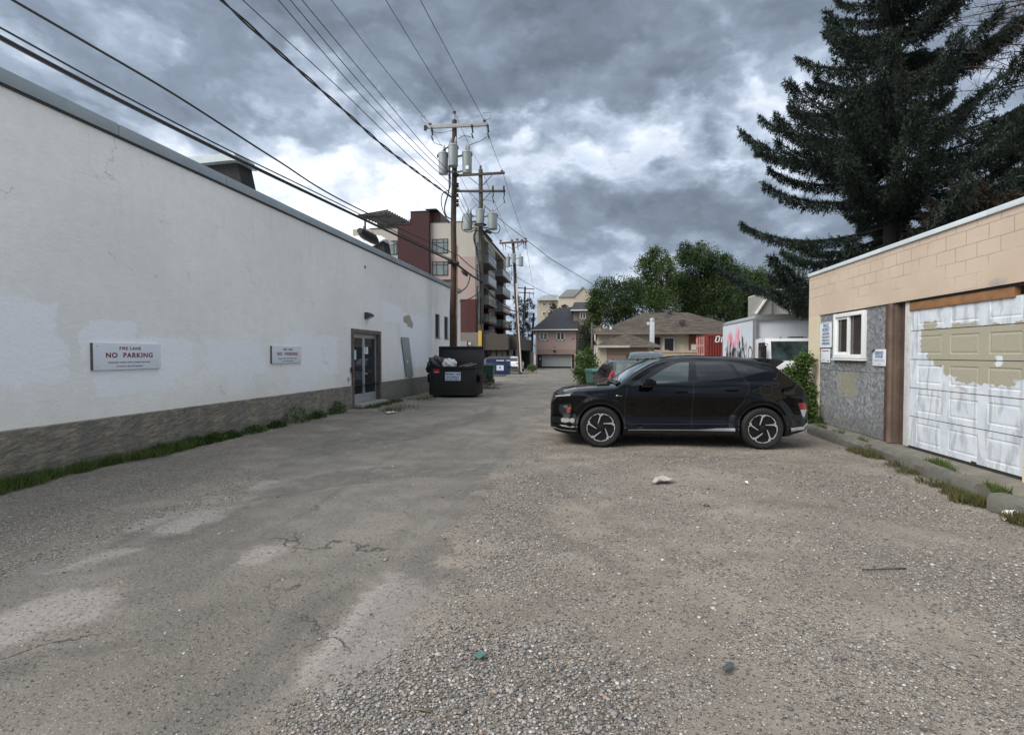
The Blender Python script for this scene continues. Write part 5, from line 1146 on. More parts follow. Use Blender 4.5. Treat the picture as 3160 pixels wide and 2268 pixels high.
cutout(T1, P(1457,395,-.2), .45); cutout(T1, P(1506,394,-.2), .45); MB().box(*(lambda q: (q.x-.07,q.x+.03,q.y-.1,q.y+.0,q.z-.1,q.z+.1))(P(1315,397,-.2))).build('arm_cap', MATS['fuse_dark'], T1)
tank(T1, P, 1368, 473, 538, .205, -.25, (.05,), 1); tank(T1, P, 1398.5, 449, 514, .205, -.42, (-.10,.12)); tank(T1, P, 1441.5, 470, 536, .205, -.25, (-.02,.06), -1)
MB().box(*(lambda q: (q.x-.06,q.x+.06,q.y-.01,q.y,q.z-.07,q.z+.07))(P(1441.5,517,-.46))).build('rating_plate', white_paint, T1)
MB().beam(P(1350,480,-.3), P(1385,452,-.4), .05, .03).beam(P(1350,480,-.3), P(1350,488,-.3), .05, .03).build('hanger_arm', MATS['fuse_dark'], T1)
loopwire(T1, [P(1332,428,-.2), P(1340,440,-.2), P(1352,446,-.25), P(1368,450,-.25)]); loopwire(T1, [P(1457,425,-.2), P(1432,420,-.25), P(1414,430,-.3)]); loopwire(T1, [P(1503,423,-.2), P(1480,437,-.25), P(1452,447,-.25), P(1441,455,-.25)])
loopwire(T1, [P(1325,386,-.15), P(1303,375,-.2), P(1300,360,-.2), P(1313,362,-.2)], .008); loopwire(T1, [P(1497,372,-.15), P(1513,365,-.2), P(1512,348,-.2), P(1490,350,-.2)], .008)
loopwire(T1, [P(1328,404,-.15), P(1360,411,-.15), P(1400,401,-.1)], .009); loopwire(T1, [P(1385,512,-.4), P(1386,560,-.35), P(1385,590,-.3), P(1372,640,-.3), P(1378,668,-.25), P(1393,676,-.12)], .028)
loopwire(T1, [P(1388,520,-.4), P(1389,580,-.35), P(1365,600,-.35), P(1364,640,-.3), P(1385,690,-.15)], .018); loopwire(T1, [P(1384,470,-.4), P(1388,500,-.55), P(1386,560,-.45)], .03)
for v in (543, 572, 590, 605, 622, 635):
    rk = MB(); q = P(1410,v,-.1); rk.lathe([(.03,-.07),(.08,-.05),(.05,0),(.08,.05),(.03,.07)], q+Vector((.03,-.06,0)), 10); rk.box(q.x-.08, q.x+.06, q.y-.08, q.y+.04, q.z-.02, q.z+.02); rk.build('insulator', MATS['fuse_dark'], T1)
MB().prism([(P(1405,565).x,P(1405,565).z),(P(1418,580).x,P(1418,580).z),(P(1405,590).x,P(1405,590).z)], -.2, -.1).build('wire_rack', MATS['fuse_dark'], T1)
MB().tube([P(1410,760,-.1)+Vector((.03,-.05,0)), P(1408,1075,-.1)+Vector((.03,-.05,0))], .025, 8).build('ground_conduit', MATS['honey_wood'], T1)
q = P(1398,811,-.22); MB().tube([q+Vector((-.24,-.02,.03)), q+Vector((-.2,-.02,.03)), q+Vector((.22,0,-.03)), q+Vector((.26,0,-.03))], [.04,.085,.085,.04], 14).build('splice_case', MATS['fuse_dark'], T1, smooth='auto')
# the big splice hanging on the cable before pole one
T2, B2, P2t = utility_pole(1483, 523, 1486, Y2, 'second grey utility pole with two dark crossarms and yellow guard at its foot', pole_g, .16, .12); P = on(T2, B2, Y2)
arm(T2, P, (1411,545), (1559,537), .11, .13, arm_dark); arm(T2, P, (1411,593), (1561,593), .11, .12, arm_dark)
br = MB()
for a, c in (((1447,547),(1478,572)), ((1518,542),(1490,572)), ((1450,594),(1478,625)), ((1512,596),(1490,620))): br.beam(P(*a,-.2), P(*c,-.1), .04, .03)
br.build('arm_brace', arm_dark, T2)
pin(T2, P(1483,523), .25, .08); pin(T2, P(1549,537,-.15), .25, .09)
for u in (1521, 1555): cutout(T2, P(u,587,-.2), .75)
up = MB()
for u in (1521, 1555): up.tube([P(u,574,-.2), P(u,590,-.2)], .05, 8)
up.build('arrester', MATS['fuse_dark'], T2)
tank(T2, P, 1443.5, 661, 710, .27, -.3, (.0,.18), 1); tank(T2, P, 1482, 648, 697, .24, -.42, (-.14,.22)); tank(T2, P, 1520, 660, 708, .29, -.3, (-.02,), -1)
MB().lathe([(.36,0),(.36,.03),(.05,.08)], P(1483,695,-.42), 24).build('mount_ring', MATS['fuse_dark'], T2)
loopwire(T2, [P(1428,670,-.3), P(1425,700,-.3), P(1430,712,-.3), P(1450,717,-.3), P(1475,705,-.3)], .025); loopwire(T2, [P(1537,690,-.3), P(1543,705,-.3), P(1535,720,-.3), P(1515,716,-.3), P(1492,700,-.3)], .025); loopwire(T2, [P(1470,710,-.2), P(1462,730,-.2), P(1466,755,-.2), P(1475,775,-.15)], .04)
loopwire(T2, [P(1478,712,-.25), P(1466,722,-.25), P(1470,780,-.2), P(1480,840,-.18), P(1481,1000,-.18)], .03); loopwire(T2, [P(1490,715,-.2), P(1494,745,-.2), P(1490,800,-.18), P(1489,1000,-.18)], .03)
loopwire(T2, [P(1440,659,-.3), P(1490,620,-.3), P(1521,623,-.2)], .01); loopwire(T2, [P(1520,655,-.3), P(1540,640,-.3), P(1555,625,-.2)], .01)
q = P(1507,716,-.3); MB().tube([q+Vector((-.22,0,.08)), q+Vector((-.15,0,.05)), q+Vector((.15,0,-.05)), q+Vector((.2,0,-.07))], [.03,.09,.09,.03], 12).build('splice_case', MATS['fuse_dark'], T2, smooth='auto')
yg = MB(); a, c = P(1481.5,1021,-.30), P(1481.5,1136,-.30)
yg.prism([(a.x-.10,c.z),(a.x+.10,c.z),(a.x+.10,a.z),(a.x-.10,a.z)], a.y-.04, a.y+.14); yg.build('pole_guard', mat('guard_yellow', (.60,.38,.075), .45, var=.15, vs=4, dirt=.15), T2, bevel=.03, label='bright yellow vertical plastic guard')
MB().tube([P(1490,1000,-.2), P(1490,1150,-.2)], .05, 8).build('ground_conduit', arm_dark, T2)
T3, B3, P3t = utility_pole(1583.5, 752, 1606, Y3, 'third utility pole leaning beside the blue dumpster with reddish crossarm', pole_m, .17, .13); P = on(T3, B3, Y3)
arm(T3, P, (1542,752), (1628,747), .14, .16, arm_red); br = MB().beam(P(1558,757,-.25), P(1580,768,-.1), .05, .04).beam(P(1612,752,-.25), P(1590,766,-.1), .05, .04); br.build('arm_brace', arm_dark, T3)
for u, v in ((1545,748), (1580,747), (1596,744), (1611,746), (1622,742)): pin(T3, P(u,v,-.15), .25, .13)
for u, v in ((1552,758), (1559,756), (1598,756), (1616,752), (1622,754)): cutout(T3, P(u,v,-.2), .45)
tank(T3, P, 1568, 793, 824, .20, -.3, (.02,), 1); tank(T3, P, 1585, 785, 813, .19, -.42, (-.1,)); tank(T3, P, 1607.5, 793, 822, .21, -.3, (-.08,), -1)
loopwire(T3, [P(1578,815,-.4), P(1580,840,-.3), P(1576,870,-.3), P(1565,886,-.3)], .025); MB().tube([P(1593,875,-.2), P(1600,1000,-.22), P(1609,1148,-.25)], .055, 8).build('riser_pipe', mat('riser_pale', (.55,.50,.45), .5, var=.1), T3, smooth='auto', label='pale riser pipe running down the pole')
T4, B4, P4t = utility_pole(1620.5, 885, 1610, Y4, 'fourth utility pole with two short crossarms rising out of the small tree', pole_g, .17, .13); P = on(T4, B4, Y4)
arm(T4, P, (1598,889), (1649,893), .14, .12, arm_dark); arm(T4, P, (1599,903), (1648,906), .14, .12, arm_dark)
for u in (1634, 1646): cutout(T4, P(u,902,-.2), .9)
tk = tank(T4, P, 1600, 915, 930, .22, -.3, (0,))
T5, B5, P5t = utility_pole(1647, 966, 1637, Y5, 'short dark leaning pole at the corner of the pink house', mat('pole_dark', (.025,.022,.02), .85), .2, .17)
def cable(name, pts, r, lab, sag=0, cat='overhead wire', m=wire_m, n=24, group='overhead wires'):
    pts = [Vector(p) for p in pts]; q = []
    for a, c in zip(pts, pts[1:]):
        for i in range(n): s = i/n; w = a.lerp(c, s); w.z -= sag*4*s*(1-s); q.append(w)
    q.append(pts[-1]); o = MB().tube(q, r, 6).build(name, m, smooth=True); return tag(o, lab, cat, group)
def cd(u, v, dep): d_ = ray(u, v); return Vector(_C+d_*dep)        # point at camera depth dep
def extend(a, c, k): return a+(a-c)*k
W1 = lambda u, v, dy=0: PY(u, v, Y1+dy)
# communication cables, near span into pole one (7 m out over the left wall)
a = cd(0, 118, 6.6); e = W1(1396, 806, -.2)
def span(pix, deps): return [cd(u, v, k) for (u, v), k in zip(pix, deps)]
def smooth_cable(name, pts, r, lab, m=wire_m, twist=None, group='overhead wires'):
    q = []
    for i in range(len(pts)-1):
        p0, p1, p2, p3 = pts[max(i-1,0)], pts[i], pts[i+1], pts[min(i+2,len(pts)-1)]
        for k in range(16):
            s = k/16; q.append(.5*((2*p1)+(p2-p0)*s+(2*p0-5*p1+4*p2-p3)*s*s+(3*p1-p0-3*p2+p3)*s**3))
    q.append(pts[-1]); mb = MB()
    if twist:
        q2 = []; 
        for a_, c_ in zip(q, q[1:]):
            for k in range(6): q2.append(a_.lerp(c_, k/6))
        dist = 0; A_ = []; C_ = []
        for i, w in enumerate(q2):
            if i: dist += (w-q2[i-1]).length
            o_ = Vector((math.cos(dist*twist), 0, math.sin(dist*twist)))*r*.9; A_.append(w+o_); C_.append(w-o_)
        mb.tube(A_, r*.8, 5).tube(C_, r*.8, 5)
    else: mb.tube(q, r, 6)
    return tag(mb.build(name, m, smooth=True), lab, 'overhead wire', group)
def hdep(u, v, z): d_ = ray(u, v); return (z-EYE)/d_[2]            # camera depth at which the ray reaches height z
zc = e.z
def hz_pts(pix, z0, z1): n_ = len(pix); return [cd(u, v, hdep(u, v, z0+(z1-z0)*i/(n_-1))) for i, (u, v) in enumerate(pix)]
pA = hz_pts([(-160,20),(0,112),(360,302),(690,468),(1010,622)], 5.75, zc+.03)+[e]
smooth_cable('telephone_cable', [p+Vector((0,0,-.02)) for p in pA], .036, 'thickest black telephone cable bundle sweeping low over the white wall', twist=None)
pB = hz_pts([(-160,0),(0,86),(360,284),(690,456),(1010,612)], 5.80, zc+.06)+[e+Vector((0,0,.05))]
smooth_cable('telephone_cable', pB, .014, 'thin lashing wire running just above the thickest cable bundle')
pC = hz_pts([(-120,-95),(37,0),(270,135),(550,300),(850,492),(1080,632)], 6.3, zc+.28)+[W1(1412,788,-.2)]
smooth_cable('telephone_cable', pC, .019, 'single black cable a little above the thick bundle, entering from the top left corner')
# splice enclosure on the bundle
qs = hz_pts([(1110,712),(1122,722),(1150,737),(1160,746)], zc-.10, zc-.20)
t_ = empty('cable_splice_case', Matrix.Translation(qs[0]), 'bulky black splice case hanging from the cable bundle over the roof edge', 'splice case')
q0 = [p-qs[0] for p in qs]; MB().tube(q0, [.09,.155,.165,.11], 14).build('case', MATS['fuse_dark'], t_, smooth='auto', bevel=0); MB().tube([q0[1]+Vector((0,0,.12)), q0[1]+Vector((0,0,.24))], .02, 6).tube([q0[2]+Vector((0,0,.12)), q0[2]+Vector((0,0,.24))], .02, 6).build('hanger', steel_m, t_)
smooth_cable('service_cable', hz_pts([(610,-75),(683,0),(850,153),(1038,320),(1212,474)], 8.9, P1t.z*0+W1(1393,609).z)+[W1(1393,609,-.1)], .028, 'twisted black service cable sagging into the middle of the nearest pole', twist=3.2)
for (pix, ze, lab) in (([(690,-70),(748,0),(1043,270),(1250,470)], (1393,600), 'thin wire just right of the twisted service cable'),
                      ([(800,-70),(858,0),(1110,290),(1300,483)], (1400,575), 'left wire of the close set of three thin wires'),
                      ([(835,-75),(895,0),(1130,278),(1310,474)], (1404,560), 'middle wire of the close set of three thin wires'),
                      ([(870,-78),(931,0),(1150,262),(1320,462)], (1406,548), 'right wire of the close set of three thin wires')):
    z1 = W1(*ze).z; smooth_cable('power_line', hz_pts(pix, z1+.5, z1+.05)+[W1(*ze, -.12)], .011, lab)
for (pix, ze, lab) in (([(960,-70),(1021,0),(1180,205)], (1328,386), 'high voltage wire ending at the left insulator of the nearest pole'),
                      ([(1150,-70),(1190,0),(1300,180)], (1402,344), 'high voltage wire ending at the tip of the nearest pole'),
                      ([(1268,-70),(1297,0),(1400,195)], (1495,375), 'high voltage wire ending at the right insulator of the nearest pole')):
    z1 = W1(*ze).z; smooth_cable('power_line', hz_pts(pix, z1+.3, z1+.02)+[W1(*ze, -.12)], .011, lab)
W2 = lambda u, v: PY(u, v, Y2-.15); W3 = lambda u, v: PY(u, v, Y3-.15); W4 = lambda u, v: PY(u, v, Y4)
cable('power_line', [W1(1328,386), W2(1417,536)], .010, 'left high wire from the nearest pole to the second pole', .15)
cable('power_line', [W1(1402,344), W2(1483,513)], .010, 'middle high wire from the nearest pole to the second pole', .15)
cable('power_line', [W1(1495,375), W2(1549,524)], .010, 'right high wire from the nearest pole to the second pole', .15)
cable('power_line', [W2(1417,540), W3(1545,745)], .012, 'left high wire from the second pole to the leaning third pole', .25)
cable('power_line', [W2(1483,513), W3(1580,743)], .012, 'middle high wire from the second pole to the leaning third pole', .25)
cable('power_line', [W2(1549,524), W3(1621,738)], .012, 'right high wire from the second pole to the leaning third pole', .25)
for (a, c, lab) in (((1408,560),(1478,700),'uppermost low wire between the nearest and second poles'), ((1408,590),(1476,715),'second low wire between the nearest and second poles'), ((1410,620),(1478,728),'lowest thin wire between the nearest and second poles')):
    cable('power_line', [W1(*a), W2(*c)], .012, lab, .15)
for (a, c, lab) in (((1488,712),(1583,850),'uppermost low wire between the second and third poles'), ((1488,735),(1586,868),'middle low wire between the second and third poles'), ((1488,760),(1588,885),'lowest low wire between the second and third poles')):
    cable('power_line', [W2(*a), W3(*c)], .016, lab, .2)
cable('telephone_cable', [W1(1400,808), W2(1484,868)], .05, 'thick telephone cable from the nearest pole to the second pole', .05)
cable('telephone_cable', [W1(1415,788), W2(1484,842)], .02, 'thin telephone cable from the nearest pole to the second pole', .08)
cable('telephone_cable', [W2(1484,868), W3(1594,960)], .05, 'thick telephone cable from the second pole to the third pole', .45)
cable('telephone_cable', [W3(1594,960), W4(1616,1010)], .05, 'telephone cable from the third pole to the fourth pole', .3)
cable('power_line', [W3(1580,745), W4(1602,888)], .014, 'left wire from the third pole to the fourth pole', .4); cable('power_line', [W3(1622,740), W4(1648,890)], .014, 'right wire from the third pole to the fourth pole', .4)
cable('service_cable', [W2(1486,628), PY(1570,700,32.5), PY(1600,722,33.5), PY(1700,800,36.5), PY(1850,890,41)], .018, 'service wire dropping from the second pole across the sky to the bungalow trees', 0)
cable('service_cable', [W3(1590,852), PY(1712,917,60)], .02, 'faint service wire from the third pole toward the beige building', .1)
smooth_cable('service_cable', [W1(1405,910,-.1), PY(1440,885,24), PY(1452,848,26)], .03, 'drooping service loop between the nearest pole and the cable bundle')
cable('service_cable', [PY(1421,930,26), W2(1478,902)], .03, 'short service cable from the white building corner to the second pole', .1)
q = PY(1434,842,24.5); o = MB().tube([q+Vector((-.15,0,.1)), q, q+Vector((.14,0,-.16))], [.05,.12,.05], 10).build('cable_splice_case', MATS['fuse_dark'], smooth='auto'); tag(o, 'small black splice case on the cable between the nearest and second poles', 'splice case')

# ================================================================ FAR BUILDINGS
def poly_block(parent, name, pix, Y, depth, m, label=None, zb=None):
    pts = [XZ(u, v, Y) for u, v in pix]
    o = MB(parent.matrix_world.inverted()).prism(pts, Y, Y+depth).build(name, m, parent, label=label); return o
AY = 66.0
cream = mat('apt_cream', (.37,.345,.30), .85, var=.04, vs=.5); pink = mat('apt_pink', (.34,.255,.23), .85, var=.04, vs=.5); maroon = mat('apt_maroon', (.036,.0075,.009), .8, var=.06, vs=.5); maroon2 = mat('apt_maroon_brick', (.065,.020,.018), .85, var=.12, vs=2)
trim_d = mat('apt_trim', (.035,.03,.032), .6, var=0); apt_grey = mat('apt_grey', (.21,.20,.185), .85, var=.06)
xc, zt = XZ(1468, 687, AY); xl, _ = XZ(1138, 693, AY); z_ = lambda v: XZ(1400, v, AY)[1]
AP = empty('apartment_building', Matrix.Translation((xc, AY, -.5)), 'tall cream, pink and maroon apartment building with balconies behind the nearest pole', 'building')
IM = AP.matrix_world.inverted()
def apx(u): return XZ(u, 900, AY)[0]
DEP = 27.0
def bandbox(name, x0, x1, z0, z1, y0, y1, m, lab=None): return MB(IM).box(x0, x1, y0, y1, z0, z1).build(name, m, AP, label=lab)
bandbox('wall', apx(1329), xc-1.3, z_(793), z_(686), AY, AY+12, cream); bandbox('wall', apx(1329), xc-1.3, z_(924), z_(793)-.002, AY, AY+12, pink); bandbox('wall', apx(1329), xc-1.3, -1, z_(924)-.002, AY, AY+12, maroon2)
# chamfered corner bay
def cham(z0, z1, m): 
    mb = MB(IM); P_ = [(xc-1.3, AY+.001), (xc-.1, AY+.1), (xc, AY+3.2), (xc-1.3, AY+3.2)]
    mb.prism(P_, z0, z1, 'xy'); mb.build('wall', m, AP)
cham(z_(793), z_(686), cream); cham(z_(924), z_(793)-.002, pink); cham(-1, z_(924)-.002, maroon2)
bandbox('wall', xl, apx(1233), -1, z_(694), AY+.6, AY+12, cream); bandbox('wall', XZ(1089,709,AY+6)[0], xl, -1, XZ(1100,708,AY+6)[1], AY+6, AY+14, cream)
bandbox('tower', apx(1233), apx(1329)-.004, -1, z_(690), AY-.6, AY+11, maroon, 'deep maroon stair tower'); bandbox('tower', apx(1273), apx(1329)-.004, z_(690), z_(653), AY-.6, AY+4, maroon); bandbox('tower', apx(1270), apx(1274), z_(690), z_(675), AY-.6, AY+4, maroon)
bandbox('penthouse', apx(1329), XZ(1360,650,AY+1)[0], z_(690), z_(648), AY+1.0, AY+9, mat('apt_brown', (.115,.07,.065), .85)); bandbox('penthouse', apx(1318), XZ(1358,650,AY+1)[0], z_(648), z_(646), AY-.65, AY+9, trim_d)
cp = MB(IM); cp.box(apx(1329)-.1, xc+.05, AY-.06, AY+12, z_(686), z_(684.3)).box(xl-.1, apx(1233), AY+.5, AY+12, z_(694), z_(692)).box(apx(1233)-.05, apx(1273), AY-.68, AY+.0, z_(690), z_(688.6)).box(apx(1272), apx(1329)+.03, AY-.68, AY+.1, z_(653), z_(651.5))
cp.build('coping', trim_d, AP)
def aptwin(u0, v0, u1, v1, Yp=AY-.01):
    a, zt_ = XZ(u0, v0, Yp); c, zb_ = XZ(u1, v1, Yp); mb = MB(IM); w = .09
    for (x0, x1, z0, z1) in ((a,a+w,zb_,zt_),(c-w,c,zb_,zt_),(a,c,zt_-w,zt_),(a,c,zb_,zb_+w),(a+(c-a)*.25,a+(c-a)*.25+w,zb_,zt_),(a+(c-a)*.75-w,a+(c-a)*.75,zb_,zt_),(a,c,zb_+(zt_-zb_)*.75-w/2,zb_+(zt_-zb_)*.75+w/2)): mb.box(x0, x1, Yp-.07, Yp+.02, z0, z1)
    o = mb.build('window', trim_d, AP); MB(IM).box(a, c, Yp-.03, Yp-.01, zb_, zt_).build('pane', mat('apt_glass', (.11,.14,.14), .08, var=.5, vs=.8, ior=1.6), o)
aptwin(1334.5,738.5,1382.5,781.5); aptwin(1334.5,808,1382.5,850); aptwin(1334.5,873,1382.5,915); aptwin(1190,744,1226,786,AY+.59); aptwin(1190,814,1226,855,AY+.59)
MB(IM).box(apx(1362), apx(1394), AY-.5, AY, z_(866), z_(864)).build('window_canopy', trim_d, AP)
def sidewin(y0, y1, z0, z1, x=None):
    x = xc if x is None else x; mb = MB(IM).box(x-.03, x+.03, y0, y1, z0, z1); o = mb.build('window', trim_d, AP); MB(IM).box(x+.02, x+.05, y0+.1, y1-.1, z0+.1, z1-.1).build('pane', MATS['apt_glass'], o)
floors = [z_(v) for v in (782, 851, 917, 979, 1033)]
FH = floors[0]-floors[1]
# side face: bays with recessed balconies, running away along the alley
XS = xc-.35
sw = MB(IM); RD = 1.9
bays = [(AY+4.2, AY+10.4), (AY+16.2, AY+24.5)]
ys = [AY+3.2, AY+4.2, AY+10.4, AY+16.2, AY+24.5, AY+DEP]
zroof = z_(700)
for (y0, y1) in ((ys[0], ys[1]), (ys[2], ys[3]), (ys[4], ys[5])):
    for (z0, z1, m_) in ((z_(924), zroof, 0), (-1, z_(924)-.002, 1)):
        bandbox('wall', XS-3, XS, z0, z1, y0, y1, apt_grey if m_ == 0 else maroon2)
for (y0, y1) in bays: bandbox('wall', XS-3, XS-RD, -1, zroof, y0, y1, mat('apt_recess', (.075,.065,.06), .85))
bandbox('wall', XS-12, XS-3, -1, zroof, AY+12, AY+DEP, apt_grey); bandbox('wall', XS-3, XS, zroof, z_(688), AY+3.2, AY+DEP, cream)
MB(IM).box(XS-3, XS+.25, AY+3.2, AY+DEP+.1, z_(688), z_(685.5)).build('coping', trim_d, AP)
pale_m = mat('balcony_slab', (.17,.15,.14), .8); rail_m = mat('balcony_glass', (.12,.135,.135), .15, var=.3)
for k, fz in enumerate(floors):
    for j, (y0, y1) in enumerate(bays):
        z0 = fz-.35
        if k == 4 and j == 0: pass
        o = MB(IM).box(XS-RD, XS+1.25, y0-.15, y1+.1, z0-.28, z0).build('balcony', pale_m if k < 3 else maroon2, AP)
        MB(IM).box(XS-RD, XS+1.2, y0+.0, y0+.06, z0, z0+1.05).box(XS+1.14, XS+1.2, y0, y1, z0, z0+1.05).build('railing', rail_m, o)
        rr_ = MB(IM).box(XS-RD, XS+1.22, y0-.03, y0+.03, z0+1.05, z0+1.12).box(XS+1.16, XS+1.23, y0, y1, z0+1.05, z0+1.12).build('handrail', trim_d, o)
    sidewin(AY+11.2, AY+12.5, fz-.1, fz+1.6, XS); sidewin(AY+13.2, AY+15.4, fz-.3, fz+1.8, XS)
    sidewin(AY+.9, AY+2.4, fz-.35, fz+1.55, xc-.02)
# pergola on the roof
pg = MB(IM); z0, z1 = XZ(1150,690,AY+6)[1], XZ(1160,664,AY+6)[1]; a, c = XZ(1120,680,AY+4)[0], XZ(1228,680,AY+4)[0]
for i in range(12): y = AY+3+i*.8; pg.beam((a-.6+i*.12, y, z0+.35+i*.05), (c-1.0+i*.05, y, z0+.95-.0+i*.03), .10, .20)
for xx in (a+.5, c-1.6):
    for yy in (AY+3.6, AY+11): pg.beam((xx, yy, z0-1.4), (xx, yy, z0+.7), .2, .2)
pg.box(a-.6, c-1.0, AY+4, AY+4.15, z0+.3, z0+.5).box(a, c-1.2, AY+9, AY+11.4, z0+.2, z0+1.0)
pg.build('pergola', mat('pergola_dark', (.022,.02,.02), .8), AP)
# podium parkade in front of the block
PO = empty('parkade', Matrix.Translation((XZ(1520,1100,62)[0], 62, -.5)), 'dark brown clad parkade with an open ground level under the apartments', 'building'); IP = PO.matrix_world.inverted()
bx = lambda u, Y=62: XZ(u, 1060, Y)[0]; bz = lambda v, Y=62: XZ(1500, v, Y)[1]
MB(IP).box(bx(1424), bx(1568), 62, 80, bz(1080), bz(1031)).build('upper_wall', mat('parkade_brown', (.055,.046,.034), .8, var=.1), PO); MB(IP).box(bx(1568), bx(1597), 63.5, 80, bz(1080), bz(1040)).build('upper_wall', MATS['parkade_brown'], PO)
MB(IP).box(bx(1424), bx(1488), 61.6, 61.95, bz(1120), bz(1026)).build('side_wall', mat('parkade_taupe', (.15,.135,.115), .85), PO)
MB(IP).box(bx(1424), bx(1444), 61.4, 61.59, bz(1100), bz(1053)).build('door', mat('parkade_door', (.25,.235,.21), .8), PO)
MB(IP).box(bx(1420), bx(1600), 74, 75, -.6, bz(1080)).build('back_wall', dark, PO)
cl_ = MB(IP)
for u in (1490, 1522, 1540, 1556, 1575, 1596): cl_.box(bx(u)-.25, bx(u)+.25, 62.3, 62.8, -.6, bz(1080))
cl_.build('column', mat('column_dark', (.03,.028,.026), .8), PO)
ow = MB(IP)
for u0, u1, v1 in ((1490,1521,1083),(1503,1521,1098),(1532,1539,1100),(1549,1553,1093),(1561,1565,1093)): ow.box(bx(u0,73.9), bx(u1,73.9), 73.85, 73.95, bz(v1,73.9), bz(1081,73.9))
ow.build('daylight_panel', mat('painted_daylight', (.6,.62,.63), .8, var=.1), PO)  # pale panels paint slots of daylight onto the near-black back wall
q = XZ(1449,1060,61.3); o = MB().lathe([(0,-.03),(.16,-.03),(.16,0),(0,0)], (q[0],61.3,q[1]), 12, 'y').build('wall_light', clear_lens, PO); o.matrix_parent_inverse = IP
# pink house with garage at the end of the alley
HY = 79.0; hx_ = lambda u, Y=HY: XZ(u, 1060, Y)[0]; hz = lambda v, Y=HY: XZ(1700, v, Y)[1]
PH = empty('pink_house', Matrix.Translation((hx_(1715), HY, -.56)), 'pink stucco house with dark hip roof and wide garage door at the alley end', 'house'); IH = PH.matrix_world.inverted()
stc = mat('house_pink', (.36,.265,.235), .85, var=.05); stc2 = mat('house_pink_dark', (.30,.20,.175), .85, var=.06); hroof = mat('roof_charcoal', (.028,.030,.036), .9, var=.3, vs=3); eave = mat('eave_white', (.60,.56,.52), .5, var=0)
MB(IH).box(hx_(1654), hx_(1777), HY, HY+12, hz(1078), hz(1022)).build('wall', stc, PH); MB(IH).box(hx_(1654), hx_(1777), HY-.10, HY+.3, hz(1094), hz(1078)-.002).build('lintel', stc2, PH)
MB(IH).box(hx_(1654), hx_(1658), HY-.10, HY+.6, -.7, hz(1094)-.002).build('wall', stc2, PH); MB(IH).box(hx_(1771.5), hx_(1777), HY-.10, HY+.6, -.7, hz(1094)-.002).build('wall', stc2, PH)
MB(IH).box(hx_(1658), hx_(1772), HY+.62, HY+1, -.7, hz(1094)).build('garage_recess', mat('recess_brown', (.06,.035,.03), .9), PH)
gdh = MB(IH).box(hx_(1671), hx_(1763), HY+.5, HY+.6, hz(1131), hz(1096)).build('garage_door', mat('far_garage_door', (.36,.38,.36), .6, var=.04), PH)
gl = MB(IH)
for k in range(1, 4): zz = hz(1131)+(hz(1096)-hz(1131))*k/4; gl.box(hx_(1671), hx_(1763), HY+.49, HY+.5, zz-.015, zz+.015)
gl.build('door_seam', mat('seam_grey', (.2,.21,.2), .7), gdh); MB(IH).box(hx_(1763), hx_(1765), HY+.3, HY+.6, -.7, hz(1095)).build('jamb', eave, PH)
MB(IH).box(hx_(1658), hx_(1763), HY+.45, HY+.62, -.6, hz(1131)).build('door_gap', dark, gdh)
ze = hz(1020); x0, x1 = hx_(1638.5), hx_(1784); ap_x, ap_z = XZ(1762, 950, HY+5)
MB(IH).add([(x0,HY-.8,ze),(x1,HY-.8,ze),(x1,HY+12.5,ze),(x0,HY+12.5,ze),(ap_x-2.2,HY+5.5,ap_z),(x1,HY+5.5,ap_z+.3)], [(0,1,5,4),(0,4,3),(3,4,5,2),(1,2,5),(0,3,2,1)]).build('roof', hroof, PH)
MB(IH).box(x0, x1, HY-.86, HY-.78, ze-.02, ze+.14).build('fascia', eave, PH); MB(IH).tube([(hx_(1654.5),HY-.2,ze),(hx_(1654.5),HY-.2,hz(1098))], .07, 8).build('downpipe', eave, PH)
def hwin(u0, v0, u1, v1, Yp, parent=PH, Mi=None, m=eave):
    Mi = Mi or IH; a, zt_ = XZ(u0, v0, Yp); c, zb_ = XZ(u1, v1, Yp); w = .13; mb = MB(Mi)
    for (x0, x1, z0, z1) in ((a,a+w,zb_,zt_),(c-w,c,zb_,zt_),(a,c,zt_-w*.7,zt_),(a,c,zb_,zb_+w*1.3),((a+c)/2-w/2,(a+c)/2+w/2,zb_,zt_)): mb.box(x0, x1, Yp-.08, Yp, z0, z1)
    o = mb.build('window', m, parent); MB(Mi).box(a, c, Yp-.04, Yp-.02, zb_, zt_).build('pane', glass_dark, o)
hwin(1665,1025.5,1690,1051,HY-.005); hwin(1717,1025,1742.5,1051,HY-.005)
s = MB(IH).box(hx_(1707.5), hx_(1716), HY-.3, HY-.1, hz(1085), hz(1081)).build('wall_light', dark, PH); MB(IH).box(hx_(1711), hx_(1714), HY-.08, HY, hz(1072.5), hz(1070)).box(hx_(1766), hx_(1772), HY-.06, HY, hz(1047), hz(1045)).build('vent', dark, PH)
wx0, wx1 = XZ(1770, 960, HY+1.5)[0], XZ(1850, 960, HY+1.5)[0]
MB(IH).box(wx0, wx1, HY+1.5, HY+11, -.7, hz(955)).build('wall', mat('house_wing', (.20,.155,.14), .85, var=.05), PH); z0 = XZ(1780,957,HY+.8)[1]; z1 = XZ(1780,930,HY+4)[1]
MB(IH).add([(XZ(1761,957,HY+.8)[0],HY+.8,z0),(wx1,HY+.8,z0),(wx1,HY+5.5,z1),(wx0,HY+5.5,z1),(XZ(1761,957,HY+.8)[0],HY+11,z0),(wx1,HY+11,z0)], [(0,1,2,3),(3,2,5,4),(0,3,4)]).build('roof', hroof, PH)
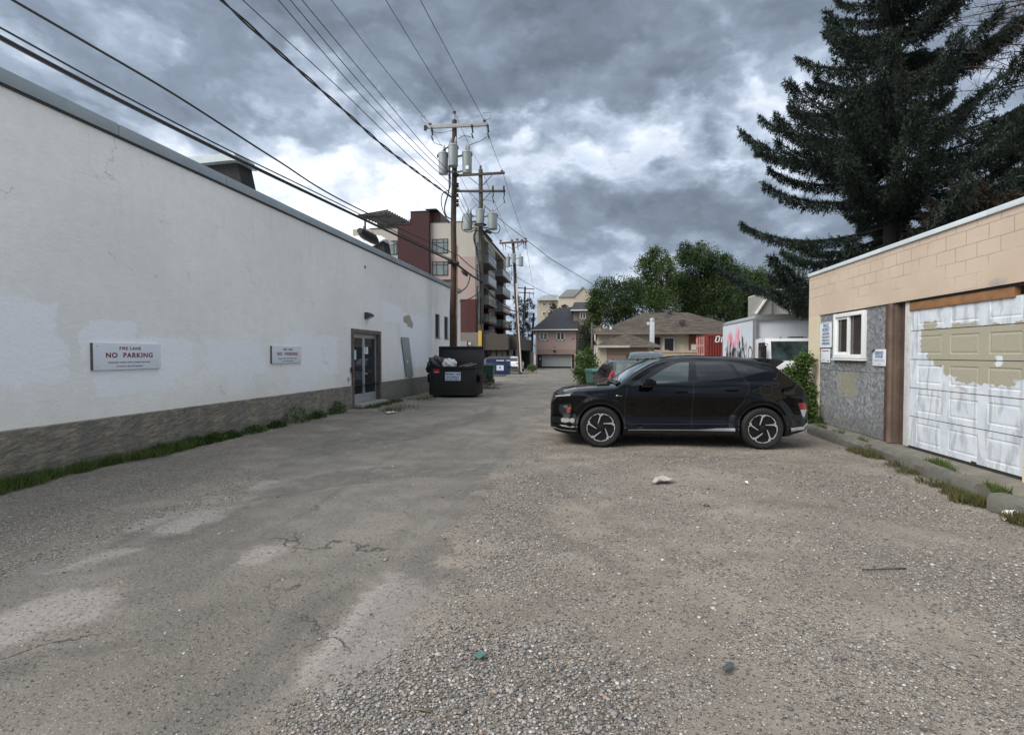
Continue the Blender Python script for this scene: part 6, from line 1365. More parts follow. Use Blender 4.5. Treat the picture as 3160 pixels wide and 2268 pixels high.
MB(IH).box(XZ(1761,957,HY+.8)[0], wx1, HY+.72, HY+.8, z0-.12, z0+.08).build('fascia', eave, PH); hwin(1789,963,1808,986,HY+1.49); MB(IH).box(XZ(1783,1060,HY+1)[0], XZ(1800,1060,HY+1)[0], HY+1.2, HY+1.48, hz(1118), hz(1083)).build('door', eave, PH)
MB(IH).box(hx_(1773), hx_(1783), HY-.4, HY-.1, hz(1098), hz(1094)).build('post_cap', eave, PH)
o = MB().box(hx_(1642), hx_(1653), HY-3, HY-2.9, -.7, hz(1086)).build('wood_fence', mat('fence_grey_pink', (.30,.26,.25), .85)); tag(o, 'plain pinkish grey fence panel left of the pink house', 'fence')
# person standing by the garage
def person():
    px_, _ = XZ(1667, 1120, HY-.8); z0 = -.54
    t = empty('person', Matrix.Translation((px_, HY-.8, z0)), 'person in dark jacket standing at the left side of the pink house garage door', 'person')
    me = bpy.data.meshes.new('body'); bm = bmesh.new()
    J = {'pel':(0,0,.95,.15), 'ch':(0,0,1.32,.17), 'nk':(0,0,1.50,.06), 'hd':(0,-.02,1.60,.085), 'ht':(0,-.01,1.70,.085), 'ls':(-.19,0,1.42,.07), 'le':(-.26,.03,1.15,.05), 'lh':(-.22,-.12,.95,.035), 'rs':(.19,0,1.42,.07), 're':(.27,.03,1.15,.05), 'rh':(.20,-.15,1.0,.035),
         'lk':(-.10,-.03,.50,.075), 'la':(-.12,.02,.08,.05), 'lf':(-.13,-.14,.04,.04), 'rk':(.11,-.02,.50,.075), 'ra':(.13,.03,.08,.05), 'rf':(.15,-.12,.04,.04)}
    vs = {k: bm.verts.new(v[:3]) for k, v in J.items()}
    for a, c in (('pel','ch'),('ch','nk'),('nk','hd'),('hd','ht'),('ch','ls'),('ls','le'),('le','lh'),('ch','rs'),('rs','re'),('re','rh'),('pel','lk'),('lk','la'),('la','lf'),('pel','rk'),('rk','ra'),('ra','rf')): bm.edges.new((vs[a], vs[c]))
    bm.verts.index_update(); idx = {k: i for i, k in enumerate(J)}; bm.to_mesh(me); bm.free(); o = bpy.data.objects.new('body', me); col.objects.link(o)
    md = o.modifiers.new('skin', 'SKIN'); sb = o.modifiers.new('sub', 'SUBSURF'); sb.levels = sb.render_levels = 2
    for k, i in idx.items(): r_ = J[k][3]; me.skin_vertices[0].data[i].radius = (r_, r_); me.skin_vertices[0].data[i].use_root = (k == 'pel')
    m2 = bpy.data.meshes.new_from_object(o.evaluated_get(bpy.context.evaluated_depsgraph_get())); bpy.data.objects.remove(o)
    m, b, p = newmat('person_clothes'); z = b.sep(b.n('ShaderNodeTexCoord').outputs['Object'])[2]
    c = b.ramp(b.m('DIVIDE', z, 1.8), [(0,(.10,.095,.09)),(.05,(.035,.035,.04)),(.53,(.05,.05,.055)),(.54,(.018,.018,.02)),(.84,(.018,.018,.02)),(.855,(.40,.26,.20)),(.95,(.40,.26,.20))]); c.node.color_ramp.interpolation = 'CONSTANT'
    b.put(p.inputs['Base Color'], c); m2.materials.clear(); m2.materials.append(m); bo = bpy.data.objects.new('body', m2); col.objects.link(bo); bo.parent = t
    MB().lathe([(.09,0),(.10,.05),(.075,.11),(0,.13)], (0,-.0,1.66), 12).build('hair', dark, t, smooth=True)
    MB().prism([(-.05,1.44),(.05,1.44),(.03,1.25),(-.02,1.22)], -.165, -.15).build('shirt', white_paint, t)
person()
# beige apartment block far behind
BYY = 150.0; q0 = XZ(1658,925,BYY); BB = empty('beige_building', Matrix.Translation((q0[0], BYY, -.6)), 'far beige apartment block with grey metal mansard roof above the pink house', 'building'); IB = BB.matrix_world.inverted()
bg_ = mat('far_beige', (.36,.31,.24), .85, var=.05); bg2 = mat('far_cream', (.44,.39,.32), .85, var=.03); mr = mat('far_metal_roof', (.21,.225,.22), .6, var=.1, vs=.4)
fx = lambda u, Y=BYY: XZ(u, 920, Y)[0]; fz_ = lambda v, Y=BYY: XZ(1750, v, Y)[1]
MB(IB).box(fx(1658), fx(1862), BYY, BYY+20, -1, fz_(925)).build('wall', bg_, BB)
mb = MB(IB); mb.add([(fx(1654),BYY-1,fz_(927)),(fx(1720),BYY-1,fz_(927)),(fx(1720),BYY+5,fz_(903)),(fx(1675),BYY+5,fz_(903))], [(0,1,2,3)]); mb.prism([(fx(1725),fz_(920)),(fx(1750),fz_(898)),(fx(1862),fz_(897)),(fx(1862),fz_(920))], BYY-3, BYY+3); mb.build('roof', mr, BB)
MB(IB).box(fx(1724), fx(1862), BYY-2.6, BYY, -1, fz_(917)).build('wall', bg2, BB); MB(IB).prism([(fx(1777),fz_(1000)),(fx(1777),fz_(915)),(fx(1799),fz_(896)),(fx(1824),fz_(915)),(fx(1824),fz_(1000))], BYY-5, BYY-2.7).build('gable_wall', bg_, BB); 
MB(IB).beam((fx(1774),BYY-3.8,fz_(918)), (fx(1799),BYY-3.8,fz_(894)), 3, .4).beam((fx(1799),BYY-3.8,fz_(894)), (fx(1827),BYY-3.8,fz_(918)), 3, .4).build('gable_roof', mr, BB)
fw_ = MB(IB)
for u in (1674, 1692):
    for v in (932, 961): fw_.box(fx(u), fx(u+11), BYY-.12, BYY, fz_(v+12), fz_(v))
fw_.build('window', eave, BB); fw_ = MB(IB)
for u in (1674, 1692):
    for v in (932, 961): fw_.box(fx(u+1.5), fx(u+5), BYY-.16, BYY-.12, fz_(v+10.5), fz_(v+1.5)).box(fx(u+6), fx(u+9.5), BYY-.16, BYY-.12, fz_(v+10.5), fz_(v+1.5))
fw_.build('pane', glass_dark, BB)
# bungalow and its garage
m, b, p = newmat('asphalt_shingles'); co = b.n('ShaderNodeNewGeometry').outputs['Position']; x, y, z = b.sep(co); cs = b.comb(b.m('ADD', x, b.m('MULTIPLY', y, .35)), b.m('MULTIPLY', z, 2.2), 0.0)
bt = b.n('ShaderNodeTexBrick'); b.nt.links.new(cs, bt.inputs['Vector']); bt.inputs['Scale'].default_value = 1; bt.inputs['Brick Width'].default_value = .42; bt.inputs['Row Height'].default_value = .20; bt.inputs['Mortar Size'].default_value = .012; bt.inputs['Bias'].default_value = -.1
bt.inputs['Color1'].default_value = (.036,.027,.020,1); bt.inputs['Color2'].default_value = (.105,.078,.056,1); bt.inputs['Mortar'].default_value = (.018,.013,.010,1)
cc = b.mix(b.m('MULTIPLY', b.ss(b.noise(cs, 1.5, 5, .65), .42, .66), .6), bt.outputs[0], (.075,.062,.046)); cc = b.mix(b.m('MULTIPLY', b.ss(b.noise(cs, 6, 4, .7), .6, .68), .5), cc, (.18,.145,.11))
b.put(p.inputs['Base Color'], cc); p.inputs['Roughness'].default_value = .95; bumpn(b, p, bt.outputs[1], .02)
shg = MATS['asphalt_shingles']; NY = 40.0; nx_ = lambda u, Y=NY: XZ(u, 1060, Y)[0]; nz_ = lambda v, Y=NY: XZ(2000, v, Y)[1]
BU = empty('bungalow', Matrix.Translation((nx_(2000), NY, -.2)), 'low cream bungalow with brown shingled hip roof behind the fence', 'house'); IU = BU.matrix_world.inverted()
crm = mat('bungalow_stucco', (.50,.45,.34), .85, var=.06); x0, x1 = nx_(1846), nx_(2330)
MB(IU).box(x0, x1, NY+.9, NY+10.5, -.4, nz_(1030)).build('wall', crm, BU)
ze = nz_(1026); e0, e1 = nx_(1832), nx_(2345); r0, zr = XZ(1990, 963, NY+5.2); r1, zr = XZ(2124, 963, NY+5.2)
MB(IU).add([(e0,NY,ze),(e1,NY,ze),(e1,NY+11.2,ze),(e0,NY+11.2,ze),(r0,NY+5.6,zr),(r1,NY+5.6,zr)], [(0,1,5,4),(0,4,3),(3,4,5,2),(1,2,5),(0,3,2,1)]).build('roof', shg, BU)
MB(IU).box(e0, e1, NY-.06, NY, ze-.13, ze+.01).box(e0-.03, e0, NY, NY+11, ze-.13, ze+.01).build('gutter', mat('gutter_brown', (.16,.135,.115), .6), BU)
MB(IU).tube([(e0+.1,NY,ze-.1),(e0+.1,NY,ze-.6),(nx_(1846)-.05,NY+.8,ze-.95),(nx_(1846)-.05,NY+.8,.1)], .05, 8).build('downpipe', mat('pipe_white', (.55,.53,.48), .5), BU)
MB(IU).box(nx_(2022)-.0, nx_(2041), NY+.8, NY+.92, nz_(1080), nz_(1040)).build('doorway', dark, BU)
wd_ = MB(IU).box(nx_(2044,40.9), nx_(2082,40.9), NY+.78, NY+.88, XZ(2060,1085,40.9)[1], XZ(2060,1040,40.9)[1]).build('window', eave, BU); MB(IU).box(nx_(2050,40.9), nx_(2077,40.9), NY+.74, NY+.775, XZ(2060,1082,40.9)[1], XZ(2060,1045,40.9)[1]).build('pane', glass_dark, wd_)
MB(IU).box(nx_(2125,40.9), nx_(2160,40.9), NY+.7, NY+.88, -.3, XZ(2060,1035,40.9)[1]).build('door', mat('rust_door', (.15,.055,.035), .8), BU); MB(IU).box(nx_(2131,40.9), nx_(2148,40.9), NY+.62, NY+.69, XZ(2060,1080,40.9)[1], XZ(2060,1063,40.9)[1]).build('screen_frame', eave, BU)
def roofz(u, v, Y): return XZ(u, v, Y)
q = XZ(2066, 968, NY+5); MB(IU).lathe([(.14,-.3),(.14,.18),(.22,.2),(.22,.36),(0,.42)], (q[0], NY+5, q[1]-.1), 14).build('roof_vent', mat('vent_rust', (.07,.04,.035), .7), BU, smooth='auto')
q = XZ(1886, 1035, NY+.6); MB(IU).tube([(q[0],NY+.9,q[1]-.8),(q[0],NY+.9,XZ(1886,1008,NY+.9)[1])], .10, 12).build('flue', eave, BU, smooth='auto')
for (u, v) in ((2102,990), (1897,1019)): q = XZ(u, v, NY+2); o = MB(IU).box(q[0]-.2, q[0]+.2, NY+1.4, NY+1.9, q[1]-.25, q[1]+.05).build('roof_vent', MATS['vent_rust'], BU, bevel=.03)
GYY = 32.0; gx_ = lambda u, Y=GYY: XZ(u, 1060, Y)[0]; gz_ = lambda v, Y=GYY: XZ(1930, v, Y)[1]
GA = empty('detached_garage', Matrix.Translation((gx_(1930), GYY, -.1)), 'small cream detached garage with brown shingled roof and brown door', 'garage'); IG = GA.matrix_world.inverted()
MB(IG).box(gx_(1850), gx_(2016), GYY+.4, GYY+5.2, -.3, gz_(1070)).build('wall', crm, GA)
ze = gz_(1067); MB(IG).add([(gx_(1834),GYY,ze),(gx_(2040),GYY,ze),(gx_(2040),GYY+5.6,ze),(gx_(1834),GYY+5.6,ze),(XZ(1933,1028,GYY+2.8)[0],GYY+2.8,XZ(1933,1028,GYY+2.8)[1])], [(0,1,4),(1,2,4),(2,3,4),(3,0,4),(0,3,2,1)]).build('roof', shg, GA)
MB(IG).box(gx_(1834), gx_(1943), GYY-.08, GYY-.003, ze-.11, ze+.02).build('gutter', mat('gutter_pale', (.42,.40,.36), .5), GA); MB(IG).box(gx_(1943), gx_(2040), GYY-.05, GYY-.003, ze-.10, ze+.01).build('fascia', MATS['gutter_brown'], GA)
MB(IG).tube([(gx_(1836),GYY-.04,ze-.08),(gx_(1836),GYY-.04,.0)], .045, 8).build('downpipe', MATS['pipe_white'], GA)
gd_ = MB(IG).box(gx_(1873), gx_(2000), GYY+.33, GYY+.39, -.2, gz_(1074)).build('garage_door', mat('brown_garage_door', (.235,.16,.12), .6, var=.06), GA); sm_ = MB(IG)
for k in range(1, 5): zz = gz_(1074)*k/5; sm_.box(gx_(1873), gx_(2000), GYY+.322, GYY+.33, zz-.015, zz+.015)
sm_.build('door_seam', arm_dark, gd_)
# vent stack standing in front of the bungalow, grey post, fence, grey gable
VY = 34.5; x_, zt_ = XZ(2012.5, 984, VY); VS = empty('flue_stack', Matrix.Translation((x_, VY, 0)), 'tall silver flue stack between the small garage and the bungalow', 'flue')
MB().box(-.14, .14, -.12, .12, 1.9, zt_-.2).build('stack', mat('flue_white', (.60,.62,.64), .35, metal=.2, var=.04), VS, bevel=.02); MB().lathe([(.10,0),(.10,.08),(.15,.1),(.15,.16),(.11,.18),(.15,.2),(.15,.26),(0,.3)], (0,0,zt_-.24), 14).build('cap', MATS['flue_white'], VS, smooth='auto')
MB().lathe([(0,-.02),(.10,-.02),(.10,.02),(0,.02)], (-.26,-.1,zt_-.30), 14, 'y').build('lamp', eave, VS); MB().box(-.13, .13, -.1, .1, 1.55, 1.9).build('junction_box', arm_dark, VS); MB().tube([(-.12,-.1,0),(-.12,-.1,1.9)], .03, 8).tube([(.1,-.1,0),(.1,-.1,1.9)], .03, 8).build('leg', MATS['flue_white'], VS)
q = XZ(1827,995,36); o = MB().tube([(q[0],36,-.2),(q[0],36,q[1])], .07, 8).build('thin_post', mat('post_grey', (.11,.10,.085), .8), smooth='auto'); tag(o, 'thin weathered post standing left of the bungalow', 'post')
fm = mat('fence_wood', (.36,.29,.22), .85, var=.2, vs=3); FY_ = 30.6
FN = empty('wood_fence', Matrix.Translation((XZ(2085,1090,FY_)[0], FY_, 0)), 'unpainted board fence between the small garage and the red container', 'fence'); IF = FN.matrix_world.inverted()
u = 2018
while u < 2152:
    top = 1080 if u < 2062 else (1086+2*math.sin(u) if u < 2090 else 1081); w = 5.2
    a, z1 = XZ(u, top, FY_); c, _ = XZ(u+w-.5, top, FY_); MB(IF).box(a, c, FY_, FY_+.025, 0, z1).build('board', fm, FN); u += w
MB(IF).box(XZ(2018,1090,FY_)[0], XZ(2152,1090,FY_)[0], FY_+.03, FY_+.08, 1.2, 1.3).box(XZ(2018,1090,FY_)[0], XZ(2152,1090,FY_)[0], FY_-.03, FY_, XZ(2018,1084,FY_)[1]-.08, XZ(2018,1084,FY_)[1]).build('rail', fm, FN)
o = MB().box(*(lambda a, c: (a[0], a[0]+.04, FY_+.3, FY_+.34, 0, a[1]))(XZ(2103,1064,FY_+.3), 0)).box(*(lambda a: (a[0], a[0]+.04, FY_+.3, FY_+.34, 0, a[1]))(XZ(2108,1063,FY_+.3))).build('stacked_lumber', fm); tag(o, 'two thin upright planks standing behind the board fence', 'lumber')
QY = 36.0; g0 = XZ(2332,969,QY); GB = empty('grey_building', Matrix.Translation((g0[0], QY, 0)), 'plain grey building with steep sloping roof edge behind the box truck', 'building'); IQ = GB.matrix_world.inverted()
pq = lambda u, v: XZ(u, v, QY)
MB(IQ).prism([pq(2320,1080), pq(2334,966), pq(2381,897), pq(2381,1080)], QY, QY+1.2).build('wall', mat('grey_siding', (.20,.19,.175), .85, var=.05), GB); MB(IQ).box(pq(2381,897)[0], pq(2460,897)[0], QY+.4, QY+5, 0, pq(2381,894)[1]).build('wall', mat('grey_siding_b', (.25,.24,.22), .85, var=.05), GB)
MB(IQ).beam((pq(2330,970)[0],QY-.1,pq(2330,970)[1]), (pq(2382,893)[0],QY-.1,pq(2382,893)[1]), .25, .10).box(pq(2381,897)[0], pq(2460,897)[0], QY+.3, QY+5, pq(2381,894)[1], pq(2381,891)[1]).build('fascia', eave, GB)

# ================================================================ VEGETATION
def unit(n): v = rng.normal(size=(n, 3)); return v/np.linalg.norm(v, axis=1, keepdims=True)
def blades(P, D, Ln, Wd):                      # diamond shaped leaves: origin P, direction D
    P = np.asarray(P, float); n = len(P); D = D/np.linalg.norm(D, axis=1, keepdims=True)
    S = np.cross(D, unit(n)); S /= np.linalg.norm(S, axis=1, keepdims=True)+1e-9
    Ln = np.broadcast_to(Ln, n)[:, None]; Wd = np.broadcast_to(Wd, n)[:, None]
    V = np.stack([P, P+D*Ln*.45+S*Wd/2, P+D*Ln, P+D*Ln*.45-S*Wd/2], 1).reshape(-1, 3)
    F = np.arange(4*n).reshape(-1, 4); return V, F
def leafmat(name, a, c, e=None, vs=.8, rough=.6, tr=.25):
    m, b, p = newmat(name); co = b.n('ShaderNodeNewGeometry').outputs['Position']
    n = b.noise(co, vs, 4, .6); n2 = b.noise(co, vs*9, 3, .6); f = b.m('ADD', b.m('MULTIPLY', n, .55), b.m('MULTIPLY', n2, .45))
    cc = b.ramp(f, [(.32, a), (.55, c), (.68, e or c)]); b.put(p.inputs['Base Color'], cc); p.inputs['Roughness'].default_value = rough; p.inputs['Specular IOR Level'].default_value = .3
    if tr:
        t = b.n('ShaderNodeBsdfTranslucent'); b.put(t.inputs[0], cc); mx = b.n('ShaderNodeMixShader'); mx.inputs[0].default_value = tr
        out = [q for q in b.N if q.type == 'OUTPUT_MATERIAL'][0]; b.L.new(p.outputs[0], mx.inputs[1]); b.L.new(t.outputs[0], mx.inputs[2]); b.L.new(mx.outputs[0], out.inputs[0])
    return m
bark = mat('bark_dark', (.028,.022,.019), .9, var=.4, vs=5, bump=.02, bs=14)
need = leafmat('spruce_needles', (.010,.017,.013), (.024,.037,.027), (.052,.070,.048), 1.4, .7, .10)
def spruce(name, base, H_, env, nwh, per, lab, m, seed, dens=1.0, zlo=1.5, asym=None):
    global rng; old = rng; rng = np.random.default_rng(seed)
    t = empty(name, Matrix.Translation(base), lab, 'tree')
    tr = MB().tube([(rng.normal(0,.03),rng.normal(0,.03),H_*i/10) for i in range(11)], [.34*(1-i/10.5)+.02 for i in range(11)], 14)
    PP, DD, LL, WW = [], [], [], []; br_ = MB()
    for w in range(nwh):
        z0 = zlo+(H_-zlo-.3)*(w/nwh)**.92; hf = z0/H_
        for k in range(per):
            a = rng.uniform(0, 2*math.pi); Lb = float(np.interp(z0, *zip(*env)))*rng.uniform(.68, 1.12)
            if asym: Lb *= asym(a, z0)
            if Lb < .15: continue
            slope = np.interp(hf, [0,.3,.6,.85,1], [-.22,-.17,-.02,.28,.8])+rng.normal(0,.07); cv = np.interp(hf, [0,.5,1], [.34,.40,.2]); zz0 = z0+rng.uniform(-.3,.3)
            ca, sa = math.cos(a), math.sin(a); az = lambda s_: np.stack([ca*s_, sa*s_, np.zeros_like(s_)], -1)
            def pos(s_): return np.stack([ca*Lb*s_, sa*Lb*s_, zz0+Lb*(slope*s_+cv*s_**2.6)], -1)
            ts = np.linspace(0, 1, 7); q = pos(ts); br_.tube([tuple(v) for v in q], [.05*(1-s_)+.012 for s_ in ts], 5)
            n = int(Lb*125*dens); s_ = rng.uniform(.12, 1, n)**.85; C0 = pos(s_); tang = pos(np.minimum(s_+.02, 1.02))-pos(s_); tang /= np.linalg.norm(tang, axis=1, keepdims=True)
            side = np.array([-sa, ca, 0]); wdt = (.10+.40*np.sin(np.clip(s_,0,1)*2.6)*(Lb/4)**.5)*(1.02-s_**3*.75)
            off = rng.uniform(-1, 1, n); C0 = C0+side*(off*wdt)[:, None]; C0[:, 2] -= np.abs(off)*.10*wdt/.3+rng.uniform(0, .06, n)
            # each station carries a small sprig: a few blades round a twig direction
            dirv = tang*.8+side*off[:, None]*.9+rng.normal(0, .25, (n, 3)); hang = rng.uniform(size=n) < .42; dirv[hang] = dirv[hang]*.35+np.array([0,0,-1.0])*rng.uniform(.6, 1.1, (hang.sum(), 1)); up = (~hang) & (rng.uniform(size=n) < .4); dirv[up, 2] += .6
            dirv /= np.linalg.norm(dirv, axis=1, keepdims=True); tl = rng.uniform(.10, .30, n)*(1.1-s_*.35)
            for j in range(7):
                f_ = j/7; PP.append(C0+dirv*(tl*f_)[:, None]); d2 = dirv+rng.normal(0, .55, (n, 3)); DD.append(d2); LL.append(rng.uniform(.08, .16, n)*(1.15-.3*f_)); WW.append(rng.uniform(.018, .036, n))
    tr.build('trunk', bark, t, smooth='auto'); br_.build('limb', bark, t)
    V, F = blades(np.concatenate(PP), np.concatenate(DD), np.concatenate(LL), np.concatenate(WW)); npmesh('crown', V, F, m, t, k=4); rng = old; return t
q = PY(2745, 1093, 20.0)
spruce('spruce_tree', Vector((q.x, 20.0, -.1)), 20.6, [(0,5.2),(4,5.3),(8,4.8),(10,4.0),(11.5,3.1),(13.5,2.1),(15,1.35),(18,.8),(20.6,.1)], 34, 6, 'huge dark spruce tree towering behind the garage building', need, 11, zlo=3.6, dens=1.3)
dead = mat('dead_twig', (.065,.045,.042), .9, var=.3)
def bare(parent, n, zr, Lr, seed, M0=Vector((0,0,0)), azr=(0, 6.28)):
    r_ = np.random.default_rng(seed); mb = MB()
    for i in range(n):
        z0 = r_.uniform(*zr); a = r_.uniform(*azr); Lb = r_.uniform(*Lr); d_ = Vector((math.cos(a), math.sin(a), r_.uniform(-.1,.35))); p0 = Vector((0,0,z0)); pts = [p0+d_*Lb*k/5+Vector((0,0,.06*k*k*Lb/5*.3)) for k in range(6)]
        mb.tube(pts, [.035,.028,.022,.016,.01,.005], 4)
        for k in range(1, 6):
            for j in range(5):
                e = Vector(unit_(r_))*r_.uniform(.3,.8); e += d_*.35; s_ = pts[k-1].lerp(pts[k], r_.uniform()); mid = s_+e*.5+Vector((0,0,-.03)); mb.tube([s_, mid, s_+e], [.009,.006,.003], 3)
                for g in range(4): e2 = Vector(unit_(r_))*r_.uniform(.12,.35); s2 = s_.lerp(mid, r_.uniform()); mb.tube([s2, s2+e2], [.005,.002], 3)
    return mb.build('dead_branches', dead, parent, fix=False, label='bare purplish brown dead branches')
def unit_(r_): v = r_.normal(size=3); return tuple(v/np.linalg.norm(v))
q = PY(3330, 1093, 18.5); S2 = spruce('spruce_tree', Vector((q.x, 18.5, -.1)), 17.5, [(0,3.6),(4,3.8),(7,3.4),(8.6,2.4),(9.8,1.0),(11,.2),(17.5,.05)], 22, 5, 'half dead spruce with bare upper branches at the edge of the picture', need, 5)
bare(S2, 60, (9.5, 17.5), (1.8, 4.0), 3, azr=(1.7, 4.6))
rust = leafmat('rusty_needles', (.022,.019,.014), (.042,.030,.020), (.062,.042,.026), 1.5, .8, .1)
q = PY(3010, 1093, 17.0); spruce('young_spruce', Vector((q.x, 17.0, -.1)), 6.6, [(0,2.2),(3,2.2),(5,1.6),(6,.7),(6.6,.1)], 15, 6, 'browning rust coloured conifer low behind the garage roof', rust, 8, zlo=1.0)
def deciduous(name, Y, u0, blobs, lab, m, seed, leaf=.16, dens=520, cat='tree', trunk=.18, ybase=None, spread=.7, stems=1, group=None, zb=None):
    r_ = np.random.default_rng(seed); z0 = float(gz(0, Y)) if zb is None else zb; bx_ = PY(u0, 1093, Y).x; base = Vector((bx_, Y, z0))
    t = empty(name, Matrix.Translation(base), lab, cat, group); PP, DD = [], []; tk = MB(); top = max((PY(u, v, Y).z-z0) for u, v, r in blobs)
    tk.tube([(0,0,-.1),(.05,0,top*.35),(0,.05,top*.8)], [trunk, trunk*.75, trunk*.25], 10); lb_ = MB()
    for u, v, r in blobs:
        p = PY(u, v, Y)-base; rad = r*Y/FPX; yo = r_.uniform(-spread, spread)*rad; c = np.array([p.x, yo, p.z]); s_ = Vector((0,0,max(.2, min(top*.6, p.z*.55)))); lb_.tube([s_, s_.lerp(Vector(c), .5)+Vector((0,0,-.05*rad)), Vector(c)], [trunk*.4, trunk*.22, trunk*.08], 6)
        n = int(dens*max(rad, .25)**2*4*math.pi/4); nc = max(4, n//26); cl = r_.normal(size=(nc, 3)); cl /= np.linalg.norm(cl, axis=1, keepdims=True); cl *= (r_.uniform(.30, 1.12, (nc, 1)))*rad; cl[:, 1] *= 1.0
        k = r_.integers(0, nc, n); P_ = c+cl[k]+r_.normal(0, .17*rad**.6*.9+.03, (n, 3)); PP.append(P_); dd = P_-c; dd /= np.linalg.norm(dd, axis=1, keepdims=True)+1e-6; DD.append(dd*.6+r_.normal(0, .8, (n, 3))+np.array([0,0,-.15]))
    tk.build('trunk', bark, t, smooth='auto'); lb_.build('limb', bark, t); P_ = np.concatenate(PP); P_ = P_[P_[:, 2] > .02] ; D_ = np.concatenate(DD)[:len(P_)]
    V, F = blades(P_, D_, r_.uniform(.7, 1.3, len(P_))*leaf, r_.uniform(.5, .8, len(P_))*leaf); npmesh('crown', V, F, m, t, k=4); return t
tg1 = leafmat('tree_green', (.030,.050,.013), (.063,.098,.025), (.110,.152,.045), .5, .55); tg2 = leafmat('tree_deep', (.016,.032,.009), (.042,.071,.019), (.080,.115,.032), .45, .55); lf1 = leafmat('leaf_green', (0.038,0.065,0.016), (0.074,0.121,0.030), (0.128,0.182,0.051), .5, .55); lf2 = leafmat('leaf_deep', (0.020,0.042,0.013), (0.050,0.087,0.022), (0.092,0.137,0.036), .45, .55); lf3 = leafmat('leaf_light', (0.042,0.070,0.024), (0.078,0.114,0.041), (0.114,0.156,0.060), .6, .55); lf4 = leafmat('leaf_maroon', (.022,.010,.012), (.045,.018,.020), (.06,.03,.025), .8, .6); lf5 = leafmat('leaf_dark', (.012,.020,.010), (.024,.036,.016), (.035,.048,.022), .8, .55)
deciduous('leafy_tree', 54, 2026, [(2026,800,34),(2000,830,36),(2052,835,36),(2020,880,50),(1990,905,42),(2060,905,44),(2035,940,55),(1985,815,18),(2062,800,16),(2024,776,16)], 'rounded green tree left of the tallest crown behind the bungalow', tg1, 21, .16, 470, group='leafy trees behind the bungalow')
deciduous('leafy_tree', 57, 2160, [(2110,790,30),(2112,763,14),(2150,800,40),(2158,764,16),(2190,810,36),(2240,795,18),(2240,830,40),(2215,860,50),(2130,860,55),(2170,900,62),(2230,910,55),(2262,870,34),(2120,930,50),(2060+25,880,30),(2268,830,18),(2200,965,40),(2250,960,40),(2150,960,36)], 'tallest and widest dark green tree behind the bungalow roof', tg2, 22, .17, 470, group='leafy trees behind the bungalow')
deciduous('leafy_tree', 50, 1900, [(1862,872,16),(1838,905,14),(1850,895,26),(1890,890,26),(1920,885,28),(1945,905,35),(1840,925,30),(1890,930,42),(1950,945,40),(1860,965,40),(1925,975,40),(1960,880,22),(1827,945,22),(1835,985,26)], 'lower dark green tree at the left end of the bungalow', tg2, 23, .15, 520, group='leafy trees behind the bungalow')
deciduous('leafy_tree', 62, 2330, [(2300,850,25),(2320,880,40),(2360,870,36),(2395,880,36),(2290,900,36),(2340,930,50),(2400,930,50),(2290,950,45),(2430,905,30),(2345,842,14),(2290,985,34),(2340,980,30)], 'lighter green tree between the tall dark crown and the spruce', tg1, 24, .17, 420, group='leafy trees behind the bungalow')
deciduous('leafy_tree', 30, 2450, [(2440,790,22),(2470,775,20),(2425,830,26),(2470,830,26),(2490,800,18),(2450,870,30),(2500,870,24),(2410,870,18)], 'pale leaved tree showing below the lowest spruce boughs', lf3, 25, .12, 330, group=None)
deciduous('slender_tree', 90, 1600, [(1590,925,12),(1607,935,14),(1632,930,12),(1620,950,14),(1640,945,10),(1600,960,14),(1583,975,10),(1625,975,16),(1595,1000,14),(1632,1000,14),(1605,1025,18),(1635,1030,14),(1590,1040,16),(1615,1055,20),(1572,1000,7),(1580,1015,8),(1645,985,7)], 'thin ragged tree behind the leaning poles', lf5, 26, .22, 190, trunk=.2)
deciduous('maroon_tree', 104, 1737, [(1725,960,12),(1740,952,12),(1752,962,12),(1735,975,16),(1760,975,10),(1745,985,14)], 'purple leaved tree beside the small spruce above the pink house', lf4, 27, .3, 90)
spruce('spruce_tree', Vector((PY(1709,1093,100).x, 100, -.6)), 12.6, [(0,4.2),(3,3.8),(6,2.7),(9,1.5),(12,.3),(12.6,.05)], 20, 6, 'small far spruce in front of the beige apartment block', need, 31, dens=.35, zlo=1)
deciduous('climbing_shrub', 58, 1806, [(1812,1005,16),(1800,1020,14),(1820,1030,18),(1805,1050,18),(1825,1060,18),(1810,1080,18),(1795,1072,10),(1835,1040,12)], 'tall dark shrub covering the right side of the pink house', lf5, 28, .14, 620, cat='shrub', trunk=.08)
deciduous('leafy_shrub', 21, 1808, [(1800,1110,20),(1818,1100,16),(1830,1118,18),(1795,1135,20),(1818,1140,24),(1805,1165,22),(1788,1160,14),(1835,1150,16),(1782,1145,9),(1812,1088,9),(1790,1105,8),(1800,1186,17),(1824,1182,16),(1812,1196,14)], 'bright leafy shrub at the alley edge left of the black hatchback', lf1, 29, .075, 1900, cat='shrub', trunk=.02)
deciduous('low_bush', 52, 1640, [(1632,1137,8),(1642,1133,9),(1640,1140,9),(1650,1138,6)], 'low light green bush at the foot of the fourth pole', lf3, 30, .13, 700, cat='shrub', trunk=.03)
deciduous('leafy_shrub', 12.6, 2475, [(2478,1110,11),(2467,1122,9),(2490,1116,10),(2473,1150,10),(2485,1165,14),(2460,1180,14),(2492,1195,15),(2475,1210,20),(2455,1225,18),(2500,1225,14),(2470,1250,24),(2495,1260,22),(2450,1265,18),(2515,1250,8),(2480,1290,26),(2455,1300,20),(2510,1290,14),(2447,1168,8),(2439,1146,6)], 'leafy green shrub growing between the black car and the block garage', lf1, 32, .062, 1700, cat='shrub', trunk=.015)
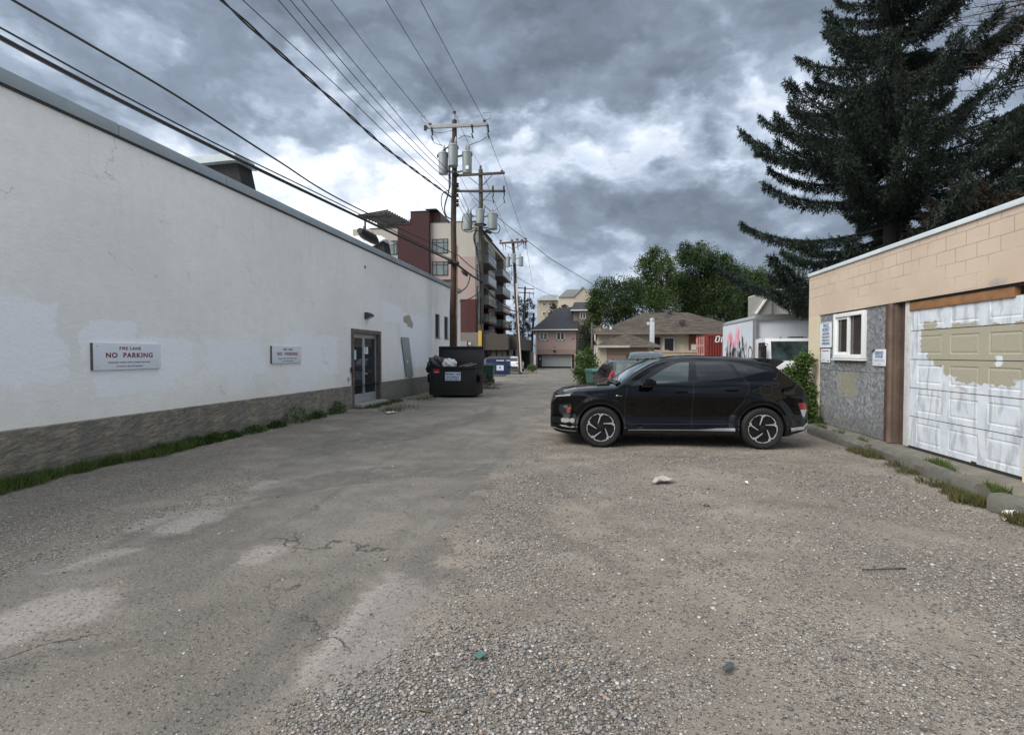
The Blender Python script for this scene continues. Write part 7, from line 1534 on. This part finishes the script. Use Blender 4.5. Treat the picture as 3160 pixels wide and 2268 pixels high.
def weed(base, rad, h, n, lab, m=lf1, leaf=.07, seed=0, name='weed', cat='weed', group='weeds at the foot of the white wall', big=False):
    r_ = np.random.default_rng(seed); base = Vector(base); a = r_.uniform(0, 6.28, n); rr = rad*r_.uniform(0, 1, n)**.7; z = h*r_.uniform(.02, 1, n)*(1.05-(rr/rad)**1.5*.75)
    P_ = np.stack([np.cos(a)*rr*(.62 if not big else 1), np.sin(a)*rr*(1.55 if not big else 1), z], -1); D_ = np.stack([np.cos(a), np.sin(a), r_.uniform(-.3, .7, n)], -1)+r_.normal(0, .5, (n, 3))
    V, F = blades(P_, D_, r_.uniform(.6, 1.3, n)*leaf, r_.uniform(.45, .75, n)*leaf)
    st = [blades([[0,0,0]]*6, np.array([[math.cos(q)*.5, math.sin(q)*.5, 1] for q in r_.uniform(0, 6.28, 6)]), h*.9, .006)]
    V2, F2 = st[0]; o = npmesh(name, np.concatenate([V, V2]), np.concatenate([F, F2+len(V)]), m, k=4); o.location = base; return tag(o, lab, cat, group)
WS = [(470,1395,.16,.16,'dark leafy weed right after the long grass'), (535,1385,.16,.13,'weed second from the long grass by the foundation'), (580,1372,.18,.17,'bushier weed below the larger fire lane sign'), (640,1352,.18,.15,'flat weed midway along the foundation'), (695,1345,.14,.13,'small weed just beyond the flat weed midway along the foundation'),
      (770,1328,.20,.15,'wide weed approaching the second fire lane sign'), (835,1315,.16,.15,'small dark weed between two wide weeds under the second fire lane sign'), (900,1302,.28,.38,'tallest weed clump under the second fire lane sign'), (965,1288,.20,.2,'weed right of the tallest clump by the foundation'), (1030,1262,.20,.34,'upright weed nearest the door on its left side')]
for i, (u, v, r_, h_, lab) in enumerate(WS):
    s_, _ = LW(u, v); p_ = LW.M @ Vector((s_, -.12, 0)); weed((p_.x, p_.y, 0), r_*1.25, h_, 420, lab, lf1 if i % 2 else lf2, .055, 40+i)
p_ = LW.M @ Vector((1.0, -.38, 0)); 
for i, (s_, lab) in enumerate(((.5, 'low weeds growing in front of the left door leaf'), (1.3, 'low weeds growing in front of the right door leaf'), (2.35, 'sparse weed right of the door frame'))):
    p_ = LW.M @ Vector((s_, -.42, 0)); weed((p_.x, p_.y, 0), .30, .09, 260, lab, lf2, .05, 60+i)
weed(G(2545,1300,.06), .34, .26, 60, 'broad leaved burdock plant at the far end of the kerb', lf1, .24, 70, 'burdock', 'plant', None, True)
def grass(name, spots, lab, m, seed, hr=(.08,.22)):        # spots: (x, y, rx, ry, n)
    r_ = np.random.default_rng(seed); PP = []
    for x, y, rx, ry, n in spots: a = r_.uniform(0, 6.28, n); q_ = r_.uniform(0, 1, n)**.6; PP.append(np.stack([x+rx*q_*np.cos(a), y+ry*q_*np.sin(a), np.zeros(n)], -1))
    P_ = np.concatenate(PP); n = len(P_); D_ = r_.normal(0, .38, (n, 3)); D_[:, 2] = 1; V, F = blades(P_, D_, r_.uniform(*hr, n), r_.uniform(.006, .012, n)); o = npmesh(name, V, F, m, k=4); o['kind'] = 'stuff'; return o
gm = leafmat('grass_green', (.045,.075,.016), (.085,.125,.030), (.14,.165,.055), 2.5, .6); gdry = leafmat('grass_dry', (.06,.065,.02), (.10,.095,.035), (.17,.14,.07), 6, .7)
gs = []; r_g = np.random.default_rng(8)
for i in range(70):
    y = r_g.uniform(4.0, 8.6); k = .25+.75*max(0, 1-abs(y-5.0)/.7)+.75*max(0, 1-abs(y-7.3)/.8); d_ = .10+.26*k*r_g.uniform(.5, 1.1)
    gs.append((-6.82+d_*r_g.uniform(.35, .9), y, d_*.45, .10+.08*k, int((60+210*k)*r_g.uniform(.4, 1.2))))
grass('grass', gs, '', gm, 80, (.07,.20))
gs = []
for u, v, r_, n in [(2560,1345,.12,130),(2600,1365,.12,120),(2640,1395,.14,160),(2672,1402,.20,420),(2700,1412,.18,420),(2760,1440,.14,120),(2800,1462,.14,150),(2850,1492,.10,60),(2900,1505,.10,120),(2945,1528,.12,300),(2985,1548,.13,380),(3030,1560,.14,420),(3048,1565,.12,300),(3140,1608,.12,350),(3160,1620,.12,350),(2960,1550,.10,160),(2890,1440,.14,0)]:
    p_ = G(u, v); gs.append((p_.x, p_.y, r_, r_, n))
grass('grass', gs, '', gdry, 81, (.04,.13))
gs = []
for u, v, r_, n in [(2590,1340,.12,60),(2660,1368,.10,100),(2890,1440,.16,330),(2920,1462,.12,260),(2945,1480,.10,90),(3050,1515,.10,160),(3090,1530,.10,160),(2530,1325,.15,200)]:
    p_ = G(u, v, .05); gs.append((p_.x, p_.y, r_*.8, r_, n))
o = grass('grass', gs, '', gm, 82, (.05,.16)); o.location.z = .05
gs = []
for u, v, r_, n in [(1240,1262,.5,200),(1300,1235,.5,250),(1210,1270,.35,250),(1500,1200,.7,500),(1515,1190,.6,300),(1490,1185,.5,300),(1595,1155,1.0,500),(1620,1152,1.2,400),(1655,1140,1.0,300),(1810,1195,.6,500)]:
    p_ = G(u, v); gs.append((p_.x, p_.y, r_, r_*1.2, n))
grass('grass', gs, '', gdry, 83, (.05,.16))

# ================================================================ LITTER AND SMALL THINGS
p_ = G(3098, 1598); cupM = Matrix.Translation((p_.x, p_.y, .045)) @ Matrix.Rotation(R(80), 4, 'X') @ Matrix.Rotation(R(25), 4, 'Y')
cu = empty('paper_cup', cupM, 'crushed white cup lying against the nearest kerb', 'cup')
mb = MB(); n = 28; prof = [(.030,.0),(.034,.03),(.038,.06),(.042,.085),(.045,.087),(.045,.093),(.040,.093),(.036,.06),(.028,.01)]
for i, (r_, h) in enumerate(prof):
    for k in range(n): a = 2*math.pi*k/n; q_ = 1+.06*math.sin(3*a+i*.6); mb.v.append(Vector((r_*math.cos(a)*q_, r_*math.sin(a)*(2-q_), h)))
mb.f = [(i*n+k, i*n+(k+1) % n, (i+1)*n+(k+1) % n, (i+1)*n+k) for i in range(len(prof)-1) for k in range(n)]+[tuple(range(n)), tuple((len(prof)-1)*n+k for k in range(n))]
mb.build('cup_wall', mat('cup_white', (.66,.70,.72), .4, var=.06), cu, smooth='auto'); MB().lathe([(.0365,.07),(.038,.075),(.0,.078)], (0,0,0), 20).build('lid', mat('cup_lid', (.40,.43,.43), .25, var=.1), cu)
def litter(name, poly, z, m, lab, h=.006, cat='litter'):
    pts = [G(u, v) for u, v in poly]; c = sum(pts, Vector())/len(pts); mb = MB(); r_ = random.Random(len(lab)); n = len(pts)
    tp = [(q.x-c.x, q.y-c.y, z+r_.uniform(0, h*2)) for q in pts]; mb.add(tp+[(q[0], q[1], q[2]-.003) for q in tp], [tuple(range(n)), tuple(range(2*n-1, n-1, -1))]+[(i, (i+1) % n, (i+1) % n+n, i+n) for i in range(n)])
    o = mb.build(name, m); o.location = (c.x, c.y, .008); return tag(o, lab, cat)
litter('cup_sleeve', [(3086,1599),(3101,1597),(3106,1610),(3099,1613)], .01, mat('tan_paper', (.42,.30,.25), .7), 'pinkish torn paper scrap under the white cup')
litter('flattened_paper', [(2012,1494),(2022,1486),(2045,1484),(2078,1488),(2074,1494),(2060,1494),(2050,1497),(2034,1494),(2024,1497)], .02, mat('dirty_paper', (.36,.33,.29), .8), 'flattened dirty paper lying on the gravel in front of the black car', .02)
litter('paper_scrap', [(2298,1490),(2308,1491),(2309,1498),(2300,1497)], .012, white_paint, 'tiny white scrap right of the flattened dirty paper', .01)
litter('plastic_scrap', [(2228,2070),(2250,2052),(2266,2056),(2262,2068),(2240,2080),(2230,2078)], .01, mat('grey_scrap', (.055,.062,.07), .6), 'dark grey plastic scrap near the bottom of the gravel', .002)
litter('plastic_scrap', [(1462,2038),(1472,2024),(1486,2022),(1496,2030),(1510,2028),(1496,2042),(1478,2042)], .008, mat('green_scrap', (.06,.14,.125), .4), 'torn teal green plastic scrap by the loose pebbles', .012)
litter('paper_scrap', [(1188,1274),(1215,1270),(1222,1274),(1196,1279)], .012, mat('pale_paper', (.5,.49,.46), .8), 'pale paper scrap on the gravel below the glass door', .01)
def stick(pts, r, lab, m): o = MB().tube([G(u, v)+Vector((0,0,.012+dz)) for u, v, dz in pts], r, 6).build('stick', m, smooth=True); return tag(o, lab, 'stick')
stick([(2660,1762,0),(2700,1763,.004),(2740,1762,.006),(2775,1760,.004),(2795,1758,0)], .0045, 'thin dark stick lying on the gravel in front of the garage door', mat('stick_dark', (.035,.03,.03), .8))
stick([(1268,2196,0),(1295,2198,.004),(1330,2204,.002)], .006, 'brown twig lying near the bottom centre of the gravel', mat('twig_brown', (.15,.11,.075), .8)); stick([(1266,2190,.01),(1268,2168,.02),(1276,2152,.004)], .002, 'thin curved twig standing off the brown twig near the bottom', MATS['twig_brown'])
o = MB().tube([G(2180,1562)+Vector((.03*math.cos(a), .03*math.sin(a), .01)) for a in np.linspace(0, 6.28, 14)], .004, 6).build('rubber_ring', MATS['rubber']); tag(o, 'small black rubber ring lying on the gravel below the car', 'ring')
# debris beside pole two
DYY = 27.5
o = MB().tube([PY(1482,1172,DYY), PY(1506,1173,DYY)], .08, 10).build('white_pipe', mat('pipe_offwhite', (.5,.5,.48), .5)); tag(o, 'short off-white pipe lying in the brush right of the black dumpster', 'pipe')
for k, (u, v, w) in enumerate(((1494,1184,.8),(1489,1193,.6),(1502,1198,.7))):
    q = PY(u, v, 24.5-k*.6); o = MB().beam(q+Vector((-w/2,0,-.02)), q+Vector((w/2,.3,.03)), .12, .05).build('scrap_plank', wood_grey); tag(o, ['upper grey plank in the brush heap beside the dumpster','lower left grey plank in the brush heap beside the dumpster','lowest grey plank in the brush heap beside the dumpster'][k], 'plank', 'planks beside the dumpster')
deciduous('brush_heap', 26.5, 1496, [(1500,1165,8),(1490,1180,9),(1505,1185,10),(1498,1195,8),(1515,1195,6)], 'dark weedy brush between the black dumpster and the green cart', lf5, 91, .07, 1500, cat='shrub', trunk=.01)
o = MB().box(*(lambda a: (a.x, a.x+1.6, 38.0, 38.2, -.14, .02))(PY(1562,1150,38))).build('curb_timber', MATS['old_concrete'], bevel=.02); tag(o, 'pale low curb bar lying right of the blue dumpster', 'curb')
q = PY(1620,1100,70); o = MB().tube([(q.x-.4,66,-.6),(q.x-.3,66,q.z+.5)], .12, 8).build('wood_stub', mat('pale_post', (.40,.37,.28), .8)); tag(o, 'pale peeled wooden stub beside the fourth pole', 'post')
# loose stones
bm = bmesh.new(); bmesh.ops.create_icosphere(bm, subdivisions=1, radius=1); IV = np.array([v.co[:] for v in bm.verts]); IFc = np.array([[v.index for v in f.verts] for f in bm.faces]); bm.free()
def stones(name, P_, S_, seed, m):
    r_ = np.random.default_rng(seed); n = len(P_); sc = S_[:, None]*np.stack([r_.uniform(.7,1.3,n), r_.uniform(.7,1.2,n), r_.uniform(.35,.7,n)], -1); J = IV[None]*(1+r_.normal(0,.13,(n,len(IV),1))); V = J*sc[:, None, :]; a = r_.uniform(0,6.28,n); c, s_ = np.cos(a)[:,None], np.sin(a)[:,None]
    X, Y_ = V[...,0]*c-V[...,1]*s_, V[...,0]*s_+V[...,1]*c; V = np.stack([X, Y_, V[...,2]], -1)+P_[:, None, :]; F = (IFc[None]+(np.arange(n)*len(IV))[:, None, None]).reshape(-1, 3)
    o = npmesh(name, V.reshape(-1, 3), F, m, smooth=True); at = o.data.attributes.new('tone', 'FLOAT', 'POINT'); at.data.foreach_set('value', np.repeat(r_.uniform(0,1,n), len(IV)).astype(np.float32)); o['kind'] = 'stuff'; return o
m, b, p = newmat('pebble'); a = b.n('ShaderNodeAttribute'); a.attribute_name = 'tone'
b.put(p.inputs['Base Color'], b.ramp(a.outputs['Fac'], [(0,(.075,.072,.068)),(.25,(.15,.145,.14)),(.5,(.22,.21,.20)),(.68,(.30,.26,.215)),(.80,(.26,.185,.14)),(.92,(.33,.32,.30)),(.985,(.48,.47,.44))])); p.inputs['Roughness'].default_value = .75
n = 210000; X = rng.uniform(-4.3, 6, n); Yy = 1.75+(9.5-1.75)*rng.uniform(0, 1, n)**1.5; ok = np.ones(n, bool)
hvv = np.max([poly_sd(q_, X, Yy) for q_ in HEAVY], 0); rdv = poly_sd(ROAD, X, Yy)
h1 = poly_sd(HEAVY[0], X, Yy); cl2 = .5+.5*np.sin(X*2.1+np.sin(Yy*1.7)*1.5)*np.cos(Yy*1.9+np.sin(X*1.3))
pr = np.where(rdv > .05, .028, .17+.25*cl2)+np.clip(hvv+.25, 0, .5)*1.2*(rdv < .1)+np.clip(h1+.2, 0, .4)*2.2
keep = (rng.uniform(size=n) < pr*.62*np.clip(5.5/(Yy+1), .35, 1.6)) & (X < 4.35+(Yy-9)*.05+0) & ((X/Yy) < 1.25) & ((X/Yy) > -1.6)
X, Yy = X[keep], Yy[keep]; h1 = h1[keep]; S_ = rng.lognormal(math.log(.0052), .38, len(X))*np.where(h1 > -.08, 1.2, 1)*np.clip(.75+Yy/12, .8, 1.4); S_ = np.clip(S_, .002, .020)
stones('gravel', np.stack([X, Yy, gh(X, Yy)+.003+S_*.15], -1), S_, 5, m)
